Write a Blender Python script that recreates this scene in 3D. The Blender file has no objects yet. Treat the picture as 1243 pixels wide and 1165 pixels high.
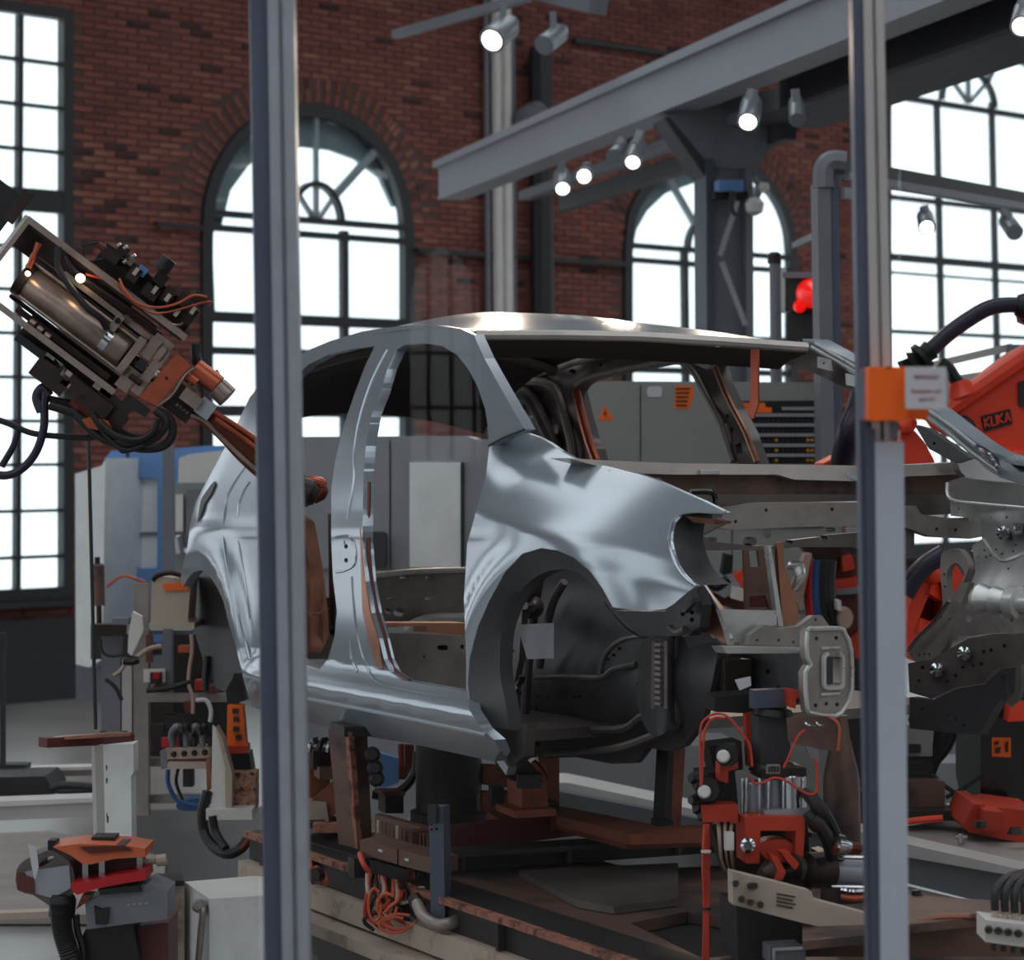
import bpy, bmesh, math, random
from mathutils import Vector as V, Matrix
from mathutils.geometry import tessellate_polygon
random.seed(7)
sc = bpy.context.scene
COL = sc.collection
# ---------------------------------------------------------------- camera
FPX, CX, CYH, PITCH, ROLL, CAMH = 3000.0, 621.5, 560.0, math.radians(4), math.radians(-0.5), 2.0
CY0 = CYH - FPX*math.tan(PITCH)
cF = V((0, math.cos(PITCH), math.sin(PITCH)))
cR0 = V((1, 0, 0)); cU0 = V((0, -math.sin(PITCH), math.cos(PITCH)))
cR = cR0*math.cos(ROLL)+cU0*math.sin(ROLL)
cU = -cR0*math.sin(ROLL)+cU0*math.cos(ROLL)
CAM = V((0, 0, CAMH))
cd = bpy.data.cameras.new('camera'); cam = bpy.data.objects.new('camera', cd); COL.objects.link(cam)
m = Matrix.Identity(4)
for i in range(3):
    m[i][0] = cR[i]; m[i][1] = cU[i]; m[i][2] = -cF[i]; m[i][3] = CAM[i]
cam.matrix_world = m
cd.sensor_width = 36; cd.sensor_fit = 'HORIZONTAL'; cd.lens = 36*FPX/1243
cd.shift_x = 0; cd.shift_y = (CY0-582.5)/1243
cd.clip_start = .1; cd.clip_end = 400
cd.dof.use_dof = True; cd.dof.focus_distance = 6.9; cd.dof.aperture_fstop = 5.2
sc.camera = cam
# ---------------------------------------------------------------- world, exposure
w = bpy.data.worlds.new('sky'); sc.world = w; w.use_nodes = True
nt = w.node_tree; bg = nt.nodes['Background']
tc = nt.nodes.new('ShaderNodeTexCoord'); nz = nt.nodes.new('ShaderNodeTexNoise'); cr = nt.nodes.new('ShaderNodeValToRGB')
nz.inputs['Scale'].default_value = 2.2; nz.inputs['Detail'].default_value = 4
cr.color_ramp.elements[0].position = .35; cr.color_ramp.elements[0].color = (.84, .93, 1, 1)
cr.color_ramp.elements[1].position = .6; cr.color_ramp.elements[1].color = (.98, .99, 1, 1)
nt.links.new(tc.outputs['Generated'], nz.inputs['Vector']); nt.links.new(nz.outputs['Fac'], cr.inputs['Fac'])
nt.links.new(cr.outputs['Color'], bg.inputs['Color']); bg.inputs['Strength'].default_value = 1.9
vs = sc.view_settings; vs.view_transform = 'Standard'; vs.look = 'None'; vs.gamma = 1; vs.use_curve_mapping = False
vs.exposure = 0.0
cy = sc.cycles; cy.use_denoising = True; cy.max_bounces = 6; cy.diffuse_bounces = 3; cy.glossy_bounces = 3
cy.transparent_max_bounces = 16; cy.transmission_bounces = 3; cy.sample_clamp_indirect = 4; cy.caustics_reflective = False; cy.caustics_refractive = False
# ---------------------------------------------------------------- pixel rays
def ray(px, py):
    return cF + cR*((px-CX)/FPX) + cU*((CY0-py)/FPX)
def P(px, py, Y):
    r = ray(px, py); return CAM + r*(Y/r.y)
def plane(px0, Y, yaw=0.0, py0=600):
    """upright plane through pixel column px0 at distance Y, turned by yaw (degrees)"""
    a = math.radians(yaw); n = V((-math.sin(a), math.cos(a), 0)); p0 = P(px0, py0, Y)
    def f(px, py, off=0.0):
        r = ray(px, py); t = (p0-CAM).dot(n)/r.dot(n); return CAM + r*t + n*off
    f.n = n; f.h = V((math.cos(a), math.sin(a), 0)); return f
def level(z):
    def f(px, py, off=0.0):
        r = ray(px, py); return CAM + r*((z-CAMH)/r.z) - V((0, 0, off))
    f.n = V((0, 0, -1)); return f
# ---------------------------------------------------------------- mesh builder
def catmull(pts, k=5, closed=False):
    pts = [V(p) for p in pts]
    if len(pts) < 3: return pts
    n = len(pts); out = []
    rng = range(n) if closed else range(n-1)
    for i in rng:
        if closed: p0, p1, p2, p3 = pts[i-1], pts[i], pts[(i+1) % n], pts[(i+2) % n]
        else: p0, p1, p2, p3 = pts[max(i-1, 0)], pts[i], pts[i+1], pts[min(i+2, n-1)]
        for j in range(k):
            t = j/k
            out.append(.5*((2*p1)+(p2-p0)*t+(2*p0-5*p1+4*p2-p3)*t*t+(3*p1-p0-3*p2+p3)*t**3))
    if not closed: out.append(pts[-1])
    return out
def cm2(pts, k=5, closed=True):
    return [(p.x, p.y) for p in catmull([(a, b, 0) for a, b in pts], k, closed)]
def circ(x, y, rx, ry=None, n=10, a0=0):
    ry = ry or rx
    return [(x+rx*math.cos(a0+2*math.pi*i/n), y+ry*math.sin(a0+2*math.pi*i/n)) for i in range(n)]
def rrect(x0, y0, x1, y1, r, n=4):
    o = []
    for cx, cy_, a in ((x1-r, y0+r, -90), (x1-r, y1-r, 0), (x0+r, y1-r, 90), (x0+r, y0+r, 180)):
        for i in range(n+1):
            t = math.radians(a+90*i/n); o.append((cx+r*math.cos(t), cy_+r*math.sin(t)))
    return o
def sheet2d(outer, holes=(), grid=None):
    loops = [[V((a, b, 0)) for a, b in outer]]+[[V((a, b, 0)) for a, b in h] for h in holes]
    tris = tessellate_polygon(loops)
    bm = bmesh.new(); vs_ = [bm.verts.new(p) for l in loops for p in l]
    for t in tris:
        a, b, c = (vs_[i] for i in t)
        ar = (b.co-a.co).cross(c.co-a.co).z
        if abs(ar) < 1e-9: continue
        try: bm.faces.new((a, b, c) if ar > 0 else (a, c, b))
        except ValueError: pass
    if not holes:
        bmesh.ops.dissolve_limit(bm, angle_limit=.01, verts=bm.verts[:], edges=bm.edges[:]) if grid else None
    if grid:
        xs = [p[0] for p in outer]; ys = [p[1] for p in outer]
        lines = ([], [])
        for ax, lo, hi in ((0, min(xs), max(xs)), (1, min(ys), max(ys))):
            n = int((hi-lo)/grid)
            for i in range(1, n+1):
                co = [0, 0, 0]; no = [0, 0, 0]; co[ax] = lo+(hi-lo)*i/(n+1); no[ax] = 1; lines[ax].append(co[ax])
                bmesh.ops.bisect_plane(bm, geom=bm.verts[:]+bm.edges[:]+bm.faces[:], plane_co=co, plane_no=no, dist=1e-6)
        def on_line(e):
            a, b = e.verts[0].co, e.verts[1].co
            for ax in (0, 1):
                if abs(a[ax]-b[ax]) < 1e-4 and any(abs(a[ax]-q) < 1e-3 for q in lines[ax]): return True
            return False
        de = [e for e in bm.edges if len(e.link_faces) == 2 and not on_line(e)]
        if de: bmesh.ops.dissolve_edges(bm, edges=de, use_verts=False, use_face_split=False)
        dv = [v for v in bm.verts if len(v.link_edges) == 2 and all(len(e.link_faces) == 2 for e in v.link_edges)]
        if dv: bmesh.ops.dissolve_verts(bm, verts=dv)
        bmesh.ops.remove_doubles(bm, verts=bm.verts[:], dist=.5)
        ng = [f for f in bm.faces if len(f.verts) > 4]
        if ng: bmesh.ops.triangulate(bm, faces=ng)
    bm.verts.index_update()
    pts = [(v.co.x, v.co.y) for v in bm.verts]; faces = [[v.index for v in f.verts] for f in bm.faces]
    bd = []
    for e in bm.edges:
        if len(e.link_faces) == 1:
            l = e.link_loops[0]; bd.append((l.vert.index, l.link_loop_next.vert.index))
    bm.free(); return pts, faces, bd
class MB:
    def __init__(s): s.v = []; s.f = []; s.cn = {}
    def add(s, vs_, fs):
        o = len(s.v); s.v += [V(p) for p in vs_]; s.f += [[i+o for i in f] for f in fs]; return s
    def box(s, c, size, rz=0, rx=0, ry=0, M=None):
        M = M or (Matrix.Rotation(math.radians(rz), 3, 'Z') @ Matrix.Rotation(math.radians(ry), 3, 'Y') @ Matrix.Rotation(math.radians(rx), 3, 'X'))
        x, y, z = [k/2 for k in size]; c = V(c)
        b = min(x, y, z)*.12
        vs_ = [c+M @ V((sx*(x-(b if a != 0 else 0)), sy*(y-(b if a != 1 else 0)), sz*(z-(b if a != 2 else 0))))
               for a in range(3) for sx in (-1, 1) for sy in (-1, 1) for sz in (-1, 1)]
        bm = bmesh.new(); [bm.verts.new(p) for p in vs_]; bmesh.ops.convex_hull(bm, input=bm.verts[:])
        bmesh.ops.dissolve_limit(bm, angle_limit=.02, verts=bm.verts[:], edges=bm.edges[:])
        bm.verts.index_update(); s.add([v.co for v in bm.verts], [[v.index for v in f.verts] for f in bm.faces]); bm.free(); return s
    def rawbox(s, c, ax, ay, az):
        c = V(c); vs_ = [c+ax*i+ay*j+az*k for i in (-.5, .5) for j in (-.5, .5) for k in (-.5, .5)]
        return s.add(vs_, [(0, 1, 3, 2), (4, 6, 7, 5), (0, 4, 5, 1), (2, 3, 7, 6), (0, 2, 6, 4), (1, 5, 7, 3)])
    def bar(s, a, b, wd, ht=None, up=(0, 0, 1)):
        a, b = V(a), V(b); d = (b-a); L = d.length; d.normalize(); up = V(up)
        if abs(d.dot(up)) > .98: up = V((0, 1, 0))
        sx = d.cross(up).normalized(); uz = sx.cross(d); ht = ht or wd
        return s.rawbox((a+b)/2, d*L, sx*wd, uz*ht)
    def slab(s, mp, outer, th, holes=(), grid=None):
        pts, fs, bd = sheet2d(outer, holes, grid); n = len(pts)
        fr = [mp(a, b) for a, b in pts]; bk = [mp(a, b, th) for a, b in pts]
        if hasattr(mp, 'normal'):
            o = len(s.v)
            for i, p_ in enumerate(fr): s.cn[o+i] = mp.normal(p_); s.cn[o+n+i] = -s.cn[o+i]
            nb = len(bd); sv = [p_ for a, b in bd for p_ in (fr[a], fr[b], bk[b], bk[a])]
            return s.add(fr+bk+sv, [list(f) for f in fs]+[[i+n for i in reversed(f)] for f in fs]+[[2*n+4*k+j for j in (1, 0, 3, 2)] for k in range(nb)])
        return s.add(fr+bk, [list(f) for f in fs]+[[i+n for i in reversed(f)] for f in fs]+[[b, a, a+n, b+n] for a, b in bd])
    def rect(s, mp, x0, y0, x1, y1, th):
        return s.slab(mp, [(x0, y0), (x1, y0), (x1, y1), (x0, y1)], th)
    def tube(s, pts, r, n=8, k=5, smooth=True, taper=None):
        pts = catmull(pts, k) if smooth and len(pts) > 2 else [V(p) for p in pts]
        t0 = (pts[1]-pts[0]).normalized(); u = t0.orthogonal().normalized(); vs_ = []; N = len(pts)
        for i, p in enumerate(pts):
            t = (pts[min(i+1, N-1)]-pts[max(i-1, 0)]).normalized(); u = (u-t*u.dot(t)).normalized(); w_ = t.cross(u)
            rr = r if taper is None else r+(taper-r)*i/(N-1)
            vs_ += [p+(u*math.cos(2*math.pi*j/n)+w_*math.sin(2*math.pi*j/n))*rr for j in range(n)]
        fs = [[i*n+j, i*n+(j+1) % n, (i+1)*n+(j+1) % n, (i+1)*n+j] for i in range(N-1) for j in range(n)]
        fs += [list(range(n))[::-1], [(N-1)*n+j for j in range(n)]]
        return s.add(vs_, fs)
    def lathe(s, a, b, prof, n=16):
        """prof: (fraction along a-b, radius)"""
        a, b = V(a), V(b); d = b-a; t = d.normalized(); u = t.orthogonal().normalized(); w_ = t.cross(u); vs_ = []
        for q, r in prof:
            vs_ += [a+d*q+(u*math.cos(2*math.pi*j/n)+w_*math.sin(2*math.pi*j/n))*max(r, 1e-4) for j in range(n)]
        N = len(prof)
        fs = [[i*n+j, i*n+(j+1) % n, (i+1)*n+(j+1) % n, (i+1)*n+j] for i in range(N-1) for j in range(n)]
        fs += [list(range(n))[::-1], [(N-1)*n+j for j in range(n)]]
        return s.add(vs_, fs)
    def cyl(s, a, b, r, n=14, ch=.0): 
        return s.lathe(a, b, [(0, r*.9), (.03, r), (.97, r), (1, r*.9)], n)
    def loft(s, secs, closed=True, caps=True):
        n = len(secs[0]); vs_ = [p for q in secs for p in q]; m_ = n if closed else n-1
        fs = [[i*n+j, i*n+(j+1) % n, (i+1)*n+(j+1) % n, (i+1)*n+j] for i in range(len(secs)-1) for j in range(m_)]
        if caps: fs += [list(range(n))[::-1], [(len(secs)-1)*n+j for j in range(n)]]
        return s.add(vs_, fs)
    def to(s, name, mat, parent=None, label=None, angle=32, kind=None, fix=True):
        me = bpy.data.meshes.new(name); me.from_pydata(s.v, [], s.f)
        if fix and not s.cn:
            bm = bmesh.new(); bm.from_mesh(me); bmesh.ops.recalc_face_normals(bm, faces=bm.faces); bm.to_mesh(me); bm.free()
        me.polygons.foreach_set('use_smooth', [True]*len(me.polygons)); me.set_sharp_from_angle(angle=math.radians(angle))
        if s.cn:
            me.update(); nl = [v.normal.copy() for v in me.vertices]
            for f in me.polygons:
                i0 = f.vertices[0]
                if i0 in s.cn and f.normal.dot(s.cn[i0]) < 0 : f.flip()
            me.update()
            nl = [s.cn[i] if i in s.cn else me.vertices[i].normal.copy() for i in range(len(me.vertices))]
            me.normals_split_custom_set_from_vertices(nl)
        me.materials.append(mat); ob = bpy.data.objects.new(name, me); COL.objects.link(ob)
        if parent: ob.parent = parent
        if label: ob['label'] = label
        if kind: ob['kind'] = kind
        return ob
ROOTS = []
def thing(name, label, cat, group=None):
    o = bpy.data.objects.new(name, None); o.empty_display_size = .1; COL.objects.link(o); o['label'] = label; o['category'] = cat
    if group: o['group'] = group
    ROOTS.append(o); return o
def tag(o, label, cat, group=None):
    o['label'] = label; o['category'] = cat
    if group: o['group'] = group
    return o
def struct(o): o['kind'] = 'structure'; return o
def finalize():
    for r in ROOTS:
        lo = V((1e9,)*3); hi = -lo
        for c in r.children:
            for v in c.data.vertices:
                for i in range(3):
                    if v.co[i] < lo[i]: lo[i] = v.co[i]
                    if v.co[i] > hi[i]: hi[i] = v.co[i]
        base = V(((lo.x+hi.x)/2, (lo.y+hi.y)/2, lo.z)); r.location = base
        for c in r.children: c.location = -base
# ---------------------------------------------------------------- materials
def lin(h):
    h = h.lstrip('#'); o = []
    for i in (0, 2, 4):
        c = int(h[i:i+2], 16)/255; o.append(c/12.92 if c <= .04045 else ((c+.055)/1.055)**2.4)
    return o
MATS = {}
def mat(name, col, rough=.5, metal=0.0, var=.12, scale=6.0, col2=None, bump=.0, coat=0.0, patch=.55, spec=.5, emit=0):
    m_ = bpy.data.materials.new(name); m_.use_nodes = True; n = m_.node_tree; p = n.nodes['Principled BSDF']; L = n.links
    c = lin(col); t = n.nodes.new('ShaderNodeTexCoord'); z = n.nodes.new('ShaderNodeTexNoise'); r = n.nodes.new('ShaderNodeValToRGB')
    z.inputs['Scale'].default_value = scale; z.inputs['Detail'].default_value = 6; z.inputs['Roughness'].default_value = .65
    L.new(t.outputs['Object'], z.inputs['Vector']); L.new(z.outputs['Fac'], r.inputs['Fac'])
    e = r.color_ramp.elements
    if col2:
        e[0].position = patch-.06; e[0].color = (*c, 1); e[1].position = patch+.06; e[1].color = (*lin(col2), 1)
    else:
        e[0].position = .3; e[0].color = (*[k*(1-var) for k in c], 1); e[1].position = .7; e[1].color = (*[min(1, k*(1+var)) for k in c], 1)
    L.new(r.outputs['Color'], p.inputs['Base Color'])
    mr = n.nodes.new('ShaderNodeMapRange'); mr.inputs['To Min'].default_value = max(0.02, rough*.8); mr.inputs['To Max'].default_value = min(1, rough*1.25)
    L.new(z.outputs['Fac'], mr.inputs['Value']); L.new(mr.outputs['Result'], p.inputs['Roughness'])
    p.inputs['Metallic'].default_value = metal; p.inputs['Specular IOR Level'].default_value = spec
    if coat: p.inputs['Coat Weight'].default_value = coat; p.inputs['Coat Roughness'].default_value = .04
    if bump:
        b = n.nodes.new('ShaderNodeBump'); b.inputs['Strength'].default_value = bump; b.inputs['Distance'].default_value = .01
        z2 = n.nodes.new('ShaderNodeTexNoise'); z2.inputs['Scale'].default_value = scale*6; L.new(t.outputs['Object'], z2.inputs['Vector'])
        L.new(z2.outputs['Fac'], b.inputs['Height']); L.new(b.outputs['Normal'], p.inputs['Normal'])
    if emit: m_.cycles.emission_sampling = 'NONE'; p.inputs['Emission Color'].default_value = (*c, 1); p.inputs['Emission Strength'].default_value = emit
    MATS[name] = m_; return m_
def glass(name, tint=(1, 1, 1), ior=1.45, rough=0.0):
    m_ = bpy.data.materials.new(name); m_.use_nodes = True; n = m_.node_tree; L = n.links
    n.nodes.remove(n.nodes['Principled BSDF']); o = n.nodes['Material Output']
    t = n.nodes.new('ShaderNodeBsdfTransparent'); g = n.nodes.new('ShaderNodeBsdfGlossy'); f = n.nodes.new('ShaderNodeFresnel'); x = n.nodes.new('ShaderNodeMixShader')
    t.inputs['Color'].default_value = (*tint, 1); g.inputs['Roughness'].default_value = rough; f.inputs['IOR'].default_value = ior
    ge = n.nodes.new('ShaderNodeNewGeometry'); mi = n.nodes.new('ShaderNodeMapRange'); mi.inputs['To Min'].default_value = ior; mi.inputs['To Max'].default_value = 1/ior
    L.new(ge.outputs['Backfacing'], mi.inputs['Value']); L.new(mi.outputs['Result'], f.inputs['IOR'])
    L.new(f.outputs['Fac'], x.inputs['Fac']); L.new(t.outputs['BSDF'], x.inputs[1]); L.new(g.outputs['BSDF'], x.inputs[2]); L.new(x.outputs['Shader'], o.inputs['Surface'])
    MATS[name] = m_; return m_
def brickmat():
    m_ = bpy.data.materials.new('brick'); m_.use_nodes = True; n = m_.node_tree; L = n.links; p = n.nodes['Principled BSDF']
    a = n.nodes.new('ShaderNodeAttribute'); a.attribute_name = 'tone'; z = n.nodes.new('ShaderNodeTexNoise'); t = n.nodes.new('ShaderNodeTexCoord')
    z.inputs['Scale'].default_value = 1.3; z.inputs['Detail'].default_value = 5; L.new(t.outputs['Object'], z.inputs['Vector'])
    mx = n.nodes.new('ShaderNodeMath'); mx.operation = 'ADD'; mx2 = n.nodes.new('ShaderNodeMath'); mx2.operation = 'MULTIPLY'; mx2.inputs[1].default_value = .62
    L.new(a.outputs['Fac'], mx.inputs[0]); L.new(z.outputs['Fac'], mx.inputs[1]); L.new(mx.outputs[0], mx2.inputs[0])
    r = n.nodes.new('ShaderNodeValToRGB'); L.new(mx2.outputs[0], r.inputs['Fac']); e = r.color_ramp.elements
    e[0].position = .12; e[0].color = (*lin('#2e2222'), 1); e[1].position = .95; e[1].color = (*lin('#a07868'), 1)
    for q, h in ((.3, '#5f3a37'), (.5, '#7a463f'), (.75, '#8c5449')):
        k = e.new(q); k.color = (*lin(h), 1)
    L.new(r.outputs['Color'], p.inputs['Base Color']); p.inputs['Roughness'].default_value = .85
    return m_
mat('mortar', '#5c4541', .95, var=.25, scale=2); MATS['brick'] = brickmat()
mat('floor', '#8d8a87', .3, var=.22, scale=.8, bump=.02)
mat('frame_dark', '#22262b', .5); mat('reveal', '#8f9aa0', .8); mat('steel_grey', '#757981', .5, .2); mat('steel_blue', '#4b5261', .5, .2)
mat('beam_grey', '#a0a3ac', .5, .1, var=.05); mat('beam_dark', '#3b3a40', .6, .1)
mat('ceiling', '#4a4644', .8); mat('alu', '#a4a9b3', .38, .4, var=.05, scale=20); mat('alu_dark', '#5a6275', .4, .4)
mat('alu_warm', '#c0bcba', .38, .3, var=.05); mat('post_plate', '#b6bdca', .45, .1, var=.04)
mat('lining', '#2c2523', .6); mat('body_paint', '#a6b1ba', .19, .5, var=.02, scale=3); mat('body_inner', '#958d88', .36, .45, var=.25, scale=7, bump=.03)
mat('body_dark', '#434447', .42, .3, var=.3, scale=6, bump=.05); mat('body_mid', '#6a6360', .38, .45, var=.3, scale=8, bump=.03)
mat('body_warm', '#a87660', .35, .75, var=.25, scale=9); mat('body_silver', '#c6c7c7', .28, .5, var=.2, scale=8, bump=.03); mat('primer', '#cdc5bf', .35, .6, var=.15)  # body_warm: bare metal with the warm lamp light in its colour
mat('black', '#0d0e10', .45); mat('black_gloss', '#0b0c0f', .18); mat('rubber', '#17161a', .55, var=.2); mat('hose_purple', '#221c33', .35)
mat('orange', '#ff6a14', .38, var=.05); mat('robot_red', '#f04526', .35, var=.08, coat=0); mat('red_orange', '#b8351a', .45, var=.2); mat('lip_shade', '#5d6064', .4, .3, var=.08)
mat('red', '#b3121a', .4); mat('dark_red', '#5b2624', .5); mat('white_paint', '#dad8d4', .5, var=.08); mat('offwhite', '#a8a097', .55, var=.12)
mat('cab_grey', '#868b88', .55, var=.06, scale=3); mat('cab_light', '#8b8e93', .5, var=.08); mat('cab_blue', '#638fc8', .45, var=.1, scale=2); mat('worn_orange', '#c4603a', .4, var=.2); mat('cab_white', '#e6eaec', .45, var=.1)
mat('tool_steel', '#97877f', .3, .7, var=.25, scale=14); mat('tool_dark', '#3a302e', .4, .7, var=.35, scale=14); mat('copper', '#b05a42', .32, .7, var=.25, scale=12)
mat('copper_dark', '#6e3a2e', .38, .8, var=.35, scale=10); mat('chrome', '#b9bcc0', .15, 1.0, var=.05)
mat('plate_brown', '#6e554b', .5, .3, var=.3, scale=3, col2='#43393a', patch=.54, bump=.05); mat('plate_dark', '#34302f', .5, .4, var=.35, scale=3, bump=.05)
mat('rust_edge', '#a06a58', .6, .2, var=.3, scale=20, col2='#54362f', patch=.55); mat('stand_orange', '#8a4d3a', .5, .2, var=.3, scale=6, col2='#5a3328', patch=.58)  # stand_orange: warm light on the stands is put into its colour
mat('cream', '#b3a597', .55, var=.15, scale=8, col2='#8d7465', patch=.62); mat('concrete', '#9b948e', .85, var=.18, scale=4, bump=.2); mat('speckle', '#b98a72', .7, scale=40, col2='#3a2420', patch=.55)
mat('wire_red', '#bd3a28', .45); mat('wire_orange', '#c0583a', .45); mat('wire_blue', '#1d4f86', .45); mat('wire_cream', '#b49a8c', .5)
mat('sticker_orange', '#ef6a12', .5, var=.03); mat('sticker_white', '#c5c7cc', .5, var=.03); mat('yellow', '#e0a01c', .4); mat('ink', '#2a1d14', .6); mat('ink_red', '#a8476a', .6)
mat('lamp_body', '#8d949a', .35, .5); mat('lens_white', '#fff6e8', .3, emit=6); mat('lens_red', '#f01008', .3, emit=.6); mat('glow_warm', '#ffd9a8', .3, emit=12)
glass('pane_glass', (.93, .97, .97)); glass('guard_glass', (.975, .98, .98), 1.20)
K = MATS
# ================================================================ THE HALL
WANG = 44.0
WY = 22.0
wall = plane(170, WY, WANG)
wn = wall.n; wh = wall.h; W0 = P(170, 600, WY); W0 = V((W0.x, W0.y, 0))
def tz(px, py):
    p = wall(px, py); return ((p-W0).dot(wh), p.z)
def wp(t, z, off=0.0): return W0 + wh*t + V((0, 0, z)) + wn*off
WT = .14
def hole_poly(o):
    return [tz(*p) for p in o]
arch2 = [(243, 700), (243, 290), (247, 240), (260, 200), (287, 160), (325, 135), (368, 127), (412, 135), (450, 159), (480, 200), (495, 245), (500, 290), (500, 700)]
arch3 = [(756, 690), (756, 305), (760, 262), (775, 230), (798, 206), (828, 191), (860, 187), (895, 193), (925, 211), (948, 240), (961, 275), (965, 312), (965, 690)]
arch4 = [(1072, 700), (1072, 130), (1077, 100), (1095, 78), (1125, 62), (1160, 54), (1200, 55), (1240, 66), (1275, 86), (1300, 110), (1318, 145), (1318, 700)]
rect1 = [(-120, 730), (-120, 2), (86, 12), (86, 730)]
def levelize(pts):
    o = [tz(*p) for p in pts]; return o
SILL = tz(40, 728)[1]
H1, H2, H3, H4 = [levelize(a) for a in (rect1, arch2, arch3, arch4)]
for H in (H1, H2, H3, H4):
    H[0] = (H[0][0], SILL); H[-1] = (H[-1][0], SILL)
H1[1] = (H1[1][0], H1[2][1])
HALL_T0, HALL_T1, HALL_H, HALL_D = -30.0, 30.0, 9.0, 44.0
EXTRA = [[(c-1.4, SILL), (c-1.4, 4.6)]+[(c-1.4*math.cos(math.pi*i/10), 4.6+1.4*math.sin(math.pi*i/10)) for i in range(1, 10)]+[(c+1.4, 4.6), (c+1.4, SILL)] for c in (-6.5, -10.7, -14.9, -19.1, -23.3)]
b = MB(); b.slab(lambda a, c, off=0: wp(a, c, off), [(HALL_T0, 0), (HALL_T1, 0), (HALL_T1, HALL_H), (HALL_T0, HALL_H)], WT, [H1, H2, H3, H4]+EXTRA)
wback = struct(b.to('wall_back', K['mortar'])); 
# bricks, real geometry in running bond on the wall
BH = .0625; BL = .235; G = .011
def inside(poly, x, y):
    c = False; n = len(poly)
    for i in range(n):
        x1, y1 = poly[i]; x2, y2 = poly[i-1]
        if (y1 > y) != (y2 > y) and x < (x2-x1)*(y-y1)/(y2-y1)+x1: c = not c
    return c
tA = tz(-330, 300)[0]; tB = tz(1420, 300)[0]; zT = tz(0, -40)[1]+1.2
rings = []
def offset_poly(poly, d):
    cx = sum(p[0] for p in poly)/len(poly); cz = max(p[1] for p in poly)
    out = []
    n = len(poly)
    for i in range(1, n-1):
        a = V((*poly[i-1], 0)); c = V((*poly[i+1], 0)); tt = (c-a).normalized(); nn = V((-tt.y, tt.x, 0))
        out.append((poly[i][0]+nn.x*d, poly[i][1]+nn.y*d))
    return out
bricks = []
for k, H in enumerate((H2, H3, H4)):   # two voussoir courses round each arch
    arc = H[1:-1]
    dens = cm2(arc, 8, False)
    for ring in (0, 1):
        r0 = .02+ring*.135; acc = 0; last = None
        for i in range(1, len(dens)-1):
            a = V((*dens[i-1], 0)); c = V((*dens[i+1], 0)); tt = (c-a).normalized(); nn = V((-tt.y, tt.x, 0)); p = V((*dens[i], 0))
            q = p+nn*(r0+.06)
            if last is None or (q-last).length > .066:
                bricks.append((q, nn, tt, .12, .052)); last = q
    rings.append(offset_poly([H[0]]+dens+[H[-1]], .27))
rings[:] = [[(r[0][0], 0)]+r+[(r[-1][0], 0)] for r in rings]
polys = [(H, 0) for H in [H1, H2, H3, H4]+EXTRA]+[(r, H[2][1]) for r, H in zip(rings, (H2, H3, H4))]
row = 0; z = .03
while z < zT:
    x = tA+(BL/2 if row % 2 else 0)
    while x < tB:
        cx, cz = x+BL/2, z+BH/2
        bad = False
        for pp, lim in polys:
            if cz > lim and (inside(pp, x+.03, cz) or inside(pp, x+BL-.03, cz)): bad = True; break
        if not bad: bricks.append((V((cx, cz, 0)), V((0, 1, 0)), V((1, 0, 0)), BH-G, BL-G))
        x += BL
    z += BH; row += 1
def brick_geo(q, nn, tt, hn, lt, pr):
    c = wp(q.x, q.y, 0); A = wh*tt.x+V((0, 0, tt.y)); B_ = wh*nn.x+V((0, 0, nn.y)); vs_ = []
    for (sx, sy) in ((-1, -1), (1, -1), (1, 1), (-1, 1)):
        vs_.append(c+A*(sx*lt/2)+B_*(sy*hn/2)+wn*.004)
    for (sx, sy) in ((-1, -1), (1, -1), (1, 1), (-1, 1)):
        vs_.append(c+A*(sx*(lt/2-.004))+B_*(sy*(hn/2-.004))-wn*pr)
    return vs_, [(4, 7, 6, 5), (0, 4, 5, 1), (1, 5, 6, 2), (2, 6, 7, 3), (3, 7, 4, 0)]
# nearest (largest in the picture) bricks are parts of their own, the rest one mass
order = sorted(range(len(bricks)), key=lambda i: (not (tz(95, 300)[0] < bricks[i][0].x < tz(235, 300)[0] and 3.5 < bricks[i][0].y < 4.85), bricks[i][0].x))
single = set(order[:300])
vs_, fs_, tone = [], [], []
shared = {}
for i, bk_ in enumerate(bricks):
    pr = .010+random.random()*.006; tn = .22+.55*random.random() if random.random() > .05 else -.2
    if i in single and abs(bk_[4]-(BL-G)) < 1e-6:
        key = random.randrange(12)
        if key not in shared:
            o0 = (V((0, 0, 0)), V((0, 1, 0)), V((1, 0, 0)), BH-G, BL-G); g, f = brick_geo(*o0, pr)
            c0 = wp(0, 0, 0); me = bpy.data.meshes.new('brick'); me.from_pydata([p-c0 for p in g], [], f); me.materials.append(K['brick'])
            at = me.attributes.new('tone', 'FLOAT', 'FACE'); at.data.foreach_set('value', [tn]*5); shared[key] = me
        ob = bpy.data.objects.new('brick', shared[key]); COL.objects.link(ob); ob.parent = wback; ob.location = wp(bk_[0].x, bk_[0].y, 0)
    else:
        g, f = brick_geo(*bk_, pr); o = len(vs_); vs_ += g; fs_ += [[a+o for a in q] for q in f]; tone += [tn]*5
me = bpy.data.meshes.new('brickwork'); me.from_pydata(vs_, [], fs_); me.materials.append(K['brick'])
at = me.attributes.new('tone', 'FLOAT', 'FACE'); at.data.foreach_set('value', tone)
bw = bpy.data.objects.new('brickwork', me); COL.objects.link(bw); bw.parent = wback; bw['kind'] = 'stuff'
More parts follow.
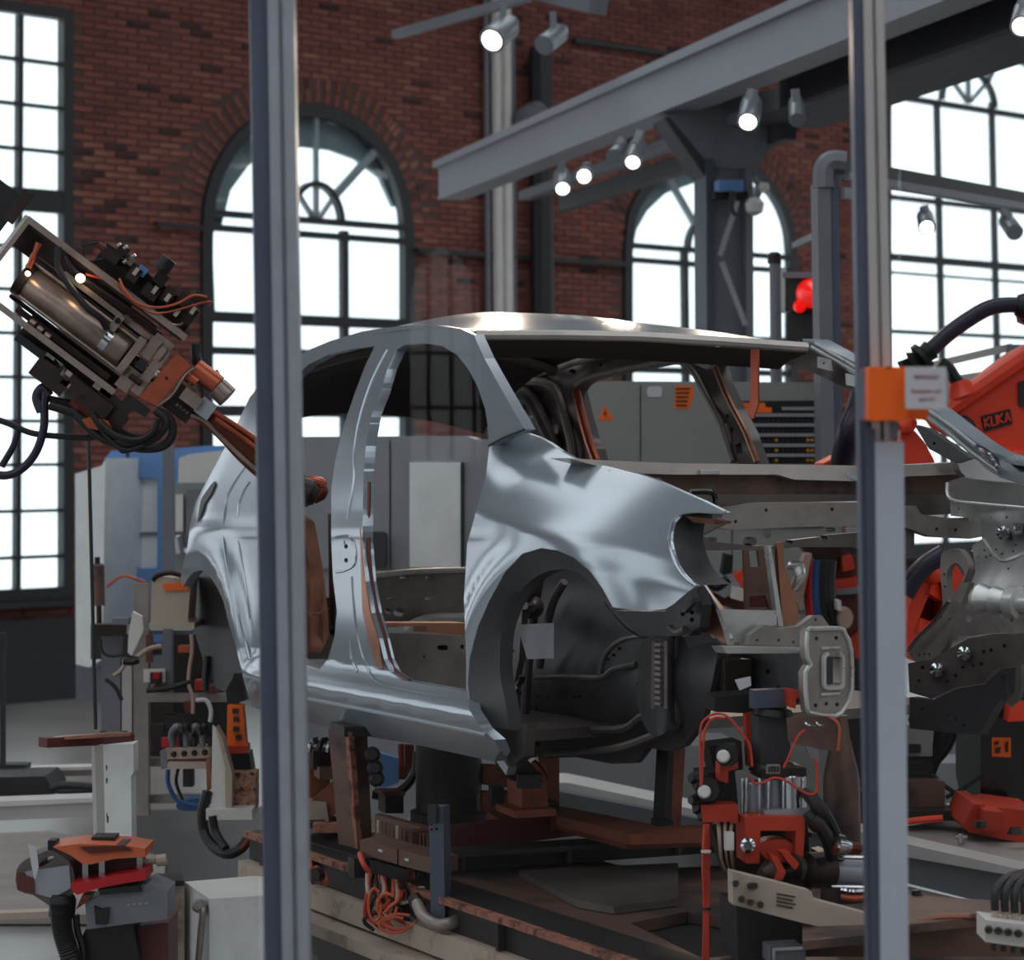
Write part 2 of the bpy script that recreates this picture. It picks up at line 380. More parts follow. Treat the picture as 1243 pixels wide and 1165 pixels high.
# windows
def wbar(b_, p, q, wd, off=-.03, dp=.07):
    """bar on the wall plane between two (t,z) points"""
    a = wp(p[0], p[1], off+dp/2); c = wp(q[0], q[1], off+dp/2); d = (c-a); L = d.length; d.normalize(); s_ = d.cross(wn).normalized()
    b_.rawbox((a+c)/2, d*L, s_*wd, wn*dp)
def wall_off(o_):
    return lambda x, y, off=0: wall(x, y, off+o_)
def window(name, H, frame_w, verts_px, rows_px, small=None, rays=(), refx=300, pane_top=None, crescents=()):
    root_b = MB()
    arc = H if len(H) < 6 else [H[0]]+cm2(H[1:-1], 4, False)+[H[-1]]
    n = len(arc)
    cx = (H[0][0]+H[-1][0])/2; cz = SILL+(max(p[1] for p in H)-SILL)*.5
    inn = []
    for i in range(n):
        a = V((*arc[i-1], 0)); c = V((*arc[(i+1) % n], 0)); p = V((*arc[i], 0))
        d1 = (p-a).normalized(); d2 = (c-p).normalized(); n1 = V((d1.y, -d1.x, 0)); n2 = V((d2.y, -d2.x, 0)); nn = n1+n2; nn = nn/max(.5, nn.length_squared/2)
        inn.append((p.x+nn.x*frame_w, p.y+nn.y*frame_w))
    root_b.slab(lambda a, c, off=0: wp(a, c, off-.04), arc, .10, [inn])
    fr = struct(root_b.to(name, K['frame_dark']))
    def top(t):
        zs = []
        for i in range(n):
            x1, y1 = inn[i]; x2, y2 = inn[i-1]
            if (x1-t)*(x2-t) <= 0 and abs(x1-x2) > 1e-6: zs.append(y1+(y2-y1)*(t-x1)/(x2-x1))
        return max(zs) if zs else SILL
    def side(z_):
        xs = []
        for i in range(n):
            x1, y1 = inn[i]; x2, y2 = inn[i-1]
            if (y1-z_)*(y2-z_) <= 0 and abs(y1-y2) > 1e-6: xs.append(x1+(x2-x1)*(z_-y1)/(y2-y1))
        return (min(xs), max(xs)) if xs else (cx, cx)
    for vx, wv, ztop in verts_px:
        t = tz(vx, 400)[0]; zt = top(t)-.01 if ztop is None else tz(vx, ztop)[1]
        m1 = MB(); wbar(m1, (t, SILL+.02), (t, zt), wv); m1.to('mullion', K['frame_dark'], fr)
    zs = []
    for py, wv, nm in rows_px:
        z_ = tz(refx, py)[1]; x0, x1 = side(z_); zs.append(z_)
        m1 = MB(); wbar(m1, (x0, z_), (x1, z_), wv, -.035 if nm == 'transom' else -.028, .08); m1.to(nm, K['frame_dark'], fr)
    if small:
        sx, sy, rx, ry = small; c0 = tz(sx, sy); r0 = tz(sx+rx, sy)[0]-c0[0]; r1 = tz(sx, sy-ry)[1]-c0[1]
        o = [(c0[0]+r0*math.cos(math.pi*i/16), c0[1]+r1*math.sin(math.pi*i/16)) for i in range(17)]
        i_ = [(c0[0]+(r0-.05)*math.cos(math.pi*i/16), c0[1]+(r1-.05)*math.sin(math.pi*i/16)) for i in range(17)]
        m1 = MB(); m1.slab(lambda a, c, off=0: wp(a, c, off-.035), o+i_[::-1], .08); m1.to('fanlight_arch', K['frame_dark'], fr)
        for a in (45, 90, 135):
            ca, sa = math.cos(math.radians(a)), math.sin(math.radians(a)); m1 = MB()
            wbar(m1, (c0[0]+.02*ca, c0[1]+.02*sa), (c0[0]+(r0-.03)*ca, c0[1]+(r1-.03)*sa), .025); m1.to('glazing_bar', K['steel_grey'], fr)
            tt = [k_ for k_ in range(5, 400) if not inside(inn, c0[0]+k_*.02*ca, c0[1]+k_*.02*sa)]
            m1 = MB(); e = tt[0]*.02 if tt else r0*2
            wbar(m1, (c0[0]+r0*ca, c0[1]+r1*sa), (c0[0]+e*ca, c0[1]+e*sa), .075 if a != 90 else .04, -.02, .05); m1.to('glazing_bar', K['reveal'], fr)
    # panes: one per column between mullions
    ts = sorted([min(p[0] for p in inn)]+[tz(v[0], 400)[0] for v in verts_px]+[max(p[0] for p in inn)])
    zz = sorted(set([SILL]+[round(q, 3) for q in zs]))+[99]
    for t0, t1 in zip(ts, ts[1:]):
        for za, zb in zip(zz, zz[1:]):
            if zb < 99: poly = [(t0, za), (t1, za), (t1, zb), (t0, zb)]
            else:
                ks = [t0+(t1-t0)*j/8 for j in range(9)]; poly = [(t0, za), (t1, za)]+[(k_, max(za+.01, top(min(max(k_, ts[0]+.005), ts[-1]-.005)))) for k_ in reversed(ks)]
            m1 = MB(); m1.slab(lambda a, c, off=0: wp(a, c, off), poly, .006); m1.to('pane', K['pane_glass'], fr)
    # grey outer reveal seen past the glass, upper left
    for cpx in crescents:
        m1 = MB(); m1.slab(wall_off(.10), cpx, .05); m1.to('outer_reveal', K['reveal'], fr)
    # reveal lining beyond the frame
    ar = H if len(H) < 6 else arc
    m1 = MB(); m1.loft([[wp(p[0], p[1], .07) for p in ar], [wp(p[0], p[1], WT+.01) for p in ar]], True, False)
    m1.v += [p+wn*0 for p in []]; m1.to('window_reveal', K['reveal'], fr, fix=False)
    m1 = MB(); m1.rawbox(wp((H[0][0]+H[-1][0])/2, SILL-.03, WT/2-.08), wh*(abs(H[-1][0]-H[0][0])+.1), wn*(WT+.16), V((0, 0, .05))); m1.to('window_sill', K['frame_dark'], fr)
    return fr
window('window_1', H1, .10, [(22, .05, None), (-30, .05, None), (-78, .05, None)], [(74, .03, 'glazing_bar'), (128, .03, 'glazing_bar'), (182, .03, 'glazing_bar'), (243, .2, 'transom'), (300, .03, 'glazing_bar'), (352, .03, 'glazing_bar'), (405, .03, 'glazing_bar'), (458, .03, 'glazing_bar'), (511, .03, 'glazing_bar'), (564, .03, 'glazing_bar'), (620, .03, 'glazing_bar'), (676, .03, 'glazing_bar')], refx=40)
window('window_2', H2, .12, [(418, .075, 280), (337, .075, 280)], [(271, .06, 'transom'), (288, .06, 'transom'), (391, .10, 'transom'), (430, .07, 'glazing_bar'), (500, .1, 'transom'), (560, .05, 'glazing_bar'), (620, .05, 'glazing_bar')], (384, 270, 33, 50), refx=418, crescents=([(250, 274), (252, 240), (262, 205), (290, 164), (326, 143), (368, 133), (412, 142), (450, 166), (480, 205), (492, 250), (486, 250), (470, 215), (440, 192), (410, 181), (375, 177), (340, 182), (310, 200), (288, 230), (277, 274)], [(250, 290), (266, 290), (270, 390), (250, 390)]))
window('window_3', H3, .12, [(832, .075, 300), (905, .075, 300)], [(303, .06, 'transom'), (320, .06, 'transom'), (410, .10, 'transom'), (450, .07, 'glazing_bar'), (512, .1, 'transom'), (570, .05, 'glazing_bar')], (868, 303, 34, 42), refx=832, crescents=([(764, 304), (766, 266), (778, 234), (800, 211), (830, 197), (860, 193), (895, 199), (922, 215), (910, 222), (885, 218), (852, 221), (816, 234), (794, 255), (781, 278), (776, 304)], [(762, 322), (772, 322), (776, 400), (762, 400)]))
window('window_4', H4, .12, [(1143, .06, 125), (1210, .06, 125), (1272, .06, 125)], [(126, .07, 'transom'), (246, .06, 'transom'), (317, .09, 'transom'), (335, .03, 'glazing_bar'), (405, .05, 'glazing_bar'), (470, .05, 'glazing_bar'), (540, .05, 'glazing_bar'), (610, .05, 'glazing_bar')], (1176, 126, 33, 44), refx=1143)
# dark plinth along the wall foot
b = MB(); b.rawbox(wp(0, .35, -.04), wh*60, wn*.1, V((0, 0, .7))); struct(b.to('baseboard_back', K['frame_dark']))
def hp(t, d, z): return W0+wh*t-wn*d+V((0, 0, z))
# floor, other walls, roof with skylights
b = MB(); b.rawbox(hp((HALL_T0+HALL_T1)/2, HALL_D/2, -.1), wh*(HALL_T1-HALL_T0+1), wn*(HALL_D+1), V((0, 0, .2))); struct(b.to('floor', K['floor']))
def openwall(name, mp, L, wins, mt):
    b_ = MB(); b_.slab(mp, [(0, 0), (L, 0), (L, HALL_H), (0, HALL_H)], .4, wins); return struct(b_.to(name, mt))
def aw(x, w_, z0, z1):
    return [(x-w_/2, z0), (x-w_/2, z1)]+[(x-w_/2*math.cos(math.pi*i/10), z1+w_/2*math.sin(math.pi*i/10)) for i in range(1, 10)]+[(x+w_/2, z1), (x+w_/2, z0)]
LW = HALL_T1-HALL_T0
wf = [aw(5+6.2*i, 2.4, 1.2, 4.8) for i in range(9)]
front = openwall('wall_front', lambda a, c, off=0: hp(HALL_T0+a, HALL_D+off, c), LW, wf, K['mortar'])
ws = [aw(3.5+5.2*i, 3.6, .8, 5.4) for i in range(5)]; wl_ = ws+[aw(34.8, 1.65, 2.0, 4.0)]
sl = openwall('wall_left', lambda a, c, off=0: hp(HALL_T0-off, a, c), HALL_D, wl_, K['mortar'])
sr = openwall('wall_right', lambda a, c, off=0: hp(HALL_T1+off, a, c), HALL_D, ws, K['mortar'])
def gridbars(par, mp, wins):
    for wd in wins:
        xs = [p[0] for p in wd]; x0, x1 = min(xs), max(xs); z0 = wd[0][1]; z1 = max(p[1] for p in wd); zs_ = wd[1][1]
        m1 = MB()
        for i in (1, 2, 3):
            x = x0+(x1-x0)*i/4; m1.bar(mp(x, z0, .1), mp(x, z1 if i == 2 else z1-.2, .1), .06)
        k = z0+.7
        while k < zs_+.1: m1.bar(mp(x0, k, .1), mp(x1, k, .1), .05); k += .7
        m1.to('glazing_bars', K['frame_dark'], par)
gridbars(front, lambda a, c, off=0: hp(HALL_T0+a, HALL_D+off, c), wf)
gridbars(sl, lambda a, c, off=0: hp(HALL_T0-off, a, c), wl_); gridbars(wback, lambda a, c, off=0: wp(a, c, off), EXTRA); gridbars(sr, lambda a, c, off=0: hp(HALL_T1+off, a, c), ws)
sky = [[(1.5, 4+7.5*i), (LW-1.5, 4+7.5*i), (LW-1.5, 7.4+7.5*i), (1.5, 7.4+7.5*i)] for i in range(5)]
b = MB(); b.slab(lambda a, c, off=0: hp(HALL_T0+a, c, HALL_H+off), [(0, 0), (LW, 0), (LW, HALL_D), (0, HALL_D)], .25, sky); ceil_ = struct(b.to('ceiling', K['ceiling']))
for s_ in sky:
    for i in range(20):
        x = 1.5+(LW-3)*i/19; m1 = MB(); m1.bar(hp(HALL_T0+x, s_[0][1], HALL_H+.1), hp(HALL_T0+x, s_[2][1], HALL_H+.1), .12, .2); m1.to('roof_purlin', K['beam_dark'], ceil_)
# daylight enters through these openings (portals only guide the sampling of the sky)
def portal(c, ax, ay, nrm):
    ld = bpy.data.lights.new('daylight_portal', 'AREA'); ld.shape = 'RECTANGLE'; ld.size = ax.length; ld.size_y = ay.length; ld.cycles.is_portal = True
    o = bpy.data.objects.new('daylight_portal', ld); COL.objects.link(o); o['kind'] = 'helper'
    x = ax.normalized(); z = -nrm.normalized(); y = z.cross(x); M = Matrix((x, y, z)).transposed().to_4x4(); M.translation = c; o.matrix_world = M
for s_ in sky: portal(hp(HALL_T0+LW/2, (s_[0][1]+s_[2][1])/2, HALL_H+.02), wh*(LW-3), wn*3.4, V((0, 0, -1)))
for w1 in wf: portal(hp(HALL_T0+w1[0][0]+1.2, HALL_D+.02, 3.6), wh*2.4, V((0, 0, 4.8)), wn)
for w1 in ws: portal(hp(HALL_T0-.02, w1[0][0]+1.8, 4.0), wn*3.6, V((0, 0, 6.7)), wh)
for H in [H1, H2, H3, H4]+EXTRA:
    zm = max(p[1] for p in H); portal(wp((H[0][0]+H[-1][0])/2, (SILL+zm)/2, WT+.02), wh*abs(H[-1][0]-H[0][0]), V((0, 0, zm-SILL)), -wn)
# ================================================================ CAR FRAME
YAW = 28.4
Fv = V((math.sin(math.radians(YAW)), -math.cos(math.radians(YAW)), 0)); Lv = V((math.cos(math.radians(YAW)), math.sin(math.radians(YAW)), 0))
CZ = 1.02
O_ = P(655, 690, 6.5); O_ = V((O_.x, O_.y, CZ))
def C(u, v, z): return O_+Fv*u+Lv*v+V((0, 0, z))
def cv(px, py, v, off=0.0):
    """pixel onto the lengthwise plane v (off moves inboard)"""
    r = ray(px, py); t = (v-(CAM-O_).dot(Lv))/r.dot(Lv); return CAM+r*t+Lv*off
def cu(px, py, u, off=0.0):
    """pixel onto the crosswise plane u (off moves rearward)"""
    r = ray(px, py); t = (u-(CAM-O_).dot(Fv))/r.dot(Fv); return CAM+r*t-Fv*off
def uvz(p): q = p-O_; return (q.dot(Fv), q.dot(Lv), q.z)
def sm(x): x = max(0.0, min(1.0, x)); return x*x*(3-2*x)
def g_side(u, z, rock=1.0):
    v = .44*(z-.5)**2 if z > .5 else .02*((.5-z)/.3)**2
    if z < .37 and rock:
        k = rock*sm((u+2.1)/.25)
        v += k*(-.050*sm((.37-z)/.08)+(.55*(.28-z) if z < .28 else 0))
    if u < -2.45: v += .45*(-u-2.45)**2
    for cx, cz in ((0, .33), (-2.45, .28)):
        r = math.hypot(u-cx, z-cz); v -= .028*math.exp(-((r-.42)/.07)**2)*(sm((z-.15)/.2) if cx < -1 or not rock else sm((z-.34)/.15))
    v -= .012*math.exp(-((z-.80-.02*u)/.035)**2)*sm((-u-.2)*3+1)
    return v
def g_fender(u, z):
    zt = .955-.20*u; v = g_side(u, z, 0)
    k = max(0, (z-(zt-.20))/.20)
    v += .15*k*k*sm((u+.62)/.3)
    v += .50*max(0, u-.08)**2
    v -= .010*math.exp(-((z-(.80-.10*u))/.03)**2)
    return v
def onsurf(gf):
    def f(px, py, off=0.0):
        r = ray(px, py); o = CAM-O_; a = r.dot(Lv); b0 = o.dot(Lv)
        def h(v):
            t = (v-b0)/a; q = o+r*t; return v-gf(q.dot(Fv), q.z)
        v = -.12; d = .01; hv = h(v); best = (-9, 0); ok = False
        while v < .7:
            h2 = h(v+d)
            if hv <= 0 < h2: ok = True; break
            if h2 > best[0]: best = (h2, v+d)
            v += d; hv = h2
        if not ok: v = best[1]-d/2
        lo, hi = v, v+d
        for _ in range(12):
            mid = (lo+hi)/2
            if h(mid) > 0: hi = mid
            else: lo = mid
        t = (lo-b0)/a; q = CAM+r*t
        return q+Lv*off
    def nrm(p):
        u, v, z = uvz(p); e = .004
        du = (gf(u+e, z)-gf(u-e, z))/(2*e); dz = (gf(u, z+e)-gf(u, z-e))/(2*e)
        return -(Lv-Fv*du-V((0, 0, 1))*dz).normalized()
    f.normal = nrm; return f
S = onsurf(g_side); FD = onsurf(g_fender)
car = thing('car_body', 'bare silver-blue car body shell without doors, hood or wheels', 'car body')
# ---- roof
def lerp(a, b, t): return a+(b-a)*t
rail_px = [(578, 402), (545, 398), (500, 399), (455, 406), (410, 416), (374, 432), (350, 448), (330, 468), (312, 492), (297, 520)]
near = [uvz(cv(x, y, .36)) for x, y in rail_px]
hdr = [uvz(cv(x, y, v)) for x, y, v in ((578, 402, .36), (680, 402, .60), (780, 404, .86), (880, 410, 1.11), (980, 417, 1.36))]
secs = []
for i, q in enumerate(near):
    row = []; s_ = i/(len(near)-1); wgt = max(0, 1-i/3)
    for j in range(17):
        t = j/16; v = .36+1.0*t
        hj = t*4; k = min(3, int(hj)); hu = lerp(hdr[k][0], hdr[k+1][0], hj-k)-hdr[0][0]; hz = lerp(hdr[k][2], hdr[k+1][2], hj-k)-hdr[0][2]
        cr_ = .085*(1-(2*t-1)**2)*(1-wgt)
        row.append(C(q[0]+hu*wgt-.10*(1-(2*t-1)**2)*sm(i-6), v, q[2]+(hz)*wgt+cr_*(1 if i < 7 else 1)))
    secs.append(row)
b = MB(); dn = V((0, 0, -.012))
n0 = len(secs[0])
b.loft(secs, False, False); b.to('roof_panel', K['body_paint'], car, label='silver roof panel')
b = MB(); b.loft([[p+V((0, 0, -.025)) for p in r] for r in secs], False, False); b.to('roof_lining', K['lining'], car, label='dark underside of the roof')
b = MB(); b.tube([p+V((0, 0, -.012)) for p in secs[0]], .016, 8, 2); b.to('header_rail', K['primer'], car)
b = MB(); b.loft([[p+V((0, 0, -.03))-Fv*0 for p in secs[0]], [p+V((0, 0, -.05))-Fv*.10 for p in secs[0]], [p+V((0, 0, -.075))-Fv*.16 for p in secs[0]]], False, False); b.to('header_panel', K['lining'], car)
for u_ in (3, 5):
    b = MB(); b.tube([p+V((0, 0, -.04)) for p in secs[u_]], .022, 6, 1); b.to('roof_bow', K['body_mid'], car)
# ---- near side frame
side_out = [(222, 712), (219, 702), (222, 686), (228, 661), (230, 642), (233, 625), (238, 608), (246, 593), (263, 562), (285, 520), (303, 482), (325, 457), (352, 436), (374, 425), (400, 414), (440, 402), (490, 395), (530, 395), (560, 399), (575, 406),
            (588, 435), (604, 464), (621, 494), (637, 521), (630, 524), (612, 531), (594, 541), (592, 517), (589, 497), (580, 470), (569, 449), (555, 431), (537, 420), (512, 416), (490, 419), (481, 425),
            (470, 448), (462, 476), (451, 503), (444, 541), (441, 586), (440, 655), (444, 706), (451, 744), (460, 775), (466, 800), (474, 816), (490, 826), (530, 833), (566, 840), (570, 862), (584, 884), (600, 898), (606, 912), (600, 924), (562, 916),
            (497, 902), (418, 889), (361, 873), (330, 866), (306, 858), (297, 830), (290, 800), (284, 778), (276, 750), (271, 729), (263, 712), (254, 698), (244, 692), (235, 694), (228, 702)]
rear_hole = [(455, 420), (425, 424), (397, 431), (375, 442), (357, 458), (345, 477), (336, 500), (329, 540), (325, 600), (328, 680), (334, 745), (345, 783), (357, 797), (370, 806), (388, 812), (398, 800), (406, 772), (409, 742), (404, 700), (402, 655), (402, 593), (407, 558), (417, 517), (431, 476), (444, 442)]
b = MB(); b.slab(S, side_out, .035, [rear_hole, circ(420, 663, 2.5, 3, 8), circ(420, 680, 2.5, 3, 8)], 7); b.to('side_frame', K['body_paint'], car, angle=50)
def bead(px, r=.004, m_='body_paint', nm='flange_bead', f=S, off=0, par=car, k=4):
    b = MB(); b.tube([f(x, y, off) for x, y in px], r, 6, k); return b.to(nm, K[m_], par)
for px in ([(303, 560), (282, 590), (274, 612), (272, 655), (277, 690), (287, 735), (297, 775), (303, 800)], [(303, 585), (294, 600), (289, 620), (290, 660), (298, 710), (304, 750)],
           [(470, 425), (452, 460), (437, 505), (430, 545), (430, 580), (424, 620), (418, 660)], [(427, 700), (430, 740), (436, 780), (446, 810), (460, 828), (500, 838), (560, 848)],
           [(425, 775), (427, 800), (434, 815)], [(408, 652), (424, 651), (431, 664), (431, 684), (420, 692), (408, 694)]):
    bead(px, .0045)
bead([(357, 845), (420, 857), (500, 873), (590, 892)], .006)
bead([(441, 586), (440, 655), (444, 706), (451, 744), (460, 775), (466, 800), (474, 816), (490, 826)], .006, 'dark_red', 'seal_strip', S, .02)
b = MB(); b.slab(lambda x, y, o=0: S(x, y, o-.012), [(441, 640), (446, 700), (453, 742), (463, 778), (468, 812), (462, 808), (452, 780), (444, 740)], .004); b.to('flange_strip', K['body_warm'], car)
# tail lamp recess
b = MB(); b.slab(lambda x, y, o=0: S(x, y, o-.006), [(262, 584), (258, 588), (246, 605), (243, 620), (242, 634), (245, 628), (250, 612), (259, 598), (263, 588)], .004); b.to('lamp_recess', K['black'], car, label='dark tail lamp slot')
# ---- near fender
f_out = [(594, 541), (612, 532), (630, 525), (641, 526), (655, 531), (668, 538), (682, 548), (695, 555), (718, 562), (743, 567), (778, 576), (800, 584), (820, 593), (838, 601), (854, 608), (870, 616), (882, 622),
         (865, 622), (844, 621), (824, 625), (816, 634), (813, 645), (812, 657), (815, 670), (821, 686), (828, 697), (836, 705), (845, 711), (838, 716), (828, 724), (818, 733), (808, 739), (790, 741), (774, 741), (744, 737),
         (731, 714), (717, 694), (697, 677), (677, 668), (657, 665), (634, 672), (613, 694), (593, 731), (580, 761), (570, 800), (568, 830), (571, 858), (578, 886), (570, 884), (567, 844), (565, 778), (563, 727), (566, 680), (567, 660), (577, 624), (590, 577)]
b = MB(); b.slab(FD, f_out, .012, (), 6); b.to('fender', K['body_paint'], car, angle=60)
lo_ = [(578, 886), (571, 858), (568, 830), (570, 800), (580, 761), (593, 731), (613, 694), (634, 672), (657, 665), (677, 668), (697, 677), (717, 694), (731, 714), (742, 737)]
li_ = [(598, 884), (593, 850), (588, 825), (587, 797), (590, 765), (601, 735), (618, 711), (637, 697), (656, 692), (674, 693), (690, 702), (706, 717), (716, 727), (724, 737)]
o1 = catmull([FD(*p) for p in lo_], 4); i1 = catmull([FD(*p, .05) for p in li_], 4)
b = MB(); b.loft([o1, [a.lerp(c, .5)+Lv*.005 for a, c in zip(o1, i1)], i1, [p+Lv*.04 for p in i1]], False, False); b.to('wheel_arch_lip', K['lip_shade'], car, label='rolled lip round the front wheel arch')  # darker grey puts the shade of the downward-facing lip into its colour
# black seam, fender tip underside, headlamp opening edge
bead([(594, 541), (612, 531), (630, 524), (637, 521)], .0035, 'black', 'panel_gap', S, -.002)
he = [(882, 622), (865, 622), (844, 621), (824, 625), (816, 634), (813, 645), (812, 657), (815, 670), (821, 686), (828, 697), (836, 705), (845, 711)]
e1 = catmull([FD(*p) for p in he], 4)
b = MB(); b.loft([e1, [p+Lv*.05-Fv*.015 for p in e1], [p+Lv*.12-Fv*.03 for p in e1]], False, False); b.to('headlamp_opening', K['body_dark'], car, label='dark flange inside the headlamp opening')
bead(he, .004, 'body_paint', 'opening_rim', FD)
def pv(v): return lambda x, y, off=0: cv(x, y, v, off)
def pu(u): return lambda x, y, off=0: cu(x, y, u, off)
def holes(l, r=2.2): return [circ(x, y, r, r*1.1, 7) for x, y in l]
def sheet(nm, mt, mp, out, th=.02, hl=(), grid=None, label=None, angle=32):
    b_ = MB(); b_.slab(mp, out, th, hl, grid); return b_.to(nm, K[mt], car, label=label, angle=angle)
# ---- far side seen through the windscreen
def wave(v, amp=.02, L=40):
    return lambda x, y, off=0: cv(x, y, v+amp*math.sin(x/L*3)*math.cos(y/L*2.3), off)
far_out = [(604, 455), (600, 407), (640, 408), (800, 410), (985, 417), (1012, 434), (1043, 449), (1123, 500), (1123, 510), (1041, 478), (998, 457), (964, 444), (923, 438), (868, 439), (876, 467), (890, 496), (905, 525), (923, 575), (923, 600), (600, 600), (610, 520)]
hole1 = [(699, 474), (704, 467), (712, 462), (742, 454), (778, 447), (807, 442), (825, 443), (840, 456), (858, 489), (872, 517), (881, 543), (889, 585), (730, 585), (721, 545), (715, 536), (706, 503)]
sheet('far_side_frame', 'body_mid', wave(1.42), far_out, .05, [hole1, circ(665, 464, 5, 6, 8), circ(695, 451, 5, 3.5, 8), circ(770, 431, 3, 4, 8), circ(796, 427, 4, 5, 8), circ(839, 437, 5, 4, 8), circ(729, 443, 2.5, 2.5, 7), [(892, 540), (899, 537), (902, 549), (895, 552)], circ(883, 505, 2, 3, 6), circ(888, 522, 2, 4, 6), circ(880, 512, 1.5, 2, 6), circ(640, 500, 7, 12, 9), circ(672, 520, 6, 14, 9), circ(655, 545, 5, 6, 8)], 12, label='bare metal inner frame of the far side')
for px, m_, r in (([(699, 474), (706, 503), (715, 536), (724, 560)], 'copper', .016), ([(866, 440), (876, 467), (890, 496), (905, 525), (919, 561)], 'body_warm', .010),
                  ([(600, 470), (640, 480), (664, 520), (680, 558)], 'body_mid', .03), ([(633, 462), (672, 470), (690, 520), (697, 560)], 'body_inner', .018), ([(640, 458), (700, 440), (760, 426), (840, 416), (930, 424)], 'body_inner', .012),
                  ([(699, 468), (712, 459), (742, 451), (778, 444), (807, 439), (828, 440), (843, 453), (861, 486), (875, 514), (884, 543), (890, 560)], 'body_inner', .010)):
    b = MB(); b.tube([cv(x, y, 1.40) for x, y in px], r, 8, 4); b.to('frame_flange', K[m_], car)
sheet('pillar_gusset', 'body_silver', pv(1.36), [(826, 422), (846, 416), (868, 420), (872, 434), (858, 448), (836, 440)], .02, holes([(843, 430)], 3))
sheet('header_bracket', 'body_silver', pv(1.36), [(992, 433), (1006, 437), (1008, 450), (992, 446)], .01, holes([(1000, 441)], 1.5)); sheet('header_bracket', 'body_silver', pv(1.36), [(1026, 453), (1042, 458), (1042, 470), (1027, 467)], .01)
sheet('hanging_strap', 'copper', pv(1.1), [(911, 424), (920, 424), (920, 490), (914, 508), (907, 506), (911, 480)], .006, label='copper coloured strap hanging from the header')
ap = [(974, 411), (985, 412), (1012, 427), (1045, 443), (1090, 468), (1133, 497), (1160, 518), (1184, 536), (1202, 548), (1243, 561), (1262, 566), (1262, 592), (1235, 586), (1215, 580), (1198, 570), (1178, 552), (1150, 527), (1120, 506), (1085, 483), (1041, 457), (1008, 439), (976, 420)]
sheet('windscreen_pillar', 'body_paint', lambda x, y, o=0: cv(x, y, 1.40+.0, o), ap, .07, [[(1187, 540), (1200, 546), (1212, 556), (1214, 564), (1206, 566), (1196, 556)], [(1226, 563), (1245, 566), (1250, 573), (1238, 573)]], None, label='far windscreen pillar running down to the hood hinge')
for px in ([(990, 417), (1043, 448), (1133, 502), (1184, 541)], [(985, 421), (1043, 454), (1123, 504), (1178, 548), (1215, 575)]):
    b = MB(); b.tube([cv(x, y, 1.385) for x, y in px], .006, 6, 3); b.to('flange_bead', K['body_silver'], car)
b = MB()
for k_ in range(3): b.tube([cv(1190+k_*5, 545+k_*7, 1.37), cv(1202+k_*4, 552+k_*7, 1.33), cv(1206+k_*4, 562+k_*6, 1.36)], .005, 6)
b.to('hinge_clip', K['chrome'], car)
sheet('cowl_corner', 'body_silver', pu(-.05), [(1160, 556), (1178, 552), (1200, 568), (1222, 580), (1243, 588), (1220, 592), (1180, 586), (1166, 572)], .03, (), 10)
sheet('inner_far_rail', 'body_dark', pv(1.33), [(1110, 516), (1125, 520), (1178, 556), (1160, 562), (1128, 545)], .02, holes([(1134, 538)], 2))
# ---- cowl and cross members
def cowlmap(u, amp=.015): return lambda x, y, off=0: cu(x, y, u+.10*math.sin(max(0, min(1, (x-690)/500))*math.pi), off)
sheet('cowl_top', 'primer', cowlmap(-.12), [(690, 556), (740, 559), (820, 562), (1047, 565), (1110, 564), (1184, 560), (1192, 570), (1184, 575), (1102, 578), (1080, 584), (1040, 584), (964, 582), (944, 576), (820, 576), (760, 574), (720, 564)], .10, [], 20)
sheet('cowl_shelf', 'plate_brown', cowlmap(-.16), [(745, 573), (1192, 573), (1192, 603), (1160, 606), (840, 606), (790, 592)], .03, (), 30)
for x in (970, 1000, 1030): b = MB(); b.box(cu(x, 577, -.04), (.05, .012, .012), YAW, ry=25); b.to('cowl_clip', K['chrome'], car)
for x in (750, 860): b = MB(); b.box(cu(x, 573, -.03), (.06, .02, .012), YAW); b.to('cowl_clip', K['chrome'], car)
b = MB(); b.tube([cu(838, 597, .02), cu(862, 597, .03), cu(868, 604, .03), cu(866, 613, .03), cu(848, 612, .02)], .008, 6, 3); b.to('hood_latch', K['black_gloss'], car)
b = MB(); b.tube([cu(770, 586, -.03), cu(788, 590, -.02), cu(800, 588, -.03)], .02, 8); b.to('wiper_mount', K['black'], car)
sheet('dash_beam', 'body_inner', cowlmap(-.06), [(878, 622), (885, 616), (916, 612), (1047, 610), (1099, 616), (1112, 614), (1118, 624), (1150, 629), (1194, 628), (1200, 650), (1177, 654), (1136, 652), (1099, 640), (1045, 638), (960, 640), (889, 643), (872, 640)], .05, holes([(893, 633), (984, 629), (1041, 627), (930, 619), (1010, 618), (1137, 642), (1160, 643)], 2), 14)
bead2 = MB(); bead2.tube([cu(x, y, -.03) for x, y in ((885, 617), (916, 612), (980, 611), (1047, 610))], .005, 6); bead2.to('flange_bead', K['body_silver'], car)
sheet('dash_lower', 'body_mid', cowlmap(-.09), [(833, 640), (872, 636), (1050, 634), (1110, 640), (1110, 672), (1060, 668), (1040, 664), (960, 664), (880, 668), (836, 668)], .03, holes([(914, 657), (1000, 654), (958, 660)], 5)+holes([(1012, 643), (868, 655)], 2.5), 14)
sheet('dash_upper', 'body_mid', cowlmap(-.14), [(820, 600), (1192, 600), (1192, 622), (820, 640)], .02, (), 30)
b = MB(); b.cyl(cu(931, 648, .0), cu(931, 648, -.05), .012, 8); b.to('stud', K['chrome'], car)
sheet('hood_support', 'body_mid', pv(.45), [(838, 640), (868, 628), (886, 632), (862, 644), (846, 652), (834, 662)], .01, (), 8)
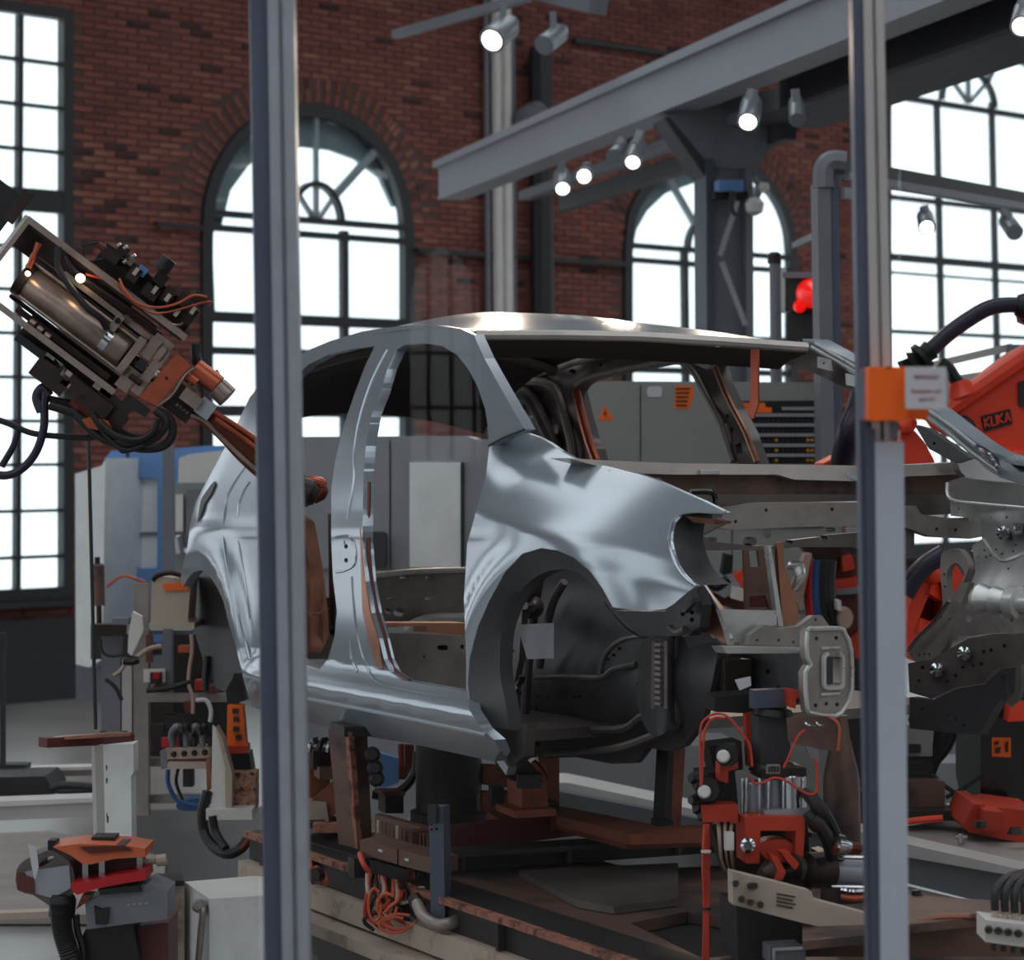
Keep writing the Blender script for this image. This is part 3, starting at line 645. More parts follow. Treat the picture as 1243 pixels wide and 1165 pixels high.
b = MB(); b.loft([[cv(832, 626, .2), cv(866, 630, .3), cv(888, 634, .4)], [cv(842, 634, .22), cv(868, 636, .32), cv(886, 636, .4)]], False, False); b.to('fender_bracket', K['body_warm'], car)
# ---- front inner structure
sheet('radiator_side_panel', 'plate_brown', pu(.28), [(903, 667), (938, 664), (944, 740), (906, 740)], .01, [[(909, 668), (920, 668), (923, 688), (911, 688)], [(909, 724), (929, 722), (934, 738), (910, 738)]])
sheet('vertical_blade', 'body_silver', pu(.36), [(932, 662), (936, 662), (951, 760), (945, 760)], .02)
sheet('vertical_blade', 'body_warm', pu(.30), [(943, 659), (951, 657), (952, 684), (962, 716), (971, 752), (958, 760), (950, 756)], .015)
sheet('apron_inner', 'body_warm', pv(.26), [(833, 664), (840, 672), (849, 689), (847, 703), (860, 722), (875, 741), (884, 765), (892, 782), (878, 780), (864, 770), (852, 766), (851, 736), (843, 711), (830, 690), (827, 678)], .015, holes([(834, 677), (869, 742), (880, 768)], 1.8), 8, label='inner apron panel with warm light put into its colour')
bead([(846, 700), (862, 722), (876, 746), (888, 776)], .005, 'body_silver', 'flange_bead', pv(.25))
sheet('battery_tray', 'body_silver', pu(.52), [(874, 740), (943, 741), (943, 759), (930, 760), (916, 768), (908, 783), (888, 783), (882, 762)], .02, (), 8)
sheet('tray_bracket', 'body_inner', pu(.56), [(908, 782), (911, 770), (929, 758), (945, 763), (970, 760), (987, 747), (998, 747), (1009, 763), (1005, 786), (945, 783)], .02, holes([(919, 777), (945, 777), (963, 779), (990, 752)], 1.6), 8)
sheet('cross_member_lip', 'body_silver', pu(.6), [(877, 785), (976, 786), (973, 793), (882, 793)], .05)
sheet('front_rail', 'body_dark', pv(.40), [(862, 788), (985, 790), (985, 850), (900, 862), (868, 852), (850, 820)], .10, holes([(905, 822), (932, 815), (945, 835)], 3))
crash = cm2([(980, 766), (989, 763), (1020, 763), (1026, 770), (1033, 788), (1034, 835), (1026, 857), (1014, 869), (987, 866), (980, 859), (978, 816), (985, 807), (980, 797)], 2)
ch_ = rrect(1003, 797, 1020, 832, 4)
b = MB(); b.slab(pu(.76), crash, .03, [ch_]+holes([(991, 775), (1015, 774), (990, 856), (1016, 855), (1003, 854)], 2.4)); cp = b.to('crash_plate', K['body_inner'], car, label='grey metal crash box plate with a rounded slot')
b = MB(); b.tube([cu(x, y, .765) for x, y in rrect(1000, 794, 1023, 835, 5)+[(1000+5, 794)]], .007, 6, 1); b.to('slot_rim', K['body_silver'], cp)
b = MB(); b.tube([cu(x, y, .762) for x, y in crash+[crash[0]]], .006, 6, 1); b.to('plate_rim', K['body_silver'], cp)
for y in (786, 842):
    b = MB(); b.box(cu(1008, y, .763), (.055, .006, .006), YAW); b.to('pressed_rib', K['body_silver'], cp)
# ---- near wheelhouse
wh_out = [(572, 700), (600, 680), (680, 680), (745, 700), (800, 735), (850, 745), (872, 790), (862, 840), (850, 880), (830, 905), (812, 912), (786, 907), (771, 926), (743, 927), (700, 919), (675, 915), (640, 920), (612, 926), (585, 900), (575, 800)]
dots = [(641, 846), (652, 846), (665, 846), (682, 845), (697, 846), (651, 860), (650, 868), (650, 878), (652, 889), (653, 903), (698, 868), (703, 874), (703, 845), (738, 800), (745, 795), (752, 787), (756, 778), (778, 800), (775, 830), (775, 845), (817, 800), (620, 852), (622, 880), (632, 842)]
def whf(x, y, off=0): return cv(x, y, .40+.05*math.sin((x-590)/60)+.04*math.sin(y/35.0), off)
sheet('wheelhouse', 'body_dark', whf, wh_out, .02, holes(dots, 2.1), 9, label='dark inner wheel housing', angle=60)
for px, r, m_ in (([(651, 822), (690, 821), (729, 822), (745, 812), (772, 806)], .008, 'body_mid'), ([(655, 700), (646, 760), (640, 820), (636, 880), (630, 915)], .014, 'body_mid'), ([(728, 820), (735, 795), (752, 778), (775, 772), (800, 775)], .008, 'body_mid'),
                  ([(720, 886), (760, 884), (785, 868), (830, 862)], .014, 'body_dark'), ([(664, 915), (720, 912), (760, 905), (800, 890)], .012, 'body_mid'), ([(685, 706), (672, 730), (662, 770), (655, 810)], .012, 'body_mid'), ([(740, 727), (770, 760), (800, 772)], .02, 'body_dark')):
    b = MB(); b.tube([cv(x, y, .36) for x, y in px], r, 8, 4); b.to('pressed_rib', K[m_], car)
sheet('hinge_pillar', 'body_mid', pv(.2), [(596, 735), (612, 706), (640, 696), (645, 700), (634, 740), (630, 800), (618, 860), (610, 905), (596, 890), (590, 830)], .02, [circ(645-8, 735, 4, 5, 9), circ(612, 770, 3, 8, 8), circ(611, 820, 3, 9, 8)]+holes([(604, 745), (606, 800), (600, 860), (623, 790)], 1.6), 10)
b = MB(); b.lathe(cv(646, 737, .30), cv(646, 737, .42), [(0, .012), (.1, .03), (.3, .035), (1, .035)], 12); b.to('bushing', K['body_mid'], car)
b = MB(); b.tube([cv(606, 715, .25), cv(640, 722, .28), cv(644, 700, .3)], .02, 8); b.to('wiring_grommet', K['black'], car)
b = MB(); b.tube([cv(x, y, .14) for x, y in ((594, 887), (597, 866), (600, 845), (606, 841), (624, 840), (626, 833), (632, 828), (634, 820))], .009, 8, 4); b.to('door_check_bracket', K['black'], car)
b = MB(); b.tube([cv(x, y, .13) for x, y in ((607, 839), (610, 832), (618, 831), (626, 834))], .007, 8, 4); b.to('door_check_bracket', K['chrome'], car)
sheet('sill_end', 'body_mid', pv(.10), [(588, 893), (612, 892), (640, 880), (636, 918), (618, 932), (604, 924), (594, 912)], .03, holes([(598, 905), (606, 906)], 2))
b = MB(); b.box(cv(612, 922, .07), (.10, .03, .03), YAW+90, rx=0, ry=-30); b.to('jacking_bracket', K['chrome'], car)
bt = cm2([(772, 800), (780, 778), (795, 770), (815, 772), (828, 790), (828, 830), (820, 870), (806, 890), (790, 892), (778, 870), (770, 835)], 3)
def btf(x, y, off=0): return cv(x, y, .30+.10*(((x-800)/32)**2), off)
sheet('suspension_tower', 'body_dark', btf, bt, .03, (), 7, angle=60)
b = MB()
for k_ in range(11): b.box(cv(800, 782+k_*7.2, .285), (.028, .012, .008), YAW+90)
b.bar(cv(793, 778, .285), cv(792, 860, .285), .008); b.bar(cv(808, 778, .285), cv(808, 860, .285), .008)
b.to('ribbed_ladder', K['body_inner'], car, kind='stuff')
sheet('bumper_bracket', 'body_dark', lambda x, y, o=0: cv(x, y, .20+.001*(850-x), o), [(744, 741), (808, 742), (824, 728), (844, 712), (852, 734), (849, 761), (835, 772), (777, 772), (761, 757)], .03, holes([(829, 745), (840, 743), (840, 752)], 2.8), 8, label='dark bumper mounting bracket')
b = MB(); b.box(cv(838, 735, .19), (.06, .015, .012), YAW+90, ry=30); b.to('bracket_pressing', K['body_mid'], car); b = MB(); b.tube([cv(813, 762, .19), cv(822, 768, .19), (cv(832, 764, .19))], .01); b.to('bracket_pressing', K['body_mid'], car)
sheet('wheelhouse_brace', 'body_dark', pv(.34), [(830, 772), (870, 775), (884, 790), (880, 830), (860, 840), (845, 812)], .04)
b = MB()
for k_ in range(5): b.box(cv(852+k_*5, 812-k_*1, .335), (.012, .008, .07), YAW+90, ry=0, rx=12)
b.to('ribbed_ladder', K['body_mid'], car, kind='stuff')
sheet('reflection_patch', 'cab_light', pv(.12), [(628, 758), (672, 756), (672, 799), (640, 800), (634, 780)], .002, label='pale patch painted for a reflection in the wheel housing')  # thin pale square painted in place of a reflection
# ---- floor pan, tunnel, far sill, rear wheel housing
b = MB(); b.slab(lambda a, c, off=0: C(a, c, .24-off), [(-2.3, .12), (-.35, .12), (-.35, 1.6), (-2.3, 1.6)], .03); b.to('floor_pan', K['body_mid'], car)
sheet('seat_cross_member', 'body_inner', pu(-1.3), [(458, 770), (470, 768), (566, 772), (566, 838), (470, 824)], .2, [rrect(531, 783, 544, 789, 2.9), circ(561, 785, 2.5, 3, 7), circ(483, 800, 1.5, 1.5, 6), circ(515, 797, 1.5, 1.5, 6)], 14)
sheet('rear_seat_pan', 'body_warm', pu(-1.8), [(455, 756), (566, 756), (566, 772), (455, 772)], .1, [[(470, 760), (518, 760), (518, 768), (472, 768)]])
sheet('rear_bulkhead', 'body_mid', pu(-2.3), [(440, 694), (566, 692), (566, 758), (440, 762)], .06, [circ(491, 701, 6, 3.2, 10), circ(522, 701, 6, 3.2, 10), circ(471, 742, 4, 4, 8), circ(484, 744, 6, 6, 8), [(470, 726), (482, 724), (482, 727), (470, 729)], [(516, 725), (528, 725), (528, 728), (516, 728)]], 10, label='rear seat bulkhead with pressed oval holes')
b = MB(); b.tube([cu(x, y, -2.26) for x, y in ((446, 700), (500, 694), (566, 692))], .012); b.tube([cu(x, y, -2.2) for x, y in ((490, 766), (505, 756), (530, 750), (566, 750))], .018); b.to('frame_flange', K['body_silver'], car)
sheet('rear_wheelhouse', 'body_warm', lambda x, y, o=0: cv(x, y, .32+.0008*(x-357)**2*.1, o), [(330, 610), (356, 626), (366, 634), (376, 690), (382, 740), (384, 771), (374, 792), (345, 792), (325, 740)], .05, holes([(362, 752), (366, 782), (372, 745), (360, 768)], 2), 8, label='rear inner wheel housing with warm light put into its colour')
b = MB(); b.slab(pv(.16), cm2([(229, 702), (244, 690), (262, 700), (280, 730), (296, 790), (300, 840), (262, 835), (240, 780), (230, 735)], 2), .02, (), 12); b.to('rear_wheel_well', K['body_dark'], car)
b = MB()
for x, y, s_ in ((385, 742, .05), (392, 755, .06), (378, 760, .04), (400, 748, .05), (404, 765, .04)): b.box(cv(x, y, .5), (s_, .05, s_*1.3), 20); 
b.tube([cv(375, 735, .5), cv(395, 770, .5), cv(412, 760, .48)], .012); b.to('latch_fixture', K['black_gloss'], car)
sheet('latch_bar', 'body_mid', pv(.48), [(398, 624), (404, 622), (408, 700), (406, 760), (400, 760)], .01, holes([(402, 640), (403, 660)], 1.2))
sheet('far_inner_rear', 'body_mid', pu(-2.4), [(357, 725), (412, 725), (412, 800), (357, 800)], .04, [circ(397, 703+34, 5, 3.4, 9)])
# ---- far front: strut tower, arch plate, rail
def tw(x, y, off=0): return cv(x, y, 1.38+.05*math.sin((x-1150)/28)+.03*math.sin((y-580)/30), off)
sheet('strut_tower', 'body_silver', tw, [(1152, 584), (1168, 579), (1200, 584), (1262, 590), (1262, 770), (1205, 768), (1177, 772), (1147, 786), (1165, 740), (1176, 715), (1184, 694), (1180, 662), (1192, 654), (1190, 630), (1154, 626)], .03,
      holes([(1164, 618), (1177, 630), (1195, 668), (1202, 674), (1209, 667), (1221, 665), (1222, 628), (1204, 692), (1224, 690), (1233, 661), (1240, 614), (1180, 668), (1187, 673), (1197, 676), (1216, 672), (1230, 669), (1203, 715), (1231, 714)], 1.5)+[circ(1172, 728, 3.5, 7, 9), circ(1176, 749, 3.5, 6, 9)], 8, label='silver far strut tower', angle=60)
b = MB(); b.lathe(cv(1218, 647, 1.30), cv(1218, 647, 1.42), [(0, .008), (.05, .012), (.4, .012), (.45, .02), (1, .02)], 10); b.lathe(cv(1236, 641, 1.30), cv(1236, 641, 1.4), [(0, .01), (.3, .02), (1, .02)], 4); b.to('stud', K['chrome'], car)
b = MB(); b.tube([cv(1194, 655, 1.33), cv(1215, 680, 1.3), cv(1243, 672, 1.33), cv(1262, 668, 1.33)], .006); b.tube([cv(1150, 586, 1.33), cv(1154, 606, 1.32), cv(1192, 612, 1.33), cv(1262, 618, 1.33)], .006); b.to('flange_bead', K['body_silver'], car)
b = MB(); b.lathe(cv(1183, 727, 1.2), cv(1262, 734, 1.25), [(0, .03), (.1, .045), (.3, .03), (.32, .04), (.5, .03), (.55, .045), (.7, .045), (.72, .03), (1, .03)], 12); b.to('bush_sleeve', K['body_silver'], car)
sheet('tower_bracket', 'primer', pv(1.28), [(1202, 737), (1262, 742), (1262, 768), (1232, 768), (1222, 750), (1206, 744)], .02, holes([(1212, 741), (1231, 740), (1228, 753)], 1.8))
sheet('arch_plate', 'body_inner', pv(1.22), cm2([(1142, 674), (1150, 667), (1164, 667), (1174, 680), (1175, 692), (1169, 708), (1176, 708), (1161, 746), (1147, 786), (1131, 801), (1111, 803), (1102, 790), (1114, 774), (1136, 752), (1144, 735), (1142, 705)], 2), .02, [cm2([(1160, 683), (1168, 690), (1170, 700), (1161, 715), (1152, 726), (1149, 705), (1151, 690)], 3)]+holes([(1146, 697), (1147, 712), (1142, 749), (1152, 752), (1116, 795), (1122, 794), (1128, 794)], 1.4), 9, label='arched far inner plate with a teardrop hole')
b = MB(); b.tube([cv(x, y, 1.20) for x, y in ((1152, 729), (1136, 752), (1114, 774), (1102, 790))], .006); b.to('flange_bead', K['chrome'], car)
sheet('far_front_rail', 'body_mid', pv(1.18), [(1102, 805), (1131, 800), (1175, 775), (1205, 769), (1262, 769), (1262, 805), (1205, 812), (1194, 829), (1161, 834), (1131, 848), (1104, 840)], .08, holes([(1169, 810), (1181, 808), (1191, 806), (1160, 820), (1150, 827), (1115, 826), (1120, 810), (1219, 784), (1194, 791), (1203, 789)], 2.4))
for x, y in ((1137, 813), (1170, 793)):
    b = MB(); b.lathe(cv(x, y, 1.10), cv(x, y, 1.2), [(0, .006), (.5, .006), (.55, .02), (1, .022)], 10); b.to('stud', K['chrome'], car)
sheet('far_lower_panel', 'body_dark', pv(1.15), [(1104, 846), (1131, 850), (1161, 836), (1196, 830), (1215, 812), (1262, 806), (1262, 850), (1214, 850), (1205, 862), (1188, 892), (1140, 888), (1104, 884)], .03, holes([(1160, 872), (1150, 868), (1170, 880), (1120, 860)], 1.6)+[[(1215, 820), (1222, 818), (1226, 846), (1218, 846)]])
sheet('far_hinge_arm', 'body_mid', pv(1.05), [(1233, 808), (1240, 806), (1240, 835), (1236, 850), (1226, 858), (1222, 850), (1232, 840)], .01)
# ================================================================ BUILDING-SCALE THINGS
def bx(px0, py0, px1, py1, Y, dep, yaw=0):
    """slab helper: front face rectangle in pixels on an upright plane at Y, depth dep"""
    mp = plane((px0+px1)/2, Y, yaw, (py0+py1)/2); return mp, [(px0, py0), (px1, py0), (px1, py1), (px0, py1)], dep
def add(par, nm, mt, fn, label=None, angle=32, kind=None):
    b_ = MB(); fn(b_); return b_.to(nm, K[mt], par, label, angle, kind)
def pbox(par, nm, mt, px0, py0, px1, py1, Y, dep, yaw=0, label=None):
    b_ = MB(); b_.slab(*bx(px0, py0, px1, py1, Y, dep, yaw)); return b_.to(nm, K[mt], par, label)
def poly(par, nm, mt, pts, Y, dep, yaw=0, hl=(), label=None, grid=None, angle=32):
    cx = sum(p[0] for p in pts)/len(pts); cyy = sum(p[1] for p in pts)/len(pts)
    b_ = MB(); b_.slab(plane(cx, Y, yaw, cyy), pts, dep, hl, grid); return b_.to(nm, K[mt], par, label, angle)
def tub(par, nm, mt, px, r, k=6, n=8, label=None):
    """px: (x, y, depth)"""
    b_ = MB(); b_.tube([P(*p) for p in px], r, n, k); return b_.to(nm, K[mt], par, label)
def solo(ob, label, cat, group=None): return tag(ob, label, cat, group)
# crane beam: box girder with flanges, running from the wall towards the camera
bd_ = V((-915, 3000, 0)).normalized(); bs_ = V((bd_.y, -bd_.x, 0))
E0 = P(550, 240, 20.0); 
beam = thing('ceiling_girder', 'long pale grey steel girder running diagonally overhead', 'girder')
L_ = 15.5; cen = E0-bd_*(L_/2)
def gird(nm, mt, off_s, z0, z1, w_, lab=None, ll=L_, s0=0):
    b_ = MB(); b_.rawbox(E0-bd_*(ll/2+s0)+bs_*off_s+V((0, 0, (z0+z1)/2)), bd_*ll, bs_*w_, V((0, 0, z1-z0))); return b_.to(nm, K[mt], beam, lab)
gird('web', 'beam_grey', -.10, 0.0, .235, .04); gird('upper_flange', 'beam_grey', -.05, .235, .29, .24); gird('rail', 'steel_grey', 0.02, .29, .33, .08)
gird('lower_flange', 'beam_grey', -.02, -.02, 0.0, .22); gird('web', 'beam_grey', .02, .29, .30, .2)
g2 = thing('runway_beam', 'dark steel beam behind the pale girder, carrying the lamp rail', 'beam')
def gird2(nm, mt, off_s, z0, z1, w_, s0, ll):
    b_ = MB(); b_.rawbox(E0-bd_*(ll/2+s0)+bs_*off_s+V((0, 0, (z0+z1)/2)), bd_*ll, bs_*w_, V((0, 0, z1-z0))); b_.to(nm, K[mt], g2)
gird2('web', 'beam_dark', .55, -.10, .35, .05, 5.5, 10); gird2('lower_flange', 'beam_dark', .55, -.13, -.10, .5, 5.5, 10); gird2('upper_flange', 'beam_dark', .4, .35, .40, .7, 5.5, 10)
gird2('lamp_rail', 'steel_grey', .30, -.12, -.05, .10, 1.0, 4.6); gird2('lamp_rail', 'beam_dark', .55, -.22, -.10, .08, 1.2, 4.4)
# top steel box and the wall conduits
t = thing('overhead_box_beam', 'dark steel box beam end at the top with two lamps under it', 'beam')
b = MB(); b.bar(P(470, -55, 17), P(727, 6, 15.5), .16, .12); b.to('box_section', K['steel_grey'], t)
b = MB(); b.bar(P(480, 42, 17.5), P(640, -3, 15.6), .06, .06); b.to('lamp_rail', K['steel_grey'], t)
def onwall(x, y, o=0): return wall(x, y, o)
def vpipe(x, y0, y1, r, mt, nm, lab, cat='pipe', grp=None):
    a = onwall(x, y0, -.06-r); c = V((a.x, a.y, onwall(x, y1, -.06-r).z)); b_ = MB(); b_.cyl(a, c, r, 8); o = b_.to(nm, K[mt]); return solo(o, lab, cat, grp)
vpipe(582, -10, 560, .03, 'steel_grey', 'wall_conduit', 'leftmost thin grey conduit running up the brick wall', 'conduit')
vpipe(592, -10, 560, .055, 'white_paint', 'wall_pipe', 'left one of the two white pipes on the brick wall', 'pipe')
vpipe(604, -10, 560, .055, 'white_paint', 'wall_pipe', 'right one of the two white pipes on the brick wall', 'pipe')
vpipe(615, 40, 560, .025, 'steel_grey', 'wall_conduit', 'thin grey conduit just right of the white pipes', 'conduit')
vpipe(641, 60, 560, .12, 'frame_dark', 'downpipe', 'thick black downpipe on the brick wall beside the white pipes', 'pipe')
t = thing('valve_actuator', 'grey valve actuator on the pipes above the pale girder', 'valve')
add(t, 'housing', 'steel_grey', lambda b_: b_.lathe(onwall(612, 152, -.35), onwall(636, 142, -.2), [(0, .08), (.1, .16), (.8, .16), (1, .06)], 12)); add(t, 'cap', 'steel_grey', lambda b_: b_.cyl(onwall(625, 150, -.3), onwall(625, 128, -.3), .07, 10))
for (p, q, lab) in (((500, 304), (756, 322), 'thin dark conduit crossing the bricks between the two arched windows'), ((690, 50), (815, 68), 'thin dark cable tray high on the bricks above the girder')):
    b = MB(); b.bar(onwall(*p, -.08), onwall(*q, -.08), .05); solo(b.to('wall_conduit', K['frame_dark']), lab, 'conduit')
b = MB(); b.bar(onwall(183, 262+10, -.08), onwall(243, 268+10, -.08), .04); solo(b.to('wall_conduit', K['frame_dark']), 'short dark conduit on the bricks left of the arched window', 'conduit')
# column with flared head
cY = 15.0; t = thing('steel_column', 'dark grey steel column with flared gusset head under the girder', 'column')
poly(t, 'column_head', 'steel_grey', [(806, 143), (842, 130), (955, 104), (962, 148), (917, 206), (857, 203)], cY, .25, 10)
poly(t, 'head_flange', 'beam_dark', [(806, 143), (812, 141), (861, 200), (862, 215), (855, 213)], cY-.05, .3, 10)
poly(t, 'column_shaft', 'steel_grey', [(858, 203), (914, 206), (916, 760), (862, 760)], cY+.02, .2, 10)
poly(t, 'shaft_flange', 'steel_blue', [(857, 192), (866, 192), (869, 760), (860, 760)], cY-.06, .3, 10)
poly(t, 'shaft_flange', 'steel_grey', [(905, 206), (914, 206), (917, 760), (909, 760)], cY-.04, .3, 10)
add(t, 'brace', 'beam_grey', lambda b_: b_.bar(P(895, 245, cY-.2), P(874, 310, cY-.2), .03)); add(t, 'brace', 'beam_grey', lambda b_: b_.bar(P(876, 318, cY-.2), P(905, 395, cY-.2), .03))
t = thing('junction_box', 'small blue-grey junction box strapped to the steel column', 'box')
pbox(t, 'case', 'cab_blue', 873, 218, 903, 232, cY-.2, .12, 10); pbox(t, 'strap', 'black', 868, 232, 908, 240, cY-.15, .1, 10); tub(t, 'hanger', 'black', [(889, 232, cY-.2), (888, 250, cY-.2), (892, 262, cY-.2)], .02)
t = thing('wall_camera', 'small white camera hanging beside the column head', 'camera')
tub(t, 'bracket', 'steel_grey', [(914, 215, 14.8), (922, 228, 14.8), (915, 246, 14.8)], .02); add(t, 'dome', 'white_paint', lambda b_: b_.lathe(P(916, 240, 14.8), P(916, 262, 14.8), [(0, .03), (.3, .06), (.8, .05), (1, .01)], 12)); add(t, 'dome', 'white_paint', lambda b_: b_.lathe(P(927, 222, 14.8), P(926, 234, 14.8), [(0, .03), (.5, .04), (1, .02)], 10))
# cage frame
gY = 11.0; t = thing('cage_frame', 'grey tubular guard cage frame with a rounded corner', 'frame')
def cagepost(nm, mt, x0, x1, yt, yb, Y): return poly(t, nm, mt, [(x0, yt), (x1, yt), (x1+6, yb), (x0+6, yb)], Y, .10, 10)
cagepost('post_face', 'steel_grey', 992, 1008, 222, 600, gY); cagepost('post_side', 'alu_dark', 1008, 1018, 214, 600, gY+.03)
tub(t, 'rounded_corner', 'steel_grey', [(1000, 228, gY+.03), (1001, 205, gY+.03), (1010, 196, gY+.03), (1026, 197, gY+.03)], .05)
b = MB(); b.bar(P(1016, 201, gY+.05), P(1270, 246, gY+3.0), .07, .06); b.to('top_bar', K['beam_dark'], t); b = MB(); b.bar(P(1022, 214, gY+.05), P(1270, 256, gY+3.0), .07, .035); b.to('top_bar', K['steel_grey'], t)
b = MB(); b.bar(P(1020, 234, gY+.05), P(1045, 236, gY+.5), .04, .05); b.to('corner_brace', K['steel_grey'], t)
poly(t, 'corner_gusset', 'steel_grey', [(1012, 206), (1030, 208), (1014, 226)], gY+.04, .02)
b = MB(); b.bar(P(965, 298, 12.4), P(996, 284, gY), .03); b.to('stay_rod', K['steel_grey'], t)
# signal lamp
t = thing('signal_light', 'black signal lamp with a glowing red lens beside the cage post', 'light')
pbox(t, 'housing', 'black', 953, 338, 993, 378, 11.6, .3, -20); pbox(t, 'housing_base', 'black', 955, 380, 1000, 420, 11.7, .3, -20)
add(t, 'lens', 'lens_red', lambda b_: b_.lathe(P(990, 356, 11.3), P(984, 356, 11.55), [(0, .02), (.3, .055), (.8, .07), (1, .07)], 14), 'glowing red lens'); add(t, 'indicator', 'lens_red', lambda b_: b_.lathe(P(971, 372, 11.5), P(970, 372, 11.6), [(0, .02), (.5, .032), (1, .03)], 10))
pbox(t, 'hood', 'steel_grey', 950, 330, 988, 337, 11.5, .3, -20)
t = thing('stanchion', 'dark round stanchion with black cap left of the signal lamp', 'post')
add(t, 'tube', 'steel_grey', lambda b_: b_.cyl(P(941, 312, 12.2), P(944, 640, 12.2), .030, 12)); add(t, 'cap', 'black', lambda b_: b_.lathe(P(940, 306, 12.2), P(940, 320, 12.2), [(0, .02), (.2, .035), (1, .035)], 12)); add(t, 'bracket', 'white_paint', lambda b_: b_.bar(P(950, 325, 12.2), P(950, 380, 12.2), .03))
# spot lamps
def lamp(lens, back, hang, Y, r, lab, lit=True, power=0):
    t = thing('spot_lamp', lab, 'lamp', 'track spot lamps')
    a = P(*lens) if len(lens) > 2 else P(*lens, Y-.10); c = P(*back, Y+.12)
    add(t, 'lamp_head', 'lamp_body', lambda b_: b_.lathe(a, c, [(0, r), (.01, r*1.03), (.75, r), (.85, r*.8), (1, r*.55)], 16))
    d = (a-c).normalized(); r *= .9
    add(t, 'lens', 'lens_white' if lit else 'lamp_body', lambda b_: b_.lathe(a+d*.004, a-d*.01, [(0, r*.86), (1, r*.88)], 16), 'lit lens' if lit else None)
    add(t, 'yoke', 'lamp_body', lambda b_: (b_.bar(P(*hang, Y), (a+c)/2+V((0, 0, r)), .04), ))
    if power:
        ld = bpy.data.lights.new('spot_light', 'SPOT'); ld.energy = power; ld.color = (1, .80, .62); ld.spot_size = math.radians(48); ld.shadow_soft_size = .08; ld.spot_blend = .5
        lo = bpy.data.objects.new('spot_light', ld); COL.objects.link(lo); lo.location = a+d*.05; lo['kind'] = 'helper'
        tgt = power_t.get(lab, P(600, 700, 7.4)); lo.rotation_euler = (tgt-lo.location).to_track_quat('-Z', 'Y').to_euler()
power_t = {'large lit spot lamp under the box beam end, pointing left': P(180, 440, 6.4), 'lit tilted spot lamp under the girder above the middle arched window': P(380, 700, 8.6), 'lit spot lamp in front of the column head': P(870, 700, 6.8)}
lamp((597, 49), (622, 26), (612, 4), 15.4, .085, 'large lit spot lamp under the box beam end, pointing left', True, 130)
lamp((660, 55), (684, 36), (671, 14), 15.4, .065, 'unlit spot lamp under the box beam, right of the large lit one', False)
lamp((683, 229), (682, 206), (682, 196), 15.0, .05, 'lit spot lamp pointing straight down left of the girder lamps', True)
lamp((768, 197), (776, 170), (778, 158), 14.0, .05, 'lit tilted spot lamp under the girder above the middle arched window', True, 40)
lamp((745, 190), (757, 176), (757, 168), 14.4, .045, 'unlit spot lamp just left of the tilted lit one', False)
lamp((908, 148), (914, 118), (914, 108), 12.5, .055, 'lit spot lamp in front of the column head', True, 45)
lamp((709, 214, 14.3), (711, 210), (715, 200), 14.5, .05, 'added glowing lamp for a reflection in the glass, left of the middle window', True)  # added lamp, stands in for a lamp mirrored in the glass
lamp((968, 146), (966, 118), (965, 108), 12.4, .04, 'unlit spot lamp right of the column head', False)
lamp((1240, 32), (1246, 6), (1246, -6), 9.5, .045, 'lit spot lamp at the upper right edge of the frame', True)
lamp((1125, 276), (1122, 258), (1121, 250), 14.5, .05, 'small dark spot lamp with lit lens against the big window', True)
lamp((1232, 282), (1219, 264), (1216, 254), 14.5, .05, 'small unlit spot lamp at the far right window', False)
# grey cabinets and control cabinet
t = thing('control_cabinet', 'wide pale grey control cabinet with warning stickers and a black rack', 'cabinet')
cb = plane(850, 11.5, 2, 520); Z = lambda o: (lambda x, y, off=0: cb(x, y, off+o))
b = MB(); b.slab(Z(0), [(655, 462), (1022, 464), (1022, 1000), (655, 1000)], .55); b.to('cabinet_body', K['cab_grey'], t)
for x0, x1 in ((658, 776), (778, 887), (889, 1019)):
    b = MB(); b.slab(Z(-.02), [(x0, 467), (x1, 468), (x1, 740), (x0, 740)], .02); b.to('cabinet_door', K['cab_grey'], t)
b = MB(); b.slab(Z(-.022), [(734, 491), (744, 510), (725, 510)], .002); ws_ = b.to('warning_triangle', K['sticker_orange'], t, 'orange warning triangle sticker')
b = MB(); b.slab(Z(-.025), [(734.5, 497), (736, 502), (734.5, 502), (736, 507), (732, 501), (734, 501)], .002); b.to('bolt_mark', K['ink'], ws_)
b = MB(); b.slab(Z(-.023), rrect(785, 469, 803, 482, 4), .003); b.to('label_plate', K['sticker_white'], t)
b = MB(); b.slab(Z(-.023), [(819, 468), (841, 468), (841, 480), (836, 496), (818, 496)], .003); l_ = b.to('notice_sticker', K['sticker_orange'], t, 'orange notice with dark lines')
for k_ in range(5): add(l_, 'text_line', 'ink', lambda b_: b_.slab(Z(-.026), [(820, 471+k_*5), (837-k_, 471+k_*5), (837-k_, 473+k_*5), (820, 473+k_*5)], .002))
b = MB(); b.slab(Z(-.03), [(895, 487), (998, 486), (998, 640), (895, 640)], .03); rk = b.to('rack_frame', K['black'], t, 'black rack with pale rails')
for k_, yy in enumerate((504, 516, 528, 540.5, 552.5, 565, 577)):
    add(rk, 'rack_rail', 'cab_light', lambda b_: b_.slab(Z(-.06), [(906, yy-2), (989, yy-2), (989, yy+2), (906, yy+2)], .03))
    for x in range(912, 988, 6): add(rk, 'slot', 'beam_dark', lambda b_: b_.slab(Z(-.036), [(x, yy+4), (x+3.5, yy+4), (x+3.5, yy+8), (x, yy+8)], .006)) if k_ < 5 else None
    if 2 <= k_ <= 4:
        for x in (941, 979, 984): add(rk, 'indicator_lamp', 'yellow', lambda b_: b_.slab(Z(-.045), circ(x, yy+6, 2, 2, 8), .01))
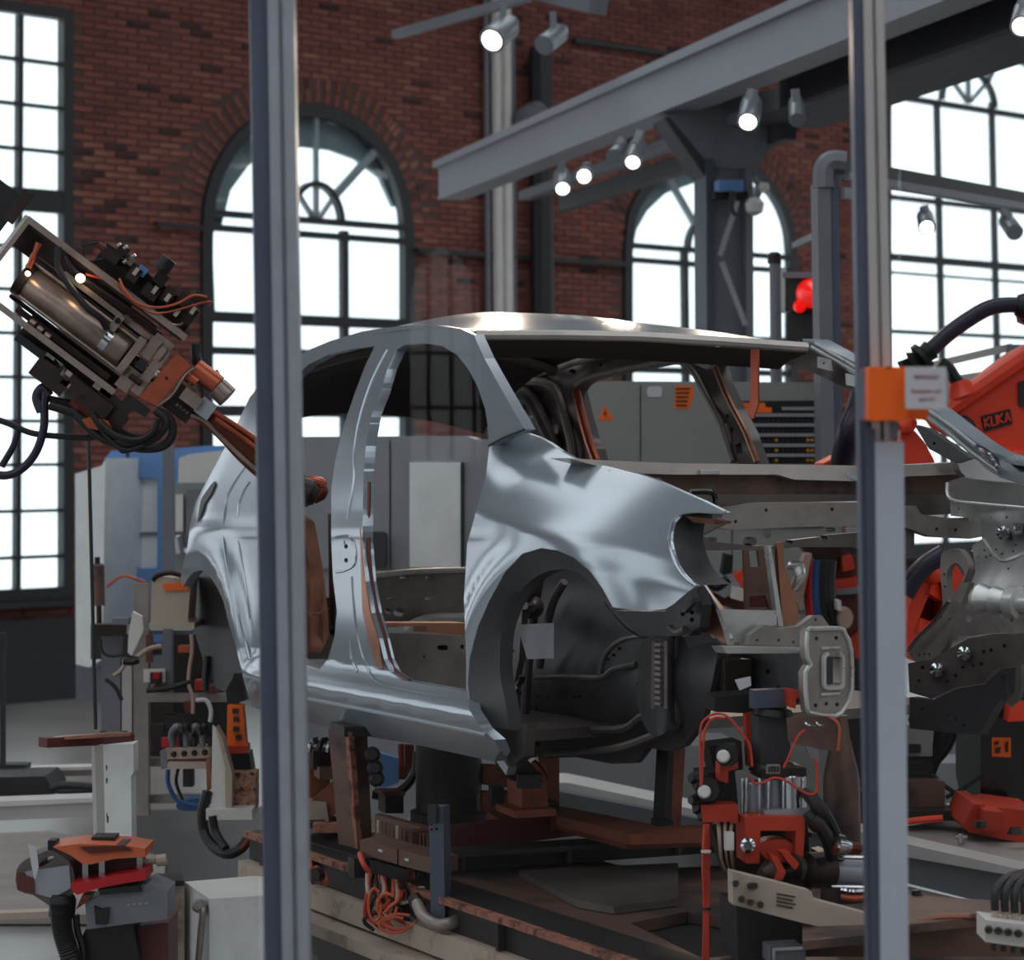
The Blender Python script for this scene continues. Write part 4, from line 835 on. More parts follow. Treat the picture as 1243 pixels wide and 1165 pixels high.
add(t, 'label_strip', 'cab_light', lambda b_: b_.slab(Z(-.04), [(948, 494), (988, 494), (988, 498), (948, 498)], .01))
b = MB(); b.slab(Z(-.05), [(894, 489), (927, 489), (927, 494), (935, 495), (935, 501), (894, 501)], .004); b.to('notice_sticker', K['sticker_orange'], t, 'orange notice on the rack')
add(t, 'lock_knob', 'chrome', lambda b_: b_.lathe(cb(995, 462, -.05), cb(995, 462, 0), [(0, .02), (1, .025)], 12))
t = thing('machine_enclosure', 'grey sheet metal machine enclosure seen through the door opening', 'cabinet')
eb = plane(460, 11.0, -4, 600); Z2 = lambda o: (lambda x, y, off=0: eb(x, y, off+o))
b = MB(); b.slab(Z2(0), [(345, 530), (566, 529), (610, 545), (610, 1000), (345, 1000)], .6); b.to('cabinet_body', K['cab_light'], t)
for x0, x1 in ((350, 416), (418, 473), (476, 600)): b = MB(); b.slab(Z2(-.02), [(x0, 533), (x1, 533), (x1, 690), (x0, 690)], .02); b.to('cabinet_door', K['cab_light'], t)
b = MB(); b.slab(Z2(-.03), [(498, 561), (560, 561), (560, 688), (498, 688)], .012); b.to('reflection_panel', K['cab_white'], t, 'pale patch painted for a reflection in the glass');  # pale sheet stands in for a reflection in the guard glass
add(t, 'door_edge', 'frame_dark', lambda b_: b_.slab(Z2(-.035), [(560, 561), (564, 561), (564, 690), (560, 690)], .02))
add(t, 'vent_box', 'beam_dark', lambda b_: b_.slab(Z2(-.1), rrect(448, 645, 471, 688, 5), .1))
t = thing('roller_cover', 'dark red-brown rounded cover on top of the grey enclosure', 'cover'); add(t, 'cover', 'dark_red', lambda b_: b_.slab(plane(555, 11.5, 0, 525), cm2([(532, 530), (540, 522), (556, 518), (575, 519), (590, 530)], 3), .3)); add(t, 'rim', 'beam_dark', lambda b_: b_.slab(plane(555, 11.45, 0, 525), [(530, 529), (592, 529), (592, 533), (530, 533)], .35))
# ================================================================ PLATFORM UNDER THE CAR
PT = .815
q_ = uvz(P(438, 1047, 7.3)); VN = q_[1]; 
def CU(u, v, z): return O_+Fv*u+Lv*v+V((0, 0, z-CZ))
lv = level(PT)
def lvl(z): return level(z)
plat = thing('welding_skid', 'rusty brown steel skid platform under the car body', 'platform')
U0_, U1_ = -1.85, 1.15
def rail(nm, mt, prof, u0, u1, v0, lab=None):
    b_ = MB(); b_.loft([[CU(u, v0+v, z) for v, z in prof] for u in (u0, u1)]); return b_.to(nm, K[mt], plat, lab)
rail('top_flange', 'plate_dark', [(.008, PT), (.008, PT-.014), (.16, PT-.014), (.16, PT)], U0_, U1_, VN)
rail('flange_edge', 'rust_edge', [(-.004, PT+.001), (-.004, PT-.016), (.022, PT-.016), (.022, PT+.001)], U0_, U1_, VN, 'chipped rusty flange edge')
rail('rail_web', 'plate_dark', [(.02, PT-.014), (.02, PT-.09), (.05, PT-.09), (.05, PT-.014)], U0_, U1_, VN)
rail('lower_rail', 'cream', [(-.02, PT-.09), (-.02, PT-.155), (.08, PT-.155), (.08, PT-.09)], U0_, U1_, VN, 'cream painted lower rail')
rail('foot_ledge', 'cream', [(-.09, PT-.165), (-.09, PT-.20), (.08, PT-.20), (.08, PT-.165)], U0_, U1_, VN, 'chipped cream ledge along the bottom')
for u in (-1.7, -1.3, -.7, -.1, .5):
    b = MB(); b.rawbox(CU(u, VN+.01, PT-.052), Fv*.012, Lv*.03, V((0, 0, .07))); b.to('web_stiffener', K['plate_dark'], plat)
# deck with recesses
def lpoly(pts, z): 
    m_ = level(z); return [uvz(m_(*p))[:2] for p in pts]
def deck(nm, mt, pts, z, th, hl=(), lab=None, px=True, hpx=True):
    o = lpoly(pts, z) if px else pts; h_ = [lpoly(h, z) for h in hl] if hpx else hl
    b_ = MB(); b_.slab(lambda a, c, off=0: CU(a, c, z-off), o, th, h_); return b_.to(nm, K[mt], plat, lab)
VF = VN+1.75
deck('deck_plate', 'plate_brown', [(U0_, VN+.12), (U1_, VN+.12), (U1_, 1.12), (-.42, 1.12), (-.56, .62), (U0_, .62)], PT-.002, .03, [lpoly([(765, 1120), (835, 1106), (1000, 1132), (1010, 1160), (850, 1162)], PT-.002)], px=False, hpx=False)
deck('sump_plate', 'plate_dark', [(-.4, VN+.2), (1.0, VN+.2), (1.0, 1.1), (-.4, 1.1)], PT-.035, .02, px=False)
b = MB(); b.rawbox(CU((U0_+U1_)/2, VN+.38, PT-.28), Fv*(U1_-U0_), Lv*.5, V((0, 0, .16))); b.rawbox(CU(.35, .8, PT-.28), Fv*1.5, Lv*.6, V((0, 0, .16))); b.to('underframe', K['plate_dark'], plat, kind='stuff')
for u in (-1.6, -.6, .6):
    for v in (VN+.25, .5) if u < .5 else (VN+.25, 1.0): b = MB(); b.rawbox(CU(u, v, (PT-.36)/2), Fv*.14, Lv*.14, V((0, 0, PT-.36))); b.to('leg', K['plate_dark'], plat)
uA = uvz(lv(541, 1036))[0]; uB = uvz(lv(819, 1017))[0]
def cross(nm, mt, px0, px1, z0, z1, th=.06):
    """cross beam whose front lower edge runs between two pixels on the deck"""
    a, c = level(z0)(*px0), level(z0)(*px1); d = c-a; n_ = V((-d.y, d.x, 0)).normalized()
    if n_.y < 0: n_ = -n_
    b_ = MB(); b_.rawbox((a+c)/2+n_*(th/2)+V((0, 0, (z1-z0)/2)), d, n_*th, V((0, 0, z1-z0))); return b_.to(nm, K[mt], plat)
cross('cross_beam', 'plate_dark', (430, 1066), (1052, 1022), PT, PT+.055)
cross('cross_beam', 'plate_dark', (470, 1046), (1052, 1012), PT+.055, PT+.07, .12)
cross('cross_beam', 'dark_red', (500, 1040), (700, 1014), PT+.05, PT+.12, .05)
deck('flat_plate', 'body_mid', [(630, 1056), (823, 1047), (823, 1090), (745, 1100), (700, 1092)], PT+.02, .02)
for p in ((561, 1058), (690, 1048), (823, 1038), (930, 1031)):
    b = MB(); b.rawbox(level(PT)(*p)+V((0, -.012, .03)), Fv*.02, Lv*.012, V((0, 0, .05))); b.to('weld_rib', K['plate_brown'], plat)
PU = PT+.115
deck('raised_deck', 'stand_orange', [(590, 984), (680, 979), (765, 1005), (880, 1001), (960, 996), (960, 1006), (760, 1014), (676, 991), (609, 996)], PU, .04, lab='raised deck with orange light put into its colour')
deck('deck_strip', 'stand_orange', [(675, 978), (690, 980), (800, 1002), (880, 1000), (880, 1009), (765, 1012), (676, 990)], PU+.02, .03)
deck('bracket_plate', 'plate_dark', [(361, 1000), (438, 1018), (541, 1048), (541, 1060), (438, 1040), (361, 1017)], PT+.004, .01)
# things on the platform
def vcyl(par, nm, mt, px, py0, py1, Y, r, n=20, prof=None, lab=None):
    a = P(px, py1, Y); c = V((a.x, a.y, P(px, py0, Y).z)); b_ = MB(); b_.lathe(a, c, prof or [(0, r), (.98, r), (1, r*.95)], n); return b_.to(nm, K[mt], par, lab)
t = thing('lift_column', 'fat dark round column under the middle of the car', 'column')
vcyl(t, 'cylinder', 'plate_dark', 545, 870, 985, 7.9, .105, 28); vcyl(t, 'base_flange', 'plate_dark', 548, 983, 1002, 7.9, .13, 28)
t = thing('support_stand', 'brown upright stand under the sill, left of the fat column', 'stand')
poly(t, 'upright', 'plate_brown', [(423, 888), (446, 893), (452, 1030), (436, 1030)], 7.55, .12, 35); poly(t, 'upright', 'rust_edge', [(423, 888), (430, 889), (440, 1030), (434, 1030)], 7.5, .02, 35)
pbox(t, 'top_pad', 'plate_dark', 418, 882, 452, 894, 7.5, .16, 20)
for x, y in ((452, 916), (455, 932), (457, 945)): add(t, 'clamp_bolt', 'black', lambda b_: b_.lathe(P(x, y, 7.4), P(x, y, 7.6), [(0, .015), (.3, .025), (1, .025)], 10))
t = thing('clamp_stand', 'stand coloured for orange light, with a diagonal brace, behind the left post', 'stand')
poly(t, 'frame_plate', 'stand_orange', [(366, 930), (400, 926), (402, 990), (440, 1000), (440, 1016), (366, 1002)], 8.0, .05, 15); add(t, 'diagonal_brace', 'stand_orange', lambda b_: b_.bar(P(380, 990, 7.9), P(430, 946, 7.9), .05, .08)); poly(t, 'foot', 'cream', [(366, 972), (396, 974), (400, 1002), (368, 998)], 7.85, .1, 15)
pbox(t, 'valve_block', 'tool_dark', 380, 912, 424, 934, 7.9, .12, 15); pbox(t, 'valve_block', 'plate_brown', 388, 932, 420, 946, 7.85, .1, 15)
for k_ in range(5): tub(t, 'air_fitting', 'black' if k_ % 2 else 'chrome', [(376+k_*11, 912, 7.8), (378+k_*11, 903, 7.8), (384+k_*11, 898, 7.85), (390+k_*11, 903, 7.9)], .010)
add(t, 'floor_bolts', 'black', lambda b_: b_.box(P(384, 1000, 7.75), (.05, .05, .02))); add(t, 'brace_foot', 'rust_edge', lambda b_: b_.box(P(400, 1004, 7.7), (.10, .04, .03)))
t = thing('hose_drum', 'blue-lined hose arc with orange bracket left of the fat column', 'hose')
tub(t, 'hose', 'black', [(452, 964, 8.0), (472, 966, 8.0), (492, 955, 8.0), (504, 936, 8.0), (506, 912, 8.0)], .014); poly(t, 'bracket', 'stand_orange', [(484, 905), (502, 905), (503, 928), (492, 946), (484, 946)], 8.15, .04); add(t, 'pin', 'red_orange', lambda b_: b_.cyl(P(487, 903, 8.1), P(488, 930, 8.1), .011, 8))
poly(t, 'blue_guard', 'cab_blue', [(460, 914), (486, 921), (484, 950), (462, 958)], 9.2, .05)
t = thing('black_sensor_box', 'black box on the raised deck left of the fat column', 'box'); pbox(t, 'case', 'black', 468, 966, 490, 987, 7.9, .08, 20); pbox(t, 'lid', 'stand_orange', 466, 961, 492, 966, 7.9, .1, 20)
t = thing('sill_clamp', 'block clamp on pedestal holding the front end of the sill', 'clamp')
poly(t, 'pedestal', 'stand_orange', [(633, 951), (664, 950), (666, 984), (634, 986)], 7.15, .12, 20); poly(t, 'pedestal_foot', 'stand_orange', [(624, 984), (674, 981), (676, 990), (626, 993)], 7.1, .16, 20)
poly(t, 'jaw', 'black', [(612, 928), (640, 922), (648, 930), (646, 948), (632, 950), (616, 940)], 7.0, .08, 20); tub(t, 'clamp_arm', 'copper_dark', [(645, 926, 7.05), (654, 936, 7.05), (660, 948, 7.05)], .016); add(t, 'jaw_block', 'black', lambda b_: b_.box(P(642, 946, 7.0), (.07, .06, .04)))
t = thing('frame_post', 'orange-brown square post behind the sill clamp', 'post'); poly(t, 'post', 'stand_orange', [(663, 900), (679, 900), (679, 985), (665, 985)], 7.6, .05, 30); pbox(t, 'foot', 'black', 664, 974, 679, 984, 7.5, .08, 20)
t = thing('frame_post', 'orange-brown square post under the front of the car', 'post'); poly(t, 'post', 'stand_orange', [(816, 908), (832, 908), (826, 1006), (813, 1006)], 7.3, .06, 30); poly(t, 'post_side', 'plate_dark', [(811, 908), (818, 908), (815, 1004), (806, 1003)], 7.25, .06, 30); pbox(t, 'foot', 'black', 800, 996, 818, 1004, 7.2, .06, 20)
t = thing('orange_plate_stand', 'orange-brown plate stand between the column and the sill clamp', 'stand'); poly(t, 'plate', 'stand_orange', [(586, 928), (634, 932), (634, 958), (586, 952)], 7.9, .04, 10); poly(t, 'lower_plate', 'stand_orange', [(586, 962), (633, 962), (633, 984), (586, 984)], 7.8, .06, 10); pbox(t, 'sensor', 'black', 597, 956, 612, 978, 7.3, .06, 10)
t = thing('terminal_rack', 'row of brown ribbed terminal strips behind the valve boxes', 'rack')
poly(t, 'rack_plate', 'plate_brown', [(455, 988), (522, 1006), (522, 1040), (455, 1018)], 7.35, .03, -30)
for k_ in range(14): add(t, 'terminal', 'cream' if k_ % 5 == 0 else 'plate_brown', lambda b_: b_.box(P(459+k_*4.6, 1003+k_*1.35, 7.25), (.007, .02, .035)))
t = thing('valve_box', 'two brown valve boxes with orange cables hanging under them', 'valve box')
vm = plane(490, 6.98, -32, 1035)
b = MB(); b.slab(vm, [(437, 1019), (482, 1031), (482, 1049), (437, 1036)], .10); b.to('box', K['plate_brown'], t); b = MB(); b.slab(vm, [(484, 1031), (532, 1043), (532, 1062), (484, 1050)], .10); b.to('box', K['plate_brown'], t)
for x, y in ((460, 1030), (492, 1041)): add(t, 'type_plate', 'sticker_white', lambda b_: b_.slab(lambda a, c, o=0: vm(a, c, o-.004), [(x, y), (x+5, y+1.3), (x+5, y+4.3), (x, y+3)], .003))
poly(t, 'connector_block', 'black', [(444, 1042), (498, 1056), (498, 1074), (448, 1062)], 7.15, .08, -30); add(t, 'bracket', 'copper_dark', lambda b_: b_.bar(P(499, 1055, 7.1), P(501, 1130, 7.1), .02, .02))
rnd = random.Random(3)
for k_ in range(16):
    x = 446+k_*3.4; y0 = 1060+k_*.9; mt = ('wire_cream', 'wire_red', 'black', 'tool_dark', 'wire_orange')[k_ % 5]; xe = 440+rnd.random()*50
    tub(t, 'cable', mt, [(x, y0, 7.05), (x-3+rnd.random()*6, y0+20, 6.98), (xe, 1100+rnd.random()*14, 7.0), (xe+10+rnd.random()*14, 1118+rnd.random()*14, 7.0)], .006)
for cx, cy_, rx, ry in ((455, 1098, 8, 20), (478, 1122, 18, 10), (470, 1100, 12, 16), (485, 1118, 20, 9)): tub(t, 'cable_loop', 'wire_orange', [(cx+rx*math.cos(a*.9), cy_+ry*math.sin(a*.9), 6.95) for a in range(7)], .0042)
tub(t, 'cable', 'wire_orange', [(485, 1080, 6.95), (483, 1092, 6.95), (474, 1100, 6.95), (466, 1108, 6.95)], .005); tub(t, 'cable', 'wire_red', [(437, 1036, 7.05), (441, 1048, 7), (448, 1058, 7)], .008)
for x, y in ((488, 1075), (512, 1080), (516, 1096), (505, 1062)): add(t, 'plug', 'sticker_white' if x > 510 else 'tool_dark', lambda b_: b_.box(P(x, y, 7.0), (.014, .014, .02), 20))
t = thing('bent_pipe', 'bent brown steel pipe sticking out beside the dark upright', 'pipe'); tub(t, 'pipe', 'body_inner', [(506, 1096, 6.9), (514, 1112, 6.85), (530, 1122, 6.8), (548, 1120, 6.8), (562, 1112, 6.85), (572, 1110, 6.9)], .017, 12, 14); add(t, 'collar', 'tool_dark', lambda b_: b_.lathe(P(502, 1088, 6.92), P(508, 1100, 6.9), [(0, .018), (.5, .022), (1, .022)], 12))
t = thing('perforated_upright', 'dark blue-grey perforated upright in front of the skid rail', 'upright')
up = plane(530, 6.85, -20, 1060)
b = MB(); b.slab(up, [(520, 979), (538, 979), (541, 1160), (524, 1160)], .05, [circ(524, 986+k_*7, 1.5, 2, 6) for k_ in range(4)]+[circ(530, 988+k_*9, 1.6, 2, 6) for k_ in range(3)]); b.to('upright', K['steel_blue'], t)
pbox(t, 'top_bracket', 'black', 519, 977, 529, 1000, 6.82, .02, -20); pbox(t, 'foot', 'plate_brown', 518, 1118, 545, 1162, 6.9, .08, -20)
t = thing('rail_fitting', 'small orange cable fittings on the skid rail beside the left post', 'fitting'); 
for x, y in ((374, 1050), (384, 1058), (392, 1064)): tub(t, 'cable_end', 'wire_orange', [(x-6, y+6, 7.5), (x, y-4, 7.45), (x+3, y+8, 7.4)], .010)
add(t, 'cap', 'tool_dark', lambda b_: b_.lathe(P(380, 1062, 7.35), P(386, 1062, 7.4), [(0, .02), (1, .024)], 10))
def greyblock(x0, y0, lab):
    t = thing('clamp_block', lab, 'block', None); mp = plane(x0+20, 6.3, -15, y0+10)
    b_ = MB(); b_.slab(mp, [(x0, y0), (x0+28, y0+5), (x0+28, y0+30), (x0, y0+24)], .10); b_.to('block', K['steel_grey'], t)
    for dx in (8, 20): add(t, 'screw', 'black', lambda b2: b2.lathe(mp(x0+dx, y0-1.5+dx*.15, .03)+V((0, 0, .008)), mp(x0+dx, y0+4+dx*.15, .03), [(0, .006), (1, .008)], 8))
greyblock(719, 1137, 'left one of two grey clamp blocks at the bottom edge'); greyblock(760, 1147, 'right one of two grey clamp blocks at the bottom edge')
t = thing('clamp_fitting', 'small silver fitting with an orange tip at the bottom edge', 'fitting'); add(t, 'fitting', 'chrome', lambda b_: b_.lathe(P(713, 1157, 6.3), P(724, 1158, 6.25), [(0, .012), (.5, .016), (1, .010)], 10)); tub(t, 'hose_tip', 'wire_orange', [(728, 1156, 6.25), (738, 1160, 6.25), (750, 1166, 6.25)], .010)
# conveyor bench and rails seen under the car
t = thing('conveyor_bench', 'pale blue-grey conveyor bench beyond the skid', 'bench')
poly(t, 'side_panel', 'cab_light', [(676, 905), (900, 905), (900, 948), (735, 958), (676, 945)], 10.5, .5, 5); poly(t, 'top_edge', 'white_paint', [(676, 950), (690, 950), (870, 988), (870, 996), (676, 958)], 9.6, .3, 0); poly(t, 'lower_panel', 'steel_grey', [(676, 960), (870, 998), (870, 1030), (676, 1000)], 9.55, .3, 0)
t = thing('guide_rail', 'long grey floor guide rail right of the clamp station', 'rail')
poly(t, 'rail_face', 'steel_grey', [(975, 1000), (1260, 1066), (1260, 1112), (975, 1040)], 7.5, .2, 0); poly(t, 'rail_top', 'alu_warm', [(975, 992), (1100, 1024), (1260, 1060), (1260, 1068), (1100, 1040), (975, 1008)], 7.45, .22, 0)
# ================================================================ CLAMP STATION
S_ = 6.05
t = thing('clamp_station', 'tall clamp station with red-orange brackets and silver cylinders', 'clamp')
poly(t, 'mounting_arm', 'cream', [(889, 1058), (927, 1067), (985, 1082), (988, 1092), (1052, 1109), (1090, 1120), (1090, 1146), (1052, 1136), (974, 1120), (890, 1098)], S_-.25, .05, 8, label='cream mounting arm with bolts')
lp_ = poly(t, 'type_plate', 'cab_grey', [(940, 1080), (973, 1087), (973, 1110), (940, 1102)], S_-.26, .01, 8, label='grey type plate')
for k_ in range(4): poly(lp_, 'text_line', 'ink', [(943, 1084+k_*4.5), (966-3*(k_ % 2), 1088+k_*4.5), (966-3*(k_ % 2), 1089.4+k_*4.5), (943, 1085.4+k_*4.5)], S_-.265, .004, 8)
for x, y in ((893, 1072), (911, 1075), (916, 1075), (900, 1091), (911, 1095), (923, 1098)): add(t, 'bolt', 'tool_dark', lambda b_: b_.lathe(P(x, y, S_-.31), P(x, y, S_-.2), [(0, .007), (.4, .009), (.41, .012), (1, .012)], 6))
poly(t, 'post_block', 'plate_dark', [(894, 1098), (974, 1118), (976, 1168), (896, 1168)], S_-.18, .18, 8); poly(t, 'lower_case', 'steel_grey', [(938, 1152), (978, 1150), (978, 1172), (938, 1172)], S_-.3, .1, 8); poly(t, 'lower_case_rim', 'chrome', [(937, 1150), (979, 1148), (979, 1152), (941, 1154), (941, 1172), (937, 1172)], S_-.31, .01, 8)
oz = S_-.1
poly(t, 'orange_yoke', 'red_orange', [(904, 992), (936, 991), (977, 992), (977, 1010), (975, 1040), (966, 1042), (966, 1008), (923, 1008), (922, 1048), (906, 1048)], oz, .10, 8, label='red-orange yoke')
poly(t, 'cam_plate', 'red_orange', cm2([(921, 1030), (926, 1022), (945, 1018), (963, 1024), (966, 1038), (950, 1046), (930, 1042)], 2), oz+.02, .06, 8)
for pts in ([(934, 1036), (944, 1040), (954, 1058), (950, 1068), (940, 1068), (944, 1056)], [(948, 1034), (958, 1034), (970, 1048), (966, 1056), (958, 1048)]): poly(t, 'claw', 'red_orange', pts, oz-.08, .05, 8)
add(t, 'pivot', 'tool_dark', lambda b_: b_.lathe(P(924, 1062, oz-.06), P(974, 1050, oz), [(0, .015), (.2, .03), (.3, .018), (.7, .018), (.8, .034), (1, .02)], 14))
add(t, 'pivot_pin', 'chrome', lambda b_: b_.lathe(P(908, 1026, oz-.06), P(908, 1026, oz), [(0, .010), (.4, .012), (.45, .018), (1, .018)], 10))
add(t, 'cylinder', 'alu', lambda b_: b_.cyl(P(915, 992, S_), P(914, 948, S_), .030, 14)); add(t, 'cylinder', 'chrome', lambda b_: b_.cyl(P(962, 988, S_-.02), P(961, 940, S_-.02), .034, 18)); add(t, 'cylinder', 'alu', lambda b_: b_.cyl(P(943, 990, S_), P(942, 944, S_), .022, 14))
poly(t, 'cylinder_foot', 'alu', [(928, 984), (980, 980), (980, 990), (950, 994), (928, 992)], S_-.06, .10, 8); poly(t, 'cylinder_head', 'tool_dark', [(925, 934), (979, 932), (979, 942), (925, 946)], S_-.05, .12, 8)
for x in (901, 906, 922, 933, 951, 975): add(t, 'tie_rod', 'chrome', lambda b_: b_.cyl(P(x, 990, S_-.05), P(x, 944, S_-.05), .004, 6))
poly(t, 'type_plate', 'cab_grey', [(931, 928), (947, 928), (947, 939), (931, 939)], S_-.1, .01, 8)
for k_ in range(4): pbox(t, 'engraved_digit', 'ink', 933+k_*3.6, 930, 935+k_*3.6, 937, S_-.104, .003, 8)
poly(t, 'orange_angle', 'red_orange', [(874, 926), (896, 925), (896, 932), (884, 936), (884, 950), (874, 948)], S_-.05, .05, 8); poly(t, 'orange_guard', 'red_orange', [(851, 977), (889, 976), (896, 976), (896, 999), (889, 999), (889, 997), (853, 998)], S_-.08, .06, 8, label='red-orange guard plate')
poly(t, 'orange_strip', 'red_orange', [(905, 866), (919, 864), (919, 930), (908, 930)], S_+.08, .03, 8); poly(t, 'orange_lug', 'red_orange', [(957, 836), (969, 838), (970, 846), (966, 848), (966, 860), (958, 858)], S_-.05, .04, 8)
poly(t, 'motor_body', 'beam_dark', [(920, 870), (958, 866), (960, 920), (950, 936), (924, 934)], S_, .16, 8); add(t, 'motor_cap', 'black', lambda b_: b_.lathe(P(938, 868, S_+.02), P(939, 858, S_+.02), [(0, .05), (.8, .045), (1, .03)], 14))
add(t, 'motor_flange', 'tool_dark', lambda b_: b_.lathe(P(938, 926, S_+.0), P(938, 934, S_), [(0, .05), (1, .06)], 16))
poly(t, 'head_box', 'black', [(868, 846), (915, 842), (955, 844), (955, 862), (915, 866), (868, 864)], S_+.1, .12, 8); poly(t, 'head_box', 'tool_dark', [(880, 800), (912, 800), (912, 842), (880, 844)], S_+.25, .1, 8)
poly(t, 'sensor_window', 'steel_blue', [(914, 838), (955, 836), (955, 858), (914, 860)], S_-.02, .04, 8); poly(t, 'note', 'sticker_white', [(892, 825), (911, 821), (912, 832), (898, 838)], S_-.0, .003, 8)
for x, y in ((878, 918), (855, 961)):
    add(t, 'knob', 'white_paint', lambda b_: b_.lathe(P(x, y, S_-.14), P(x, y, S_-.10), [(0, .012), (.2, .016), (1, .016)], 12)); add(t, 'knob_body', 'black', lambda b_: b_.lathe(P(x+4, y-2, S_-.10), P(x+8, y-3, S_+.05), [(0, .028), (1, .03)], 12))
for k_ in range(6): add(t, 'connector', 'black', lambda b_: b_.lathe(P(838+(k_ % 3)*6, 944+k_*9, S_-.08), P(856+(k_ % 2)*6, 946+k_*9, S_-.04), [(0, .010), (.3, .018), (.6, .014), (1, .018)], 8))
poly(t, 'valve_bank', 'black', [(852, 938), (892, 934), (896, 976), (856, 976)], S_, .1, 8); poly(t, 'valve_bank', 'tool_dark', [(860, 905), (900, 900), (902, 934), (868, 938)], S_+.06, .1, 8); poly(t, 'back_plate', 'plate_dark', [(862, 1000), (900, 998), (902, 1058), (888, 1066), (870, 1020)], S_+.06, .1, 8)
poly(t, 'core_block', 'tool_dark', [(895, 995), (980, 990), (985, 1080), (893, 1062)], S_+.06, .15, 8)
for k_ in range(5): tub(t, 'cable', ('wire_cream', 'tool_dark')[k_ % 2], [(872+k_*4, 998, S_-.06), (874+k_*3, 1020, S_-.08), (876+k_*3, 1040, S_-.07), (882+k_*2, 1056, S_-.02)], .005)
pbox(t, 'connector_tag', 'white_paint', 881, 1010, 891, 1032, S_-.12, .02, 8)
poly(t, 'shield_plate', 'plate_brown', [(956, 872), (972, 868), (1006, 870), (1019, 884), (1017, 911), (998, 910), (975, 905), (958, 900)], S_-.1, .012, 8, label='brown shield plate'); tub(t, 'shield_edge', 'copper', [(1006, 870, S_-.11), (1015, 876, S_-.11), (1019, 886, S_-.11), (1017, 911, S_-.11)], .004)
for x in (977, 990): tub(t, 'clip', 'chrome', [(x, 876, S_-.12), (x+4, 880, S_-.13), (x+12, 881, S_-.12)], .003)
poly(t, 'grey_panel', 'cab_light', [(978, 907), (992, 908), (995, 925), (982, 918)], S_, .01, 8)
add(t, 'air_cylinder', 'tool_dark', lambda b_: b_.lathe(P(972, 1056, S_-.05), P(1004, 1056, S_), [(0, .02), (.2, .042), (1, .045)], 16))
poly(t, 'cylinder_block', 'tool_dark', [(1000, 1038), (1010, 1036), (1012, 1077), (1002, 1076)], S_-.02, .12, 8); add(t, 'air_cylinder', 'alu', lambda b_: b_.cyl(P(1010, 1057, S_+.02), P(1060, 1060, S_+.05), .038, 16)); 
for y in (1040, 1076): add(t, 'tie_rod', 'chrome', lambda b_: b_.cyl(P(1008, y, S_-.03), P(1058, y+1, S_), .006, 8))
for y in (1080, 1088): tub(t, 'hose_end', 'wire_orange' if y > 1082 else 'chrome', [(1022, y, S_-.05), (1034, y+2, S_-.06), (1048, y+1, S_-.04)], .008)
tub(t, 'hose', 'rubber', [(978, 962, S_-.05), (988, 975, S_-.1), (1002, 1000, S_-.08), (1016, 1030, S_-.02), (1022, 1040, S_)], .014); tub(t, 'hose', 'rubber', [(985, 965, S_-.08), (1000, 985, S_-.1), (1014, 1012, S_-.05), (1022, 1034, S_)], .014); tub(t, 'hose', 'rubber', [(981, 988, S_-.08), (995, 1002, S_-.1), (1006, 1022, S_-.08), (1010, 1040, S_-.05)], .017)
add(t, 'hose_collar', 'tool_dark', lambda b_: b_.lathe(P(986, 994, S_-.1), P(996, 1004, S_-.1), [(0, .02), (.5, .022), (1, .02)], 12)); add(t, 'hose_fitting', 'chrome', lambda b_: b_.lathe(P(1012, 1024, S_-.1), P(1030, 1028, S_-.08), [(0, .01), (.1, .025), (.5, .026), (.6, .018), (1, .016)], 12)); add(t, 'hose_fitting', 'copper_dark', lambda b_: b_.cyl(P(1030, 1028, S_-.08), P(1042, 1030, S_-.06), .014, 10))
for pts in ([(851, 960), (850, 890), (857, 872), (872, 866), (886, 872), (900, 890), (910, 905), (913, 930)], [(911, 942), (915, 950), (926, 950), (940, 944), (955, 948), (970, 958), (983, 964), (991, 960), (992, 940), (990, 920)], [(978, 886), (970, 892), (962, 908), (956, 922), (951, 932)], [(852, 950), (855, 890), (866, 872), (880, 872)]):
    tub(t, 'red_wire', 'wire_red', [(x, y, S_-.13) for x, y in pts], .0030)
t = thing('cable_bundle', 'bundle of thin red cables hanging straight down beside the clamp station', 'cable')
for k_ in range(4): tub(t, 'cable', 'wire_red', [(855+k_*1.5, 1000, S_-.1), (853+k_*2.4, 1050, S_-.12+k_*.01), (855+k_*1.6, 1102, S_-.12), (853+k_*2.4, 1180, S_-.12)], .0032)
for y in (1033, 1102): add(t, 'cable_tie', 'white_paint' if y < 1050 else 'black', lambda b_: b_.lathe(P(857, y-1, S_-.12), P(857, y+1.5, S_-.12), [(0, .012), (1, .012)], 8))
t = thing('gas_cylinder', 'brown bottle shaped cylinder with a conical neck', 'cylinder')
a = P(1023, 1045, 6.5); c = V((a.x, a.y, P(1021, 868, 6.5).z)); add(t, 'cylinder', 'plate_brown', lambda b_: b_.lathe(a, c, [(0, .045), (.02, .048), (.55, .048), (.63, .043), (.85, .024), (1, .019)], 22)); add(t, 'foot_ring', 'tool_dark', lambda b_: b_.lathe(a+V((0, 0, -.1)), a+V((0, 0, .02)), [(0, .06), (1, .055)], 18))
